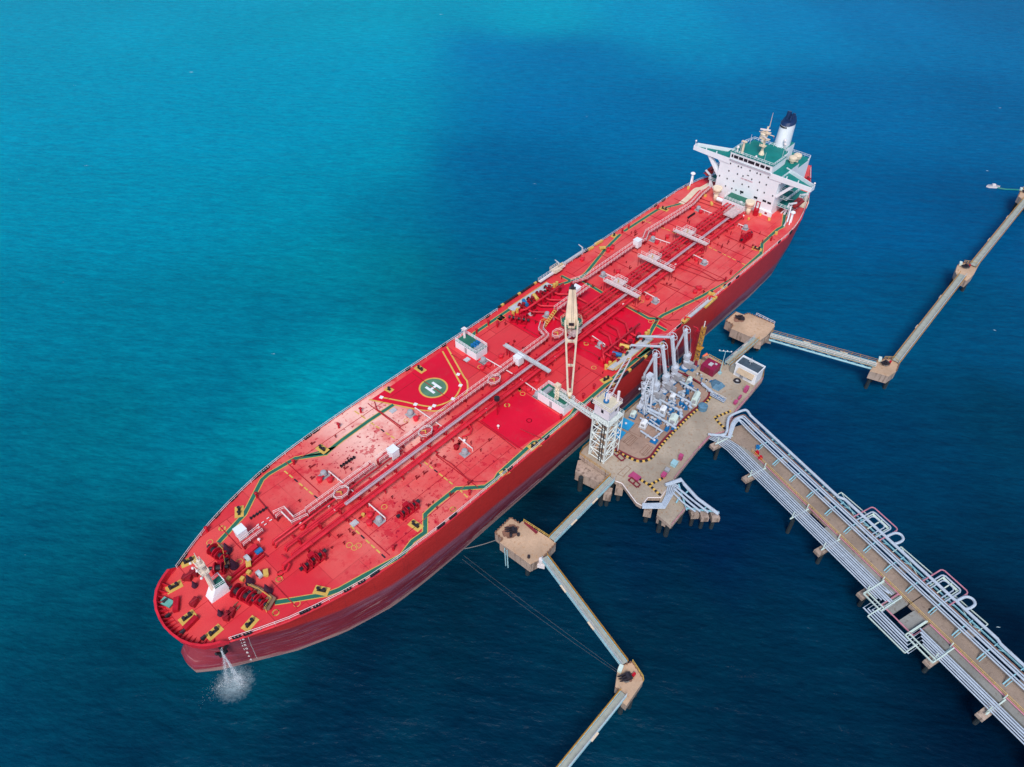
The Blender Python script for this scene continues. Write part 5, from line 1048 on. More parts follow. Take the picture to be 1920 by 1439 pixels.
for x in (93, 97, 104, 114, 124, 134, 144, 151):
    for y in (-30.5, -37, -44):
        if x < 100 and y < -40: continue
        MB().cyl((x, y, -8), (x, y, 5), 0.6, 0.6, 8).build('pile', 'pile', pl)
for q in ((93.8,-38.1), (97.0,-39.2), (96.4,-47.9)): MB().box(q[0], q[1], 4.3, 2.4, 1.8, 2.2, 0.5).build('pile_cap', 'concrete_side', pl); MB().cyl((q[0], q[1], -6), (q[0], q[1], 3.2), 0.5, 0.5, 7).build('pile', 'pile', pl)
ed = MB(); ed.tube([(*q, 7.08) for q in outl[3:10]], 0.12, 4); ed.build('edge_angle', 'rail', pl)
ed = MB(); ed.tube([(*q, 7.1) for q in outl[10:15]], 0.14, 4); ed.rail([(*q, 7) for q in outl[9:12]], 1.0, 2.4, 0.05, 2); ed.rail([(*q, 7) for q in outl[13:16]], 1.0, 2.0, 0.05, 2); ed.build('edge_railing', 'fadedpink', pl)
ed = MB(); ed.rail([(*q, 7) for q in outl[0:3]], 1.0, 1.6, 0.05, 2); ed.rail([(*q, 7) for q in (outl[20], outl[0])], 0.9, 2.2, 0.05, 2); ed.rail([(*q, 7) for q in outl[15:19]], 0.9, 2.2, 0.05, 2); ed.build('edge_railing', 'ochre', pl)
# containment kerb: maroon inside, black and yellow blocks outside
kin = [(139.2,-28.2),(139.2,-32.5),(137.0,-39.1),(136.0,-39.4),(120.5,-39.5),(107.7,-39.8),(105.5,-38.9),(104.5,-36.8),(104.8,-32.8)]+[(104.8,-31.2)]
kin = arc([(q[0], q[1], 0) for q in [(138.6,-27.9),(139.0,-32.7),(136.9,-39.0),(126.3,-39.0),(117.9,-39.1),(112.2,-39.4)]+[(108.1,-39.9),(105.9,-38.9),(105.0,-37.0),(104.3,-31.6)]], 5)
kb = MB(); kb.ribbon(kin, 0.5, 7.28, 0); P = [(p.x, p.y, 7.14) for p in kin]; kb.tube(P, 0.24, 4); kb.build('maroon_kerb', 'plum_steel', pl)
def hazard(pts, off=0.0, step=0.62):
    o = MB(); P = [Vector((p[0], p[1], 0)) for p in pts]; i = 0; carry = 0
    for a, b in zip(P[:-1], P[1:]):
        L = (b-a).length; t = (b-a)/max(L, 1e-6); s_ = carry; rz = math.atan2(t.y, t.x); nn = Vector((-t.y, t.x, 0))
        while s_ < L:
            c = a+t*s_+nn*off; o.box(c.x, c.y, 7.16, step*0.98, 0.5, 0.34, rz, i % 2); i += 1; s_ += step
        carry = s_-L
    return o.build('hazard_kerb', ['yellow', 'black'], pl)
hazard([p for p in kin[10:]], -0.55 if False else 0.55); hazard([(135.0,-46.3),(130.4,-44.6),(129.6,-46.1),(128.8,-48.4)], 0, 0.6); hazard([(104.9,-46.1),(100.8,-44.9)], 0, 0.6); hazard([(100.6,-41.7),(100.7,-44.7),(100.4,-46.3),(100.0,-48.5)], 0, 0.6)
MB().sheet([(p.x, p.y) for p in kin]+[(101.5, -29.4), (139.8, -29.4)], 7.008).build('containment_floor', 'floorbrown', pl)
# seams and hatch outlines in the slab
hs = MB()
def outline_sheet(pts):
    P = pts+[pts[0], pts[1]]; hs.ribbon(P[:-1], 0.13, 7.018, 0)
for pts in ([(107.8,-30.8),(111.2,-31.0),(111.0,-34.1),(107.6,-34.2)], [(107.7,-32.0),(111.0,-32.3),(110.9,-32.7),(107.6,-32.4)], [(107.7,-33.0),(111.0,-33.2),(111.0,-33.7),(107.5,-33.7)], [(107.6,-37.1),(111.0,-37.0),(111.2,-38.7),(107.6,-38.9)], [(107.2,-38.0),(110.8,-37.8),(110.8,-38.2),(107.2,-38.4)], [(111.6,-31.0),(115.1,-30.8),(115.3,-32.5),(112.0,-34.3)], [(98.3,-37.3),(102.0,-37.4),(101.9,-38.6),(98.7,-38.7)]):
    outline_sheet(pts)
hs.build('hatch_seam', 'brown', pl)

# ---- marine loading arms
def loading_arm(X0, y0, label, apex, outer=None, drop=None, folded=None, zp=12.7):
    e = thing('ship_loader', (X0, y0, PZ), label, 'loading arm', 'marine loading arms in a row on the platform')
    b = MB().box(X0, y0, 7.2, 3.2, 2.4, 0.35); b.build('base_pad', 'blue', e)
    r = MB().cyl((X0, y0, 7.4), (X0, y0+0.2, zp-0.6), 0.72, 0.62, 12).cyl((X0, y0, 7.4), (X0, y0, 7.9), 1.1, 0.9, 12).box(X0, y0+0.1, zp-0.5, 1.3, 1.6, 1.5)
    r.cyl((X0-0.9, y0+0.2, zp), (X0+0.9, y0+0.2, zp), 0.5, 0.5, 10); r.box(X0-0.5, y0+0.95, zp-1.6, 0.5, 0.5, 1.4, 0, 1).box(X0+0.2, y0-0.85, zp-2.4, 0.7, 0.4, 1.0, 0, 1).cyl((X0, y0+0.05, zp-2.2), (X0, y0+0.1, zp-1.9), 0.9, 0.9, 12).cyl((X0, y0, 9.6), (X0, y0, 9.85), 0.92, 0.92, 12); r.build('riser', ['alu', 'black'], e)  # black boxes stand in for the arm's shaded bits
    P = Vector((X0, y0+0.3, zp)); A_ = Vector((X0, apex[0], apex[1]))
    a = MB(); beam(a, P, A_, 0.8, 0.6); a.cyl(P, A_, 0.42, 0.36, 8); a.build('inboard_arm', 'alu', e)
    d = (A_-P).normalized(); c = MB(); E0 = P-d*2.8; beam(c, P, E0, 0.5, 0.6); c.box(E0.x, E0.y-0.6, E0.z, 1.5, 2.0, 1.7); c.box(E0.x+0.9, E0.y-1.6, E0.z-1.2, 0.25, 1.9, 2.0); c.build('counterweight', 'grey', e)
    w = MB(); n = 14
    for k in range(n):
        a0 = 2*math.pi*k/n; a1 = 2*math.pi*(k+1)/n; q0 = A_+Vector((0.55, math.cos(a0)*1.15, math.sin(a0)*1.15)); q1 = A_+Vector((0.55, math.cos(a1)*1.15, math.sin(a1)*1.15)); w.cyl(q0, q1, 0.09, 0.09, 4)
        if k % 3 == 0: w.cyl(A_+Vector((0.55, 0, 0)), q0, 0.06, 0.06, 4)
    w.cyl(A_-Vector((0.6, 0, 0)), A_+Vector((0.6, 0, 0)), 0.42, 0.42, 10)
    w.build('sheave_wheel', 'alu', e)
    w2 = MB()
    for k in range(n):
        a0 = 2*math.pi*k/n; a1 = 2*math.pi*(k+1)/n; w2.cyl(P+Vector((0.75, math.cos(a0)*0.9, math.sin(a0)*0.9)), P+Vector((0.75, math.cos(a1)*0.9, math.sin(a1)*0.9)), 0.14, 0.14, 4)
    w2.cyl(P+Vector((0.55, 1.15, 0)), A_+Vector((0.55, 1.15, 0)), 0.035, 0.035, 4); w2.cyl(P+Vector((0.55, -0.9, 0)), A_+Vector((0.55, -1.15, 0)), 0.035, 0.035, 4); w2.build('balance_cable', 'grey', e)
    o = MB()
    if outer:
        O_ = Vector((X0+0.0, outer[0], outer[1])); o.cyl(A_, O_, 0.38, 0.32, 9); o.tube([O_, O_+Vector((0, 0.3, -0.4)), Vector((X0, outer[0]+0.5, drop))], 0.3, 7); o.cyl(A_+Vector((0.3, 0.2, 1.1)), O_+Vector((0.3, -1, 0.2)), 0.03, 0.03, 4); o.build('outboard_arm', 'alu', e)
        MB().cyl((X0, outer[0]+0.5, drop+0.4), (X0, outer[0]+0.5, drop-0.4), 0.55, 0.5, 9).cyl((X0-0.5, outer[0]+0.5, drop-0.2), (X0+0.7, outer[0]+0.5, drop-0.2), 0.4, 0.4, 9).build('coupler', 'black', e)
    else:
        F_ = Vector((X0-0.0, folded[0], folded[1])); o.cyl(A_, F_, 0.34, 0.3, 9); o.cyl(F_, F_-Vector((0, 0, 1.2)), 0.35, 0.35, 8); o.build('outboard_arm', 'alu', e)
        MB().box(F_.x, F_.y, F_.z-1.6, 0.9, 0.9, 0.9).build('coupler', 'grey', e)
    return e
loading_arm(141.4, -28.4, 'grey white loading arm folded down, farthest right of the row near the red post', (-26.2, 19.3), folded=(-24.3, 10.8), zp=11.6)
loading_arm(134.3, -29.0, 'tallest grey white loading arm reaching high over the tanker rail, outer end bent down', (-26.3, 21.4), outer=(-16.8, 14.9), drop=15.3, zp=12.4) if False else loading_arm(134.3, -29.0, 'tall loading arm whose outer pipe reaches furthest over the tanker, its end bent down', (-26.3, 21.4), outer=(-16.6, 16.2), drop=15.2, zp=12.4)
loading_arm(129.6, -29.3, 'grey white loading arm with straight outer pipe connected to the tanker manifold', (-26.5, 21.3), outer=(-17.4, 16.4), drop=15.3, zp=12.6)
loading_arm(124.8, -29.4, 'grey white loading arm folded down next to the old lattice tower', (-27.4, 22.2), folded=(-25.4, 14.4), zp=13.0)
# old small-bore arm: cluttered lattice frame standing left of the row
oa = thing('lattice_loader', (120.5, -29.6, PZ), 'cluttered grey lattice frame of an older loading arm left of the four big arms', 'loading arm')
l_ = MB().lattice((119.6, -29.6, PZ), (122.6, -28.2, 16.8), 1.5, 1.3, 8, 0.08).lattice((119.0, -30.6, PZ+0.5), (121.2, -27.4, 15.2), 0.8, 0.8, 8, 0.06); l_.build('frame', 'alu', oa)
l_ = MB().cyl((121.9, -30.4, PZ), (123.4, -28.8, 16.2), 0.3, 0.3, 8).cyl((117.8, -29.0, 9.5), (122.6, -28.2, 16.6), 0.18, 0.18, 6).cyl((118.2, -31, PZ), (119.4, -29.6, 14), 0.14, 0.14, 6).box(122.6, -28.2, 16.9, 1.6, 1.4, 1.0).box(118.0, -29.4, 10.0, 1.5, 1.2, 0.8)
for k in range(14): x = rr.uniform(117.5, 122.8); z = rr.uniform(8, 15.5); y = -30.2+(z-8)*0.22+rr.uniform(-0.6, 0.6); l_.box(x, y, z, rr.uniform(0.4, 1.1), rr.uniform(0.3, 0.8), rr.uniform(0.2, 0.7), rr.uniform(0, 3))
l_.build('arm_pipe', 'alu', oa)
MB().box(120.4, -29.9, 7.2, 3.4, 2.6, 0.35).build('base_pad', 'blue', oa)

# ---- pipework on the platform
def pipe_run(pts, r, label, mat='insul', z=8.2):
    o = MB(); o.tube([(p[0], p[1], (p[2] if len(p) > 2 else z)) for p in pts], r, 8)
    P = [Vector((p[0], p[1], 0)) for p in pts]
    for a, b in zip(P[:-1], P[1:]):
        k = max(1, int((b-a).length/3.0))
        for i in range(k): q = a.lerp(b, (i+0.5)/k); o.bx(q.x-0.15, q.x+0.15, q.y-0.15, q.y+0.15, PZ, z-r*0.8, 1)
        for i in range(max(1, int((b-a).length/2.2))): q = a.lerp(b, (i+0.4)/max(1, int((b-a).length/2.2))); t = (b-a).normalized()*0.12; o.cyl((q.x-t.x, q.y-t.y, z), (q.x+t.x, q.y+t.y, z), r*1.55, r*1.55, 8)
    ob = o.build('process_pipe', [mat, 'galv'], None, (pts[0][0], pts[0][1], PZ), smooth=False)
    return tag(ob, label, 'pipe', 'silver process pipes behind the loading arms')
pipe_run([(134.7,-30.3),(134.3,-36.5)], 0.26, 'silver pipe running from the pad of the tall bent arm to the big pale cabinet')
pipe_run([(129.7,-30.2),(129.8,-37.6),(128.4,-37.9),(128.3,-38.9)], 0.26, 'silver pipe with hooked end running from the straight reaching arm')
pipe_run([(125.2,-29.7),(125.4,-37.5),(123.9,-38.1),(123.8,-38.9)], 0.3, 'thick silver pipe with hooked end between the third and fourth blue valve groups')
pipe_run([(119.6,-31.0),(119.6,-38.1),(119.5,-39.8)], 0.3, 'longest silver pipe, passing under the cream cabinets to the maroon kerb')
pipe_run([(120.3,-30.1),(120.9,-35.4)], 0.42, 'thickest dull silver pipe lying beside the longest one')
pipe_run([(116.3,-30.9),(116.3,-37.8),(112.5,-37.5),(112.7,-33.6)], 0.24, 'silver pipe loop nearest the blue square covers')
pipe_run([(124.4,-34.5),(124.4,-36.7),(124.3,-38.6)] if False else [(122.9,-30.1),(124.4,-29.8),(124.6,-31.3),(123.7,-32.2)], 0.28, 'silver U-bend pipe beside the leftmost arm base')
pipe_run([(125.6,-33.3),(126.9,-33.4),(126.6,-34.7)], 0.28, 'silver U-bend pipe with blue flange in the middle of the pipework')
pipe_run([(130.5,-33.1),(131.6,-33.3),(131.1,-34.7)], 0.28, 'silver U-bend pipe with blue flange nearest the straight reaching arm')
pipe_run([(133.3,-33.1),(134.7,-33.3),(134.2,-35.5)], 0.2, 'silver bent pipe nearest the mint cabinet')
pipe_run([(138.1,-35.6),(136.9,-40.0)], 0.35, 'silver pipe bundle beside the dull blue tarpaulin')
pipe_run([(117.5,-33.0),(117.2,-36.3)], 0.18, 'thin silver pipe beside the leftmost cream cabinet')
pipe_run([(128.2,-34.6),(130.0,-38.1)] if False else [(125.3,-30.8),(125.4,-33.5)], 0.2, 'thin silver pipe behind the U-bends')
k = 0
VLB = ['nearest the tall bent arm', 'by the mint cabinet', 'by the first U-bend', 'under the grey pipe hook', 'right of the middle pipe hook', 'near the middle of the pipework', 'by the second U-bend', 'left of the big cream cabinet', 'by the fallen pipe end', 'beside the third U-bend', 'nearest the kerb corner', 'at the end of the longest pipe', 'beside the first cream cabinet', 'at the leftmost pipe', 'between the left pipes', 'by the folded arm base', 'behind the left pipe loop', 'beside the control valves']
for q in [(135.1,-31.7),(136.2,-33.3),(131.6,-34.1),(130.0,-34.9),(128.2,-37.1),(128.4,-35.7),(126.9,-34.2),(123.6,-35.2),(125.2,-37.3),(125.1,-34.9),(118.5,-37.8),(119.7,-39.0),(117.9,-34.3),(117.9,-33.4),(119.1,-34.9),(124.3,-28.6),(119.6,-29.1),(133.5,-34.2)]:
    e = thing('valve', (q[0], q[1], PZ), 'blue flanged valve '+VLB[k], 'valve', 'blue valves among the silver pipes', rr.uniform(0, 1.5)); k += 1
    MB().bx(-0.75, 0.75, -0.5, 0.5, 0.02, 0.2).cyl((-0.6, 0, 0.75), (0.6, 0, 0.75), 0.45, 0.45, 8).build('body', 'blue', None).parent = e
    MB().cyl((0, 0, 1.1), (0, 0, 1.9), 0.12, 0.12, 6).cyl((0, 0, 1.85), (0, 0, 1.93), 0.45, 0.45, 8).build('handwheel', 'galv', None).parent = e
skid = thing('pipe_skid', (130, -34, PZ), 'cluster of small grey and blue brackets, drains and fittings between the silver pipes', 'pipe skid')
for i in range(95):
    x, y = rr.uniform(117.5, 141.5), rr.uniform(-37.0, -30.8); m_ = rr.choice(('galv', 'galv', 'grey', 'blue', 'black'))
    if rr.random() < 0.7: MB().box(x, y, PZ+rr.uniform(0.2, 0.8), rr.uniform(0.3, 1.6), rr.uniform(0.12, 0.35), rr.uniform(0.15, 0.4), rr.choice((0, 1.57, 0.6))).build('bracket', m_, skid)
    else: h = rr.uniform(0.7, 1.7); MB().cyl((x, y, PZ), (x, y, PZ+h), 0.1, 0.1, 5).cyl((x, y, PZ+h), (x, y, PZ+h+0.06), 0.3, 0.3, 7).build('drain_valve', m_, skid)
CAB = [((136.5,-32.7), 'mint', 'narrow mint cabinet on a blue stand behind the tall bent arm', 1.3, 1.2, 2.2, 'trestle_blue'), ((128.3,-32.8), 'white', 'white cabinet by the straight reaching arm pipe', 1.3, 1.3, 1.9, 'blue'), ((122.6,-33.7), 'white', 'white box cabinet in the middle of the pipework', 1.7, 1.5, 2.0, 'galv'),
       ((115.4,-32.7), 'white', 'white box cabinet at the left end, beside the thin silver pipe', 1.7, 1.5, 1.7, 'galv'), ((121.3,-37.7), 'mint', 'tall pale cabinet with sloping top nearest the kerb', 2.0, 1.9, 2.7, 'galv'), ((132.0,-37.6), 'mint', 'long pale green cabinet near the kerb corner', 3.2, 1.5, 2.4, 'galv'), ((116.3,-28.8), 'mint', 'rounded pale cabinet on a blue pad nearest the blue square covers', 1.5, 1.3, 1.6, 'blue')]
for q, m_, lb, sx_, sy_, h, bm_ in CAB:
    e = thing('cabinet', (q[0], q[1], PZ), lb, 'equipment cabinet', 'pale equipment cabinets among the pipes', 0.25)
    b = MB(); b.bx(-sx_/2, sx_/2, -sy_/2, sy_/2, 0.5, 0.5+h*0.75); b.add([(-sx_/2, -sy_/2, 0.5+h*0.75), (sx_/2, -sy_/2, 0.5+h*0.75), (sx_/2, sy_/2, 0.5+h*0.75), (-sx_/2, sy_/2, 0.5+h*0.75), (-sx_/2+0.15, 0, 0.5+h), (sx_/2-0.15, 0, 0.5+h)], [[0, 1, 5, 4], [2, 3, 4, 5], [1, 2, 5], [3, 0, 4]]); b.build('housing', m_, None).parent = e
    MB().bx(-sx_/2-0.2, sx_/2+0.2, -sy_/2-0.2, sy_/2+0.2, 0.02, 0.5).build('stand', bm_, None).parent = e
    MB().bx(-sx_/2-0.03, -sx_/2-0.004, -sy_*0.3, sy_*0.3, 0.7, 0.5+h*0.6).build('door', 'grey', None).parent = e
for q, lb, s_ in (((112.8,-29.1), 'large bright blue square cover lying on the slab by the access tower', 3.2), ((108.8,-29.6), 'smaller bright blue square cover nearest the access tower', 2.9), ((113.0,-37.7), 'small dark blue square pad with a white cap', 1.7)):
    o = MB().box(q[0], q[1], PZ+0.2, s_, s_, 0.38, 0.12).box(q[0], q[1], PZ+0.45, s_*0.55, s_*0.55, 0.12, 0.12).cyl((q[0], q[1], PZ+0.5), (q[0], q[1], PZ+0.65), 0.3, 0.3, 10, 1)
    tag(o.build('square_cover', ['sky_blue' if s_ > 1.8 else 'blue', 'rail'], None, (q[0], q[1], PZ)), lb, 'cover', 'blue square covers on the slab')

# ---- access (gangway) tower with its bridge onto the ship
at_ = thing('access_tower', (100.6, -30.5, PZ), 'tall white lattice access tower topped by a cabin, its grey gangway reaching onto the tanker', 'access tower')
TX0, TX1, TY0, TY1 = 98.7, 102.4, -32.7, -28.3
l_ = MB()
for x in (TX0, TX1):
    for y in (TY0, TY1): l_.bx(x-0.17, x+0.17, y-0.17, y+0.17, PZ, 22.0)
zz = [7.4, 10, 12.6, 15.2, 17.8, 20.4]
for i, z in enumerate(zz):
    for (a, b) in (((TX0, TY0), (TX1, TY0)), ((TX1, TY0), (TX1, TY1)), ((TX1, TY1), (TX0, TY1)), ((TX0, TY1), (TX0, TY0))):
        l_.cyl((*a, z), (*b, z), 0.14, 0.14, 4)
        if i < len(zz)-1:
            p, q = ((*a, z), (*b, zz[i+1])) if i % 2 else ((*b, z), (*a, zz[i+1])); l_.cyl(p, q, 0.12, 0.12, 4)
            if i % 2 == 0: m_ = ((a[0]+b[0])/2, (a[1]+b[1])/2, zz[i+1]); l_.cyl((*a, z), m_, 0.07, 0.07, 4)
l_.build('lattice_frame', 'towerwhite', at_)
l_ = MB()
for i, z in enumerate(zz[:-1]): beam(l_, Vector((99.3, -31.9 if i % 2 else -29.0, z)), Vector((101.8, -31.9 if i % 2 else -29.0, zz[i+1])), 0.7, 0.12); l_.bx(98.9, 102.2, -32.4, -28.6, zz[i+1]-0.08, zz[i+1]) if i in (4,) else l_.bx(101.4, 102.2, -32.2, -28.8, zz[i+1]-0.08, zz[i+1])
l_.build('stair_flight', 'concrete_warm', at_)
MB().bx(TX0-0.3, TX0-0.18, -32.1, -31.9, PZ, 20.8).bx(TX0-0.3, TX0-0.18, -31.4, -31.2, PZ, 20.8).build('lift_rail', 'black', at_)
l_ = MB().bx(TX0-0.5, TX1+1.6, TY0-0.5, TY1+0.5, 20.5, 20.7); l_.rail([(TX0-0.5, TY0-0.5, 20.7), (TX1+1.6, TY0-0.5, 20.7), (TX1+1.6, TY1+0.5, 20.7), (TX0-0.5, TY1+0.5, 20.7)], 1.0, 1.2, 0.05, 2, 0, True)
for y in (TY0-0.4, TY1+0.4): l_.cyl((TX1+1.5, y, PZ), (TX1+1.5, y, 20.5), 0.12, 0.12, 4)
for z in (9.6, 12.2, 14.8, 17.4): l_.cyl((TX1+1.5, TY0-0.4, z), (TX1+1.5, TY1+0.4, z+2.4), 0.08, 0.08, 4); l_.cyl((TX1+0.1, TY0-0.2, z), (TX1+1.5, TY0-0.4, z+1.2), 0.07, 0.07, 4)
l_.build('landing', 'towerwhite', at_)
c_ = MB().bx(TX0-0.1, TX1+0.1, TY0+0.1, TY1-0.1, 22.0, 25.2, 0, None, 1); c_.bx(TX0-0.5, TX1+0.5, TY0-0.4, TY1+0.4, 25.2, 25.4, 0, None, 1); c_.rail([(TX0-0.4, TY0-0.3, 25.4), (TX1+0.4, TY0-0.3, 25.4), (TX1+0.4, TY1+0.3, 25.4), (TX0-0.4, TY1+0.3, 25.4)], 1.0, 1.1, 0.05, 2, 0, True)
M['roofcream'] = paint('cream_roof_felt', (0.6, 0.55, 0.42, 1), 0.7, 0.1, 0.8, GRIME, 0.3); M['cabinwhite'] = paint('pinkish_white_cabin', (0.78, 0.72, 0.77, 1), 0.5, 0.05, 0.6, GRIME, 0.25)
cab = c_.build('cabin', ['cabinwhite', 'roofcream'], at_); MB().bx(TX0-0.13, TX0-0.104, -31.0, -30.3, 23.4, 24.4).build('window', 'glass', cab); MB().bx(TX0+2.2, TX0+2.9, TY0+0.07, TY0+0.096, 23.4, 24.4).build('window', 'glass', cab)
MB().cyl((100.4, -30.2, 25.4), (100.4, -30.2, 28.0), 0.3, 0.2, 8).cyl((102.4, -32.0, 25.4), (102.4, -32.0, 28.5), 0.33, 0.33, 10).box(101.6, -29.8, 25.9, 1.4, 0.9, 0.8, 0.4).build('roof_unit', 'rail', cab)
MB().box(101.0, -29.6, 26.8, 1.2, 0.5, 0.5, 0.5).cyl((100.4, -30.2, 25.45), (100.4, -30.2, 25.8), 0.7, 0.7, 10).build('hoist_motor', 'blue', cab)
G0 = Vector((100.4, -28.4, 22.2)); G1 = Vector((105.2, -17.2, 16.4)); 
g0 = Vector((*(99.1,-28.3), 20.0)); g1 = Vector((*(101.7,-14.4), 17.4))
l_ = MB(); beam(l_, g0, g1, 0.6, 0.08); dd = (g1-g0).normalized(); nn_ = Vector((-dd.y, dd.x, 0)).normalized()*0.55
for k in (1, -1): l_.rail([g0+nn_*k, g1+nn_*k], 1.1, 1.0, 0.06, 2); beam(l_, g0+nn_*k-Vector((0, 0, 0.2)), g1+nn_*k-Vector((0, 0, 0.2)), 0.14, 0.5)
l_.build('ship_gangway', 'towerwhite', at_)
# long luffing boom of the tower, leaning over the tanker's side towards the manifold
q0 = Vector((*(101.9,-29.5), 25.6)); q1 = Vector((*(125.9,-19.4), 15.6))
l_ = MB(); dd = (q1-q0).normalized(); nn_ = Vector((-dd.y, dd.x, 0)).normalized()*0.7
for k in (1, -1): beam(l_, q0+nn_*k, q1+nn_*k*0.7, 0.3, 0.4)
for i in range(9): t = i/8; l_.cyl(q0.lerp(q1, t)+nn_*(1-0.4*t), q0.lerp(q1, min(1, t+0.1))-nn_*(1-0.4*t), 0.06, 0.06, 4)
l_.build('boom', 'rail', at_)

# ---- control house, container, masts, drums
ch = thing('control_house', (150, -42.6, PZ), 'white control house with tan awning and dark blue-grey roof at the platform corner', 'control house')
o = MB().bx(148.2, 151.9, -46.0, -39.6, PZ, 11.0, 0, None, 1); o.bx(148.0, 148.2, -46.2, -39.4, 10.9, 11.5).bx(151.9, 152.1, -46.2, -39.4, 10.9, 11.5).bx(148.2, 151.9, -46.2, -46.0, 10.9, 11.5).bx(148.2, 151.9, -39.6, -39.4, 10.9, 11.5)
M['roofdark'] = paint('dark_blue_grey_roof', (0.05, 0.08, 0.11, 1), 0.6, 0.3, 0.6, (0.2, 0.2, 0.2, 1), 0.4); o.build('walls', ['white', 'roofdark'], ch)
o = MB(); o.add([(148.15, -45.4, 10.3), (148.15, -40.6, 10.3), (146.9, -40.6, 9.3), (146.9, -45.4, 9.3)], [[0, 1, 2, 3], [3, 2, 1, 0]]); o.build('awning', 'cream', ch)
MB().bx(148.12, 148.19, -45.0, -43.6, PZ+1, PZ+2).build('window', 'glass', ch); MB().bx(148.12, 148.19, -42.4, -41.5, PZ+0.02, PZ+2.1).build('door', 'grey', ch)
MB().cyl((150.5, -42.5, 11.0), (150.5, -42.5, 13.5), 0.06, 0.04, 5).box(150.5, -42.5, 12.2, 0.2, 1.0, 0.6, 0.4).build('aerial', 'galv', ch); MB().bx(148.5, 150, -39.35, -38.2, PZ, 9.4).build('side_cupboard', 'concrete_grey', ch)
o = thing('shipping_container', (145.2, -34.2, PZ), 'maroon metal container store with yellow rail behind, beside the light mast', 'container')
MB().bx(143.2, 147.0, -36.0, -32.0, PZ+0.1, 9.4).build('walls', 'container', o); MB().box(145, -34, 9.5, 1.4, 1.0, 0.15).box(146.0, -35, 9.47, 0.6, 0.6, 0.12).build('roof_vent', 'galv', o)
MB().rail([(147.6, -36.2, PZ), (147.6, -31.5, PZ)], 3.0, 1.4, 0.07, 3).build('railing', 'yellow', o)
MB().box(143.15, -34, 8.2, 0.05, 1.6, 1.9).build('door', 'plum_steel', o)
lm = thing('light_mast', (145.9, -36.7, PZ), 'slim pale light mast with four floodlights on a crossbar', 'light mast')
MB().cyl((145.9, -36.7, PZ), (145.9, -36.7, 15.3), 0.14, 0.08, 6).cyl((144.9, -35.4, 15.3), (146.6, -38.0, 15.3), 0.07, 0.07, 4).box(145.9, -36.7, 7.3, 0.8, 0.8, 0.6).build('pole', 'pale_blue', lm)
for t in (0, 0.33, 0.66, 1): MB().box(144.9+1.7*t, -35.4-2.6*t, 15.45, 0.3, 0.3, 0.2).build('floodlight', 'rail', lm)
wsx = Vector((*(145.3,-30.9), 9.0)); we = thing('windsock', (wsx.x, wsx.y, PZ), 'orange windsock on a short pole behind the maroon container', 'windsock')
MB().cyl((wsx.x, wsx.y, PZ), (wsx.x, wsx.y, 10.6), 0.07, 0.05, 5).build('pole', 'ochre', we); w1 = Vector((*(145.6,-32.0), 11.6)); MB().cyl(Vector((wsx.x, wsx.y, 10.3)), Vector((*(146.5,-31.6), 10.8)), 0.16, 0.42, 10).build('sock', 'windsock', we)
yl = thing('yellow_lattice_tower', (146.3, -28.9, PZ), 'slender ochre yellow lattice ladder tower at the platform edge near the hull', 'ladder tower')
MB().lattice((146.3, -28.9, PZ), (146.3, -28.9, 19.0), 0.9, 0.9, 12, 0.07).bx(145, 147, -30, -28.2, 11.8, 11.9).build('frame', 'ochre', yl); MB().cyl((146.3, -28.9, 19), (146.3, -28.9, 21), 0.14, 0.14, 6).build('tip', 'rail', yl)
rp_ = thing('fire_monitor_tower', (142.9, -28.6, PZ), 'tall dark red square post rising beside the rightmost loading arm', 'monitor tower')
MB().bx(142.2, 143.5, -29.4, -28.2, PZ, 19.8).build('column', 'darkred', rp_); MB().box(142.9, -29.6, 7.25, 3.2, 2.6, 0.3).build('base_pad', 'blue', rp_); MB().box(143.4, -30.4, 8.2, 2.4, 0.8, 0.9, 0.5).build('pump', 'plum_steel', rp_); MB().cyl((142.9, -28.8, 19.8), (142.9, -28.8, 20.6), 0.3, 0.2, 8).cyl((142.9, -28.8, 20.6), (142.4, -27.5, 21.0), 0.16, 0.1, 6).build('monitor', 'winchred', rp_)
tr_ = thing('tarpaulin_heap', (*(141.5,-38.6), PZ), 'crumpled dull blue tarpaulin covering gear on the slab in front of the white control house', 'tarpaulin'); o = MB(); P = [(141.6,-36.3),(143.2,-36.9),(142.7,-40.5),(139.6,-40.1),(139.5,-38.2)]; c = (141.5,-38.3)
vs = [(x, y, PZ+0.02) for x, y in P]+[((x+c[0])/2+rr.uniform(-.3, .3), (y+c[1])/2+rr.uniform(-.3, .3), PZ+rr.uniform(0.5, 1.1)) for x, y in P]+[(c[0], c[1], PZ+0.7)]
o.add(vs, [[i, (i+1) % 5, 5+(i+1) % 5, 5+i] for i in range(5)]+[[5+i, 5+(i+1) % 5, 10] for i in range(5)]); o.build('cover_sheet', 'water_tank', tr_)
q0, q1 = Vector((*(136.9,-39.4), 7.5)), Vector((*(137.0,-43.5), 7.5)); o = MB(); beam(o, q0, q1, 0.9, 0.5); o.lattice(q0+Vector((0, 0, 0.4)), q1+Vector((0, 0, 0.4)), 1.1, 0.6, 5, 0.06, 1); tag(o.build('stowed_gangway', ['blue', 'galv'], None, q0.lerp(q1, 0.5)), 'dark blue portable brow lying on the slab past the kerb corner', 'gangway')
q = (146.2,-41.9); o = MB(); n = 14
for k in range(n): a0, a1 = 2*math.pi*k/n, 2*math.pi*(k+1)/n; o.cyl((q[0]+0.75*math.cos(a0), q[1]+0.75*math.sin(a0), 7.5), (q[0]+0.75*math.cos(a1), q[1]+0.75*math.sin(a1), 7.5), 0.3, 0.3, 6)
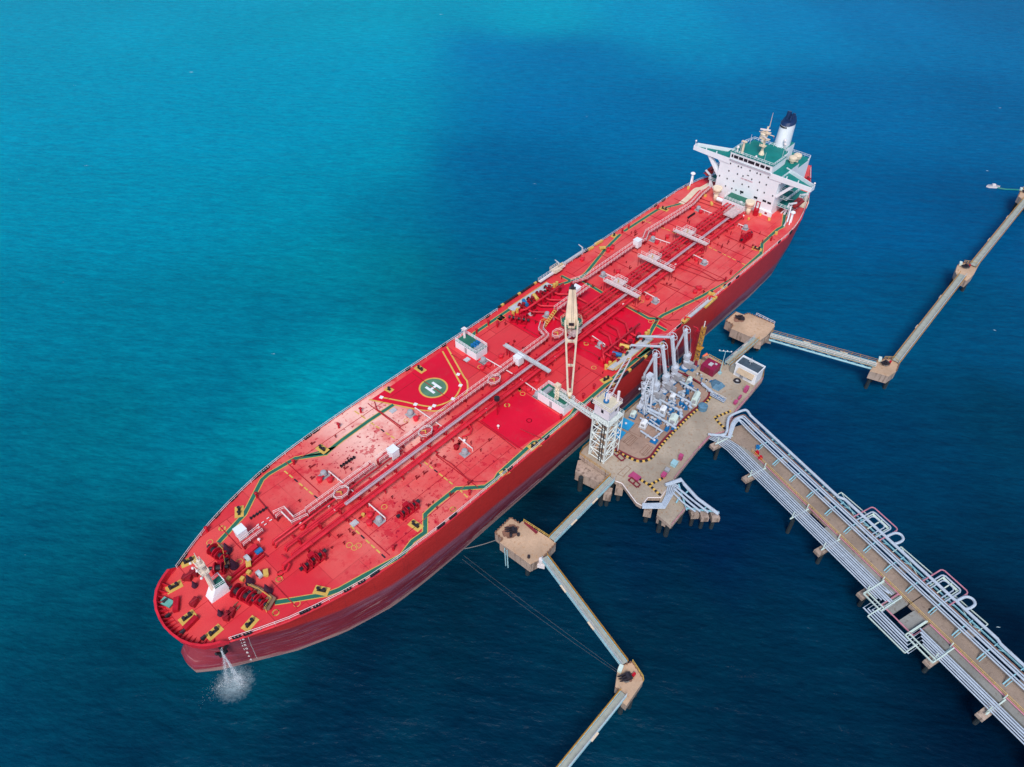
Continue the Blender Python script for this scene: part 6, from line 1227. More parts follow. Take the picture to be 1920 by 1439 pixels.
o.cyl((q[0], q[1], 7.02), (q[0], q[1], 7.4), 0.9, 0.9, 14, 1); tag(o.build('rubber_tyre', ['black', 'galv'], None, (*q, PZ)), 'black rubber tyre lying on the slab beside the white control house', 'tyre')
q = (131.0,-40.5); tag(MB().cyl((q[0], q[1], 7.02), (q[0], q[1], 8.3), 1.2, 1.2, 18).cyl((q[0], q[1], 8.3), (q[0], q[1], 8.45), 1.25, 0.9, 18).build('round_tank', 'water_tank', None, (*q, PZ)), 'round dull blue covered drum standing beside the yellow and black kerb', 'drum')
for nm, q, m_, sz, lb in (('metal_bin', (109.9,-45.7), 'pale_blue', (1.5, 1.3, 1.0), 'pale blue open metal bin near the platform\'s lower edge'), ('fire_box', (112.5,-45.8), 'pink', (0.9, 0.9, 1.5), 'magenta fire box standing at the lower edge rail'), ('hose_cabinet', (105.3,-45.8), 'pink', (1.3, 1.0, 0.8), 'low magenta hose cabinet at the end of the hazard kerb'),
                          ('hose_cabinet', (144.6,-45.5), 'pink', (1.6, 0.9, 1.3), 'magenta hose cabinet on the edge below the control house'), ('fire_pump', (141.0,-45.7), 'pink', (1.4, 0.5, 0.7), 'small magenta pump beside the hose cabinet on the right edge'), ('fire_pump', (138.7,-45.8), 'pink', (1.3, 0.8, 0.6), 'low magenta pump nearest the trestle hazard kerb'), ('drum_stand', (107.0,-45.6), 'grey', (1.0, 1.0, 0.9), 'small grey drum stand beside the low magenta hose cabinet')):
    o = MB().box(q[0], q[1], PZ+sz[2]/2+0.1, sz[0], sz[1], sz[2], 0.1).box(q[0], q[1], PZ+sz[2]+0.14, sz[0]*1.1, sz[1]*1.1, 0.08, 0.1).box(q[0], q[1], PZ+0.06, sz[0]*0.8, sz[1]*0.8, 0.1, 0.1)
    tag(o.build(nm, m_, None, (*q, PZ)), lb, 'bin' if 'bin' in nm else 'fire equipment' if m_ == 'pink' else 'stand')
# long frames and the magenta sheet lying on the lower part
for a, b, m_, w_, lb, nm, cat in (((103.4,-32.0), (102.6,-35.8), 'plum_steel', 1.3, 'maroon steel cradle frame beside the foot of the access tower', 'steel_cradle', 'cradle'), ((98.9,-40.5), (98.5,-43.3), 'plum_steel', 1.2, 'maroon steel cradle frame below the magenta cover', 'steel_cradle', 'cradle')):
    o = MB(); A_ = Vector((*a, PZ+0.5)); B_ = Vector((*b, PZ+0.5)); d_ = (B_-A_).normalized(); n_ = Vector((-d_.y, d_.x, 0))*w_/2
    for k in (1, -1): beam(o, A_+n_*k, B_+n_*k, 0.2, 0.3)
    for t in (0, 0.5, 1): beam(o, A_.lerp(B_, t)+n_, A_.lerp(B_, t)-n_, 0.2, 0.25); o.bx(A_.lerp(B_, t).x-0.1, A_.lerp(B_, t).x+0.1, A_.lerp(B_, t).y-0.1, A_.lerp(B_, t).y+0.1, PZ, PZ+0.4)
    tag(o.build(nm, m_, None, A_.lerp(B_, 0.5)), lb, cat, 'maroon cradle frames on the slab')
P = [(99.4,-39.6),(101.3,-39.7),(101.2,-42.2),(99.7,-42.2)]; tag(MB().prism(P, 7.02, 7.5).build('deck_cover', 'pink', None, (*P[0], PZ)), 'flat magenta cover panel lying on the slab between the kerb and the catwalk', 'cover')

# small stub platform behind, with pipes that end on it
sbp = thing('stub_platform', (*(99.2,-52.1), 0), 'small tan stub platform on piles below the main platform, crossed by bent pipes', 'jetty platform')
P = [(99.4,-48.9),(105.9,-48.2),(100.7,-55.0),(94.5,-55.2),(95.0,-51.0)]; MB().prism(P, 6.0, 6.99, 0, 1).build('deck_slab', ['concrete_side', 'concrete'], sbp)
for q in [(96.1,-51.8),(96.3,-53.7),(99.0,-53.2),(99.4,-50.2),(101.6,-53.9)]: MB().cyl((q[0], q[1], -6), (q[0], q[1], 6), 0.6, 0.6, 8).build('pile', 'pile', sbp)
pb = MB().prism([(96.7,-50.2),(95.5,-51.0),(96.2,-54.3),(97.7,-53.3)], 3.2, 5.95); pb.build('pile_cap', 'concrete_side', sbp)
for q in [(102.8,-56.4),(103.7,-58.5),(105.3,-60.4)]: MB().box(q[0], q[1], 4.6, 2.2, 1.8, 1.4, 0.8).build('pile_cap', 'concrete_side', sbp); MB().cyl((q[0], q[1], -6), (q[0], q[1], 3.9), 0.45, 0.45, 7).build('pile', 'pile', sbp)
MB().rail([(*q, 7) for q in (P[2], P[3])], 1.0, 1.6, 0.05, 2).build('edge_railing', 'fadedpink', sbp)
def pipeline(pts, r, label, grp, mat='insul', rings=3.0):
    o = MB(); o.tube(pts, r, 7); P = [Vector(p) for p in pts]
    for a, b in zip(P[:-1], P[1:]):
        L = (b-a).length
        for i in range(int(L/rings)): t = (b-a)/L; q = a+t*(i+0.5)*rings; o.cyl(q-t*0.05, q+t*0.05, r*1.12, r*1.12, 7)
    ob = o.build('pipeline', mat, None, pts[0]); return tag(ob, label, 'pipeline', grp)
for i in range(5):
    f = i*22; pts = [(*(94.6,-47.0), 7.6+0.0*i)]
    a = [(94.7,-47.0),(97.9,-50.3),(100.7,-49.6),(103.5,-48.3),(104.7,-48.9)]; b = [(93.7,-47.7),(97.2,-51.5),(101.7,-50.7),(103.9,-50.2),(104.9,-50.4)]; t = i/4
    P = [(x0+(x1-x0)*t, y0+(y1-y0)*t, 7.7) for (x0, y0), (x1, y1) in zip(a, b)]
    pipeline(P, 0.17, ('innermost', 'second', 'middle', 'fourth', 'outermost')[i]+' of the five silver bent pipes crossing the joint of the stub platform', 'bent pipes on the stub platform')
for (v, r, lb) in (([(102.5,-48.0),(106.3,-49.9),(105.6,-51.3),(104.2,-55.6),(103.7,-61.6)], 0.42, 'thickest silver pipe, the outermost on the stub platform, ending over the sea'),
                   ([(103.7,-50.5),(103.0,-55.4),(102.5,-59.7)], 0.26, 'second silver pipe of the stub platform, ending over the sea'), ([(102.9,-50.3),(102.0,-54.7),(101.5,-58.2)], 0.26, 'third silver pipe of the stub platform, ending over the sea'), ([(101.8,-50.6),(101.0,-53.6),(100.7,-57.4)], 0.2, 'innermost silver pipe of the stub platform, ending over the sea')):
    pipeline([(*q, 8.3) for q in v], r, lb, 'straight pipes of the stub platform')
o = MB()
for a, b in (((104.0,-52.7), (105.2,-52.8)), ((100.3,-52.6), (102.1,-52.3)), ((103.4,-58.3), (104.2,-58.4)), ((100.6,-55.2), (104.7,-61.3)), ((105.2,-50.0), (100.2,-55.5))): beam(o, Vector((*a, 7.7)), Vector((*b, 7.7)), 0.3, 0.3)
o.build('pipe_bracket', 'trestle_blue', sbp)

# ================================================================== TRESTLE with its pipelines, in a frame along (s) and across (t)
TA = Vector((126.9, -58.6, 0)); TD = Vector((-0.31306, -0.94973, 0)); TN = Vector((0.94973, -0.31306, 0))
def tp_(s, t, z=7.0): v = TA+TD*s+TN*t; return (v.x, v.y, z)
def tbox(mb, s0, s1, t0, t1, z0, z1, m=0, top=None):
    mb.prism([tp_(s0, t0)[:2], tp_(s1, t0)[:2], tp_(s1, t1)[:2], tp_(s0, t1)[:2]], z0, z1, m, top)
tre = thing('trestle', (*tp_(40, 1)[:2], 0), 'long straight concrete trestle roadway running from the platform to the lower right corner', 'trestle')
SE = 112
o = MB()
o.prism([tp_(-10, -3.2)[:2], tp_(-9.0, 4.6)[:2], tp_(-2, 4.3)[:2], tp_(-2, -1.0)[:2]], 6.2, 6.99, 0, 1)
for s0, s1, tr_e in ((-2, 19, -0.9), (19.02, 46, -0.9), (46.25, 75, -0.9), (75.02, SE, -0.9)): tbox(o, s0, s1, tr_e, 3.6, 6.2, 7.0, 0, 1)
o.build('roadway', ['concrete_side', 'roadway'], tre)
o = MB()
for s0, s1 in ((-4, 19), (24, 43), (51, 78), (78.1, SE)): tbox(o, s0, s1, -2.6, -0.92, 6.3, 6.9, 0, 0)
tbox(o, 43.5, 46.0, -5.6, -0.92, 6.3, 6.9); tbox(o, 47.6, 50.4, -5.6, -0.92, 6.3, 6.9); o.build('service_walkway', 'concrete_grey', tre)
caps = (-7.6, 4.3, 18.2, 27.6, 39.7, 56.4, 68, 80, 92, 104)
for s in caps:
    o = MB(); tbox(o, s-0.8, s+0.8, -7.6 if s != 18.2 else -3.5, 7.6, 5.3, 6.19)
    o.build('pile_cap', 'concrete_side', tre)
    for t in (-5, 0.5, 5.5): MB().cyl(tp_(s, t, -8), tp_(s, t, 5.0), 0.45, 0.45, 8).build('pile', 'pile', tre)
o = MB(); o.rail([tp_(s, -0.8, 7) for s in (-1, 19, 46, 75, SE)], 1.0, 2.4, 0.05, 2); o.build('handrail', 'yellow', tre)
o = MB(); o.tube([tp_(s, -0.95, 7.25) for s in (0, 20, 44)], 0.13, 4); o.tube([tp_(42, -0.9, 7.3), tp_(43.5, -1, 7.3), tp_(43.5, -6, 7.3), tp_(51.3, -6, 7.3), tp_(51.3, -1, 7.3), tp_(SE, -0.95, 7.3)], 0.15, 4); o.build('conduit', 'fadedpink', tre)
o = MB()
s = -1
while s < SE:
    beam(o, Vector(tp_(s, 2.2, 8.0)), Vector(tp_(s, 5.2, 8.0)), 0.22, 0.22)
    beam(o, Vector(tp_(s, 2.3, 8.1)), Vector(tp_(s, 0.9, 7.05)), 0.22, 0.22); beam(o, Vector(tp_(s+0.5, 2.3, 8.1)), Vector(tp_(s+0.5, 0.9, 7.05)), 0.12, 0.12); beam(o, Vector(tp_(s, 5.0, 8.0)), Vector(tp_(s, 6.6, 8.0)), 0.2, 0.2); beam(o, Vector(tp_(s, 5.0, 6.6)), Vector(tp_(s, 6.5, 7.7)), 0.16, 0.16); beam(o, Vector(tp_(s, 5.2, 7.7)), Vector(tp_(s+1.6, 6.4, 7.7)), 0.12, 0.12)
    s += 5.6
for t in (5.45, 6.5): beam(o, Vector(tp_(-4, t, 7.7)), Vector(tp_(SE, t, 7.7)), 0.22, 0.28)
o.build('pipe_bracket', 'trestle_blue', tre)
for s in caps[:-1]:
    o = MB()
    for t in (-5.9, -1.4): o.bx(*(sorted((tp_(s, t)[0]-0.1, tp_(s, t)[0]+0.1))), *(sorted((tp_(s, t)[1]-0.1, tp_(s, t)[1]+0.1))), 6.2, 8.6)
    beam(o, Vector(tp_(s+0.3, -6.9, 7.0)), Vector(tp_(s+0.3, -1.2, 7.0)), 0.25, 0.25); o.build('pipe_rack', 'mint', tre)
o = MB()
for (s0, s1) in ((40, 44.5), (50.5, 57)):
    for t in (-7.6, -6.6): beam(o, Vector(tp_(s0, t, 7.6)), Vector(tp_(s1, t, 7.6)), 0.2, 0.3)
    beam(o, Vector(tp_(s0, -7.6, 7.6)), Vector(tp_(s0, -1.4, 7.6)), 0.2, 0.3); beam(o, Vector(tp_(s1, -7.6, 7.6)), Vector(tp_(s1, -1.4, 7.6)), 0.2, 0.3)
for s in (44.2, 50.6): beam(o, Vector(tp_(s, -6, 7.2)), Vector(tp_(s, -0.9, 7.2)), 0.3, 0.3)
beam(o, Vector(tp_(44, -10.8, 7.5)), Vector(tp_(53, -10.6, 7.5)), 0.18, 0.25); beam(o, Vector(tp_(44, -10.8, 7.5)), Vector(tp_(44, -7, 7.5)), 0.18, 0.25); beam(o, Vector(tp_(53, -10.6, 7.5)), Vector(tp_(53, -7, 7.5)), 0.18, 0.25)
o.build('pipe_rack', 'mint', tre)
for a, b in ((19, 27), (36, 44), (49.5, 57)):
    o = MB(); beam(o, Vector(tp_(a, 8.6, 7.6)), Vector(tp_(b, 8.9, 7.6)), 0.16, 0.2); beam(o, Vector(tp_(a, 8.6, 7.6)), Vector(tp_(a, 5.2, 7.6)), 0.16, 0.2); beam(o, Vector(tp_(b, 8.9, 7.6)), Vector(tp_(b, 5.2, 7.6)), 0.16, 0.2); beam(o, Vector(tp_(a, 8.6, 7.6)), Vector(tp_(b, 5.2, 7.6)), 0.12, 0.14); o.build('loop_bracket', 'mint', tre)
# left-hand bundle: eight pipes, with the square expansion loop half way
ORD = ['outermost', 'second', 'third', 'fourth', 'fifth', 'sixth', 'seventh', 'innermost']
G1 = 'silver pipelines on the left side of the trestle'
ORD = ['outermost', 'second', 'third', 'fourth', 'fifth', 'sixth', 'innermost']
for i in range(7):
    t = -5.9+i*0.56; z = 7.45; r = (0.12, 0.12, 0.12, 0.18, 0.12, 0.18, 0.12)[i]; k = i*0.62
    te = -10.0+k; s0 = 42.2+k; s1 = 53.4-k
    sp0 = -9.0+0.12*i
    pts = [tp_(-12.5+i*0.1, -8.0+i*0.65, 6.6), tp_(-8, -6.0+0.5*i, 6.8) , tp_(-4, t, z)]
    if i < 5: pts += [tp_(s0, t, z), tp_(s0, te, z), tp_(s1, te, z), tp_(s1, t, z), tp_(SE, t, z)]
    elif i == 5: pts += [tp_(41.2, t, z), tp_(42.4, t+0.35, z-0.1), tp_(42.4, -2.2, z-0.4), tp_(40.9, -2.0, z-0.6)]
    else: pts += [tp_(41.6, t, z), tp_(42.9, t+0.2, z-0.2), tp_(42.9, -1.6, z-0.5), tp_(41, -1.5, z-0.8)]
    pipeline(pts, r, ORD[i]+' silver pipeline of the left-hand bundle beside the trestle roadway', G1, 'insul', 14)
G2 = 'silver pipelines on the right side of the trestle'
for i, (t, z, r, lb) in enumerate(((2.5, 8.3, 0.17, 'thin'), (3.1, 8.3, 0.17, 'thin'), (4.1, 8.35, 0.24, 'thick'), (4.75, 8.35, 0.18, 'medium'), (5.2, 8.3, 0.12, 'brownish thin'))):
    k = 0.42*(5-i)
    pts = [tp_(-10.0+k*0.4, -6.9+k*1.2, 7.6), tp_(-7.6+k*0.5, -3.2+k*0.1, 7.9), tp_(-10.3+k*0.6, 0.0+k*0.2, 8.5), tp_(-11.2+k*0.7, 1.9+k*0.2, 8.6), tp_(-11.0+k*0.7, max(t-0.3, 2.5), 8.6), tp_(-9.8+k*0.6, t, 8.5), tp_(-6, t, z), tp_(SE, t, z)]
    pipeline([Vector(p) for p in pts[:3]]+arc(pts[2:6], 3)+[Vector(p) for p in pts[6:]], r, ('first', 'second', 'third', 'fourth', 'fifth')[i]+' pipeline counted outward from the right edge of the roadway, '+lb, G2, 'insul' if i != 4 else 'brown', 9)
pts = [tp_(-10.3, -6.9, 7.8), tp_(-8.1, -3.3, 8.0), tp_(-10.9, -0.1, 8.6), tp_(-12.0, 1.8, 8.6), tp_(-11.9, 5.9, 8.6), tp_(-11.2, 6.7, 8.6), tp_(-9.6, 6.3, 8.6), tp_(20, 6.2, 8.5), tp_(21.2, 7.0, 8.5), tp_(60, 7.0, 8.5), tp_(61, 6.6, 8.5), tp_(SE, 6.6, 8.5)]
pipeline(arc(pts[:7], 3)+[Vector(p) for p in pts[7:]], 0.34, 'thickest silver pipeline, the outermost on the right side of the trestle', G2, 'insul', 4)
for s0, s1, lb in ((25.6, 32.8, 'upper'), (44.2, 50.6, 'lower')):
    lp = thing('expansion_loop', tp_((s0+s1)/2, 9.5, 7.5), lb+' square expansion loop of pale pipes sticking out on the right side of the trestle', 'expansion loop', 'square pipe loops on the right side of the trestle')
    for i, r in enumerate((0.15, 0.16, 0.13)):
        k = i*0.95; m_ = 'fadedpink' if i == 0 else 'insul'
        MB().tube([tp_(s0+k, 4.9, 8.6), tp_(s0+k, 10.6-k, 8.3), tp_(s0+k+0.2, 11.0-k, 8.3), tp_(s0+k+0.6, 11.2-k, 8.3), tp_(s1-k-0.6, 11.2-k, 8.3), tp_(s1-k-0.2, 11.0-k, 8.3), tp_(s1-k, 10.6-k, 8.3), tp_(s1-k, 4.9, 8.6)], r, 6).build('pipe', m_, lp)
    MB().tube(arc([tp_(s1+0.1, 7.2, 8.6), tp_(s1+0.4, 9.4, 8.7), tp_(s1+1.4, 10.2, 8.7), tp_(s1+2.4, 9.6, 8.7), tp_(s1+2.5, 8.2, 8.6), tp_(s1+2.2, 7.2, 8.5)], 4), 0.3, 7).build('pipe', 'insul', lp)
    o = MB()
    for s in (s0+1.4, (s0+s1)/2, s1-1.4): beam(o, Vector(tp_(s, 4.5, 7.9)), Vector(tp_(s, 10.6, 7.9)), 0.22, 0.25)
    beam(o, Vector(tp_(s0+1.4, 10, 7.7)), Vector(tp_(s1-1.4, 10, 7.7)), 0.6, 0.1); o.build('support', 'mint', lp)
    o = MB(); tbox(o, s0+2.6, s0+3.9, 4.6, 6.4, 6.3, 6.95); tbox(o, s1-2.4, s1-1.2, 4.6, 6.4, 6.3, 6.95); o.build('plinth', 'concrete_grey', lp)
q = tp_(49.2, 1.9, 7.005); o = MB(); disc(o, q, 0.45, 7.012, 0, 16); tag(o.build('manhole_cover', 'black', tre), None)
for s, t, m_, lb in ((-1.2, 1.4, 'blue', 'small blue valve box on the trestle roadway near the platform'),):
    q = tp_(s, t, 7); tag(MB().box(q[0], q[1], 7.4, 0.9, 0.9, 0.8, 0.5).cyl((q[0], q[1], 7.8), (q[0], q[1], 8.2), 0.2, 0.2, 8).build('valve_box', m_, None, q), lb, 'valve box')
for s, t in ((0.2, -0.2), (1.8, -0.6)):
    q = tp_(s, t, 7); 
    a = tag(MB().box(q[0], q[1], 7.5, 0.5, 1.0, 0.8, 0.5).cyl((q[0], q[1], 7.9), (q[0], q[1], 8.3), 0.3, 0.3, 8).build('hydrant', 'winchred', None, q), ('dark red hydrant at the head of the trestle nearest the platform' if s < 1 else 'dark red hydrant at the head of the trestle, second from the platform'), 'hydrant', 'hydrants at the head of the trestle')

# ================================================================== breasting and mooring dolphins
def fender_edge(mb, pts, z, m=1):
    P = [Vector((*p, z)) for p in pts]; mb.tube([p+Vector((0, 0, 0.04)) for p in P], 0.08, 4, m)
    for a, b in zip(P[:-1], P[1:]):
        k = int((b-a).length/0.75)
        for i in range(k): q = a.lerp(b, (i+0.5)/k); mb.box(q.x, q.y, z+0.1, 0.32, 0.32, 0.3, math.atan2((b-a).y, (b-a).x), m)
def dolphin(name, poly, depth, label, cat, grp, rimsegs, piles=4, stain=None, hook=None, extra=None):
    c = (sum(p[0] for p in poly)/len(poly), sum(p[1] for p in poly)/len(poly)); e = thing(name, (*c, 0), label, cat, grp)
    MB().prism(poly, PZ-depth, PZ, 0, 1).build('cap', ['concrete_side', 'concrete_warm'], e)
    for p in poly[::max(1, len(poly)//piles)]:
        q = Vector(c).lerp(Vector(p), 0.72); MB().cyl((q.x, q.y, -8), (q.x*1.0, q.y, PZ-depth), 0.5, 0.5, 8).build('pile', 'pile', e)
    
    for s_ in rimsegs: o = MB(); fender_edge(o, s_, PZ, 0); o.build('edge_block', 'brown', e)
    return e, c
def quickhook(e, q, rz, col='black'):
    o = MB(); T = Matrix.Translation((q[0], q[1], PZ)) @ Matrix.Rotation(rz, 4, 'Z')
    o.bx(-0.9, 0.9, -0.7, 0.7, 0.02, 0.5, 0, T).bx(-0.3, 0.3, -0.6, 0.6, 0.5, 1.1, 0, T)
    for k in (-0.5, 0, 0.5): o.bx(0.3, 1.5, k-0.12, k+0.12, 0.6, 0.85, 0, T); o.cyl(T @ Vector((1.5, k, 0.7)), T @ Vector((1.9, k, 1.0)), 0.14, 0.1, 6)
    o.build('quick_release_hook', col, e)
M['ruststain'] = paint('rust_stain_on_concrete', (0.24, 0.12, 0.085, 1), 0.9, 0.4, 0.8, (0.45, 0.29, 0.18, 1), 0.9)
def stain_patch(e, q, r, seed=1):
    rs_ = random.Random(seed); o = MB(); n = 22
    o.sheet([(q[0]+r*(0.75+0.45*rs_.random())*math.cos(2*math.pi*k/n), q[1]+r*0.8*(0.7+0.45*rs_.random())*math.sin(2*math.pi*k/n)) for k in range(n)], PZ+0.01); o.build('rust_stain', 'ruststain', e)
bd = []
d1 = [(71.6,-27.0),(66.2,-27.2),(66.2,-29.7),(65.1,-29.7),(65.5,-38.4),(68.3,-39.3),(73.4,-39.0),(73.4,-37.1),(72.7,-29.6),(71.8,-29.6)]
e, c = dolphin('breasting_dolphin', d1, 3.0, 'near tan breasting dolphin left of the platform, with rust stain and bent catwalk', 'dolphin', 'breasting dolphins against the hull', [d1[0:4], [d1[9], d1[0]], d1[5:7]], 5); bd.append((e, c))
stain_patch(e, (69.0,-29.4), 2.1, 3); quickhook(e, (69.3,-29.9), 2.4)
for q in [(66.6,-37.0),(69.3,-31.5),(68.0,-30.4)]: MB().cyl((q[0], q[1], PZ), (q[0], q[1], PZ+0.7), 0.35, 0.3, 10).build('bollard', 'black', e)
o = MB(); o.rail([(*q, PZ) for q in [(72.8,-29.9),(73.4,-37.0)]], 1.0, 1.3, 0.06, 2); o.build('railing', 'yellow', e)
MB().prism([(72.5,-30.3),(73.0,-30.5),(72.8,-34.2),(72.2,-34.2)], PZ+0.01, PZ+0.3).build('steel_plate', 'plum_steel', e)
for q in [(64.9,-31.4),(64.9,-32.1)]: MB().cyl((q[0], q[1]-0.3, 0), (q[0], q[1], 6.6), 0.14, 0.14, 6).build('fender_ladder', 'pale_blue', e)
MB().cyl((*(67.9,-39.4), 6.0), (*(67.9,-39.4), 7.4), 0.5, 0.5, 10).box(*(68.2,-39.4), 5.2, 1.6, 1.6, 1.2, 0.5).build('corner_post', 'rail', e)
d2 = [(173.3,-25.9),(167.4,-25.8),(167.1,-28.5),(165.2,-28.9),(165.8,-35.9),(166.1,-37.9),(169.7,-38.3),(174.9,-37.9),(175.8,-37.1),(175.1,-29.0),(173.6,-28.5)]
e, c = dolphin('breasting_dolphin', d2, 3.0, 'far tan breasting dolphin right of the platform near the tanker stern quarter', 'dolphin', 'breasting dolphins against the hull', [d2[0:4], d2[8:11]], 5); bd.append((e, c))
stain_patch(e, (170.9,-28.2), 2.0, 5); quickhook(e, (171.2,-28.8), 2.2)
o = MB(); o.rail([(*q, PZ) for q in [(175.7,-31.2),(175.6,-37.3)]], 1.0, 1.3, 0.06, 2); o.build('railing', 'rail', e)
for q in [(166.0,-37.6),(170.3,-38.7)]: MB().box(q[0], q[1], 5.4, 2.2, 1.8, 1.4, 0.4).build('lower_cap', 'concrete_side', e)
MDL = [([(60.1,-66.0),(62.8,-67.4),(61.6,-70.7),(61.1,-71.2),(58.0,-71.4),(55.2,-71.6),(55.2,-70.6),(56.6,-69.3),(56.5,-68.0)], 2.2, 'near pinkish mooring dolphin joining the two catwalks at the bottom of the picture', (59.6,-68.5), [(0, 3), (6, 8)]),
 ([(180.0,-66.4),(182.5,-67.5),(184.3,-69.4),(183.2,-71.5),(179.9,-72.1),(176.4,-71.4),(175.0,-66.7),(176.6,-66.6)], 2.6, 'middle mooring dolphin with deep concrete sides where the pale blue catwalk ends', (180.9,-68.7), [(0, 4)]),
 ([(243.9,-66.5),(246.8,-67.5),(247.9,-69.6),(248.6,-71.6),(242.1,-72.2),(236.9,-71.8),(237.6,-68.7),(239.8,-67.3)], 2.4, 'small mooring dolphin halfway along the far catwalk', (244.7,-68.9), [(0, 3)]),
 ([(305.2,-67.3),(311.0,-66.7),(316.1,-68.0),(316.0,-71.3),(308.5,-73.3),(302.9,-70.6)], 2.4, 'far mooring dolphin cut off by the right edge of the picture', (310.3,-68.5), [(0, 2)]),
 ]
for v_ in MDL:
    poly, dep, lb, hq, segs = v_
    e, c = dolphin('mooring_dolphin', poly, dep, lb, 'dolphin', 'mooring dolphins', [poly[a:b+1] for a, b in segs], 4)
    o = MB(); n = 10
    for k in range(n): a0, a1 = 2*math.pi*k/n*0.7, 2*math.pi*(k+1)/n*0.7; o.cyl((hq[0]+1.1*math.cos(a0), hq[1]+0.8*math.sin(a0), PZ+0.2), (hq[0]+1.1*math.cos(a1), hq[1]+0.8*math.sin(a1), PZ+0.2), 0.14, 0.14, 5)
    o.build('coiled_rope', 'rope', e); quickhook(e, hq, 2.7); MB().box(hq[0]+1.2, hq[1]-0.7, PZ+0.4, 0.7, 0.5, 0.6).build('hook_motor', 'winchred', e)
    stain_patch(e, hq, 1.3, 9)
    o = MB(); q = Vector((*hq, 0)); o.box(q.x+0.4, q.y+1.9 if abs(q.y) < 69 else q.y-1.6, PZ+0.4, 1.4, 0.8, 0.8, 0.3); o.build('control_box', 'mint', e)
    o = MB(); P = [(x, y, PZ) for x, y in poly[1:4]]; o.rail(P, 1.0, 1.2, 0.05, 2); o.build('railing', 'yellow', e)

# ---- catwalk bridges
M['grating'] = paint('pale_warm_grating', (0.36, 0.38, 0.33, 1), 0.6, 0.15, 0.8, (0.4, 0.36, 0.25, 1), 0.6)
def bridge(a, b, label, w=1.4, deep=0.7, z=7.5, rails=('galv', 'ochre'), chord='pale_blue', big=False):
    A_ = Vector((*a, z)); B_ = Vector((*b, z)); d = (B_-A_).normalized(); n_ = Vector((-d.y, d.x, 0))
    e = thing('catwalk_bridge', A_.lerp(B_, 0.5), label, 'catwalk', 'steel catwalk bridges between the dolphins')
    o = MB(); beam(o, A_, B_, w*0.8, 0.08); o.build('walkway_grating', 'grating', e)
    o = MB()
    for k in (1, -1):
        beam(o, A_+n_*k*w/2-Vector((0, 0, 0.15)), B_+n_*k*w/2-Vector((0, 0, 0.15)), 0.16, 0.34); beam(o, A_+n_*k*w/2-Vector((0, 0, deep)), B_+n_*k*w/2-Vector((0, 0, deep)), 0.14, 0.16)
    L = (B_-A_).length; k_ = int(L/2.2)
    for i in range(k_):
        p, q = A_.lerp(B_, i/k_), A_.lerp(B_, (i+1)/k_)
        for k in (1, -1): o.cyl(p+n_*k*w/2-Vector((0, 0, 0.2 if i % 2 else deep)), q+n_*k*w/2-Vector((0, 0, deep if i % 2 else 0.2)), 0.06, 0.06, 4)
        o.cyl(p+n_*w/2-Vector((0, 0, deep)), p-n_*w/2-Vector((0, 0, deep)), 0.06, 0.06, 4)
    if big:
        for k in (1, -1): o.cyl(A_+n_*k*(w/2+0.1)-Vector((0, 0, deep)), B_+n_*k*(w/2+0.1)-Vector((0, 0, deep)), 0.28, 0.28, 8)
    o.build('truss', chord, e)
    for k, m_ in ((1, rails[0]), (-1, rails[1])): MB().rail([A_+n_*k*w/2, B_+n_*k*w/2], 1.1, 2.2, 0.05, 2).build('handrail', m_, e)
    MB().tube([A_-n_*(w/2+0.25), B_-n_*(w/2+0.25)], 0.09, 5).build('conduit', 'ochre', e)
    for t in (0.35, 0.7): q = A_.lerp(B_, t)+n_*w*0.62; T = Matrix.Translation(q) @ Matrix.Rotation(math.atan2(d.y, d.x), 4, 'Z'); MB().bx(-1.0, 1.0, -0.2, 0.2, -0.1, 0.05, 0, T).build('junction_tray', 'cream', e)
bridge((96.1,-37.3), (73.3,-37.9), 'pale catwalk from the loading platform to the near breasting dolphin')
bridge((61.3,-66.6), (68.7,-39.7), 'long catwalk from the near breasting dolphin down to the bottom mooring dolphin')
b0 = Vector((56.5,-69.9)); b1 = Vector((38.9,-69.9)); bridge(b0, b0+(b1-b0)*1.6, 'catwalk leaving the picture at the bottom edge')
bridge((150.5,-36.2), (165.7,-36.9), 'short catwalk from the platform to the far breasting dolphin')
bridge((169.9,-39.1), (178.3,-66.9), 'pale blue tube truss catwalk between the far breasting dolphin and the middle mooring dolphin', 2.0, 1.1, 7.5, ('ochre', 'rail'), 'pale_blue', True)
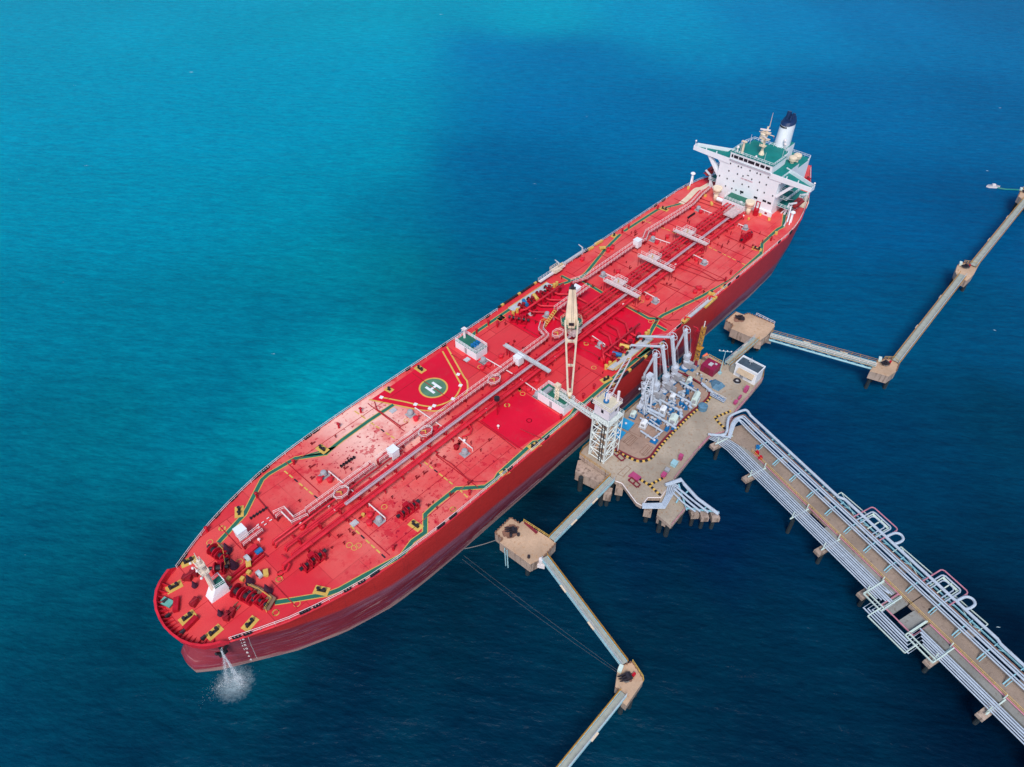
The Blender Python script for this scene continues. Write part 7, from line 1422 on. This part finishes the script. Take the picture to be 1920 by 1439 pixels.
bridge((183.2,-70.3), (238.8,-69.7), 'lower grey catwalk of the far row, between the middle and the small mooring dolphin', 1.9, 0.8, 7.5, ('ochre', 'galv'), 'concrete_grey')
bridge((246.4,-70.3), (303.0,-70.3), 'upper grey catwalk of the far row, leading to the right edge of the picture', 1.9, 0.8, 7.5, ('ochre', 'galv'), 'concrete_grey')

# ---- mooring lines, floating rope and buoy
def rope(a, b, sag, label, r=0.055, n=14, cat='mooring line', grp='mooring lines running to the dolphins'):
    A_ = Vector(a); B_ = Vector(b); P = [A_.lerp(B_, i/n)-Vector((0, 0, 4*sag*(i/n)*(1-i/n))) for i in range(n+1)]
    return tag(MB().tube(P, r, 5).build('mooring_line', 'rope', None, a), label, cat, grp)
rope((56, -21.6, 2.4) if False else (*(60.6,-22.9), 2.5), (*(65.2,-28.5), 6.6), 0.3, 'thick pale line from the tanker waterline to the near breasting dolphin', 0.09)
rope((*(58.8,-24.6), 3.5), (*(59.4,-66.2), 7.2), 0.4, 'upper of the two faint lines from the tanker bow side to the bottom mooring dolphin', 0.014)
rope((*(57.9,-24.8), 3.5), (*(59.0,-66.3), 7.2), 1.0, 'lower of the two faint lines from the tanker bow side to the bottom mooring dolphin', 0.014)
q = [(*p, 0.12) for p in [(321.9,-57.6),(322.7,-60.3),(324.8,-63.1),(326.5,-65.5)]]; tag(MB().tube(arc(q, 4), 0.35, 5).build('floating_hose', 'teal', None, q[0]), 'thin green floating hose on the water at the far right', 'hose')
q = (321.5,-56.4); o = MB()
P = [(-2.6, 0), (-1.8, 0.75), (1.2, 0.85), (2.6, 0.0), (1.2, -0.85), (-1.8, -0.75)]; rz = -0.9
P = [(q[0]+x*math.cos(rz)-y*math.sin(rz), q[1]+x*math.sin(rz)+y*math.cos(rz)) for x, y in P]; o.prism(P, -0.2, 0.7, 0, 1); o.box(q[0], q[1], 1.0, 1.2, 0.9, 0.7, rz)
tag(o.build('work_boat', ['rail', 'grey'], None, (*q, 0)), 'tiny white work boat at the end of the green floating hose', 'boat')
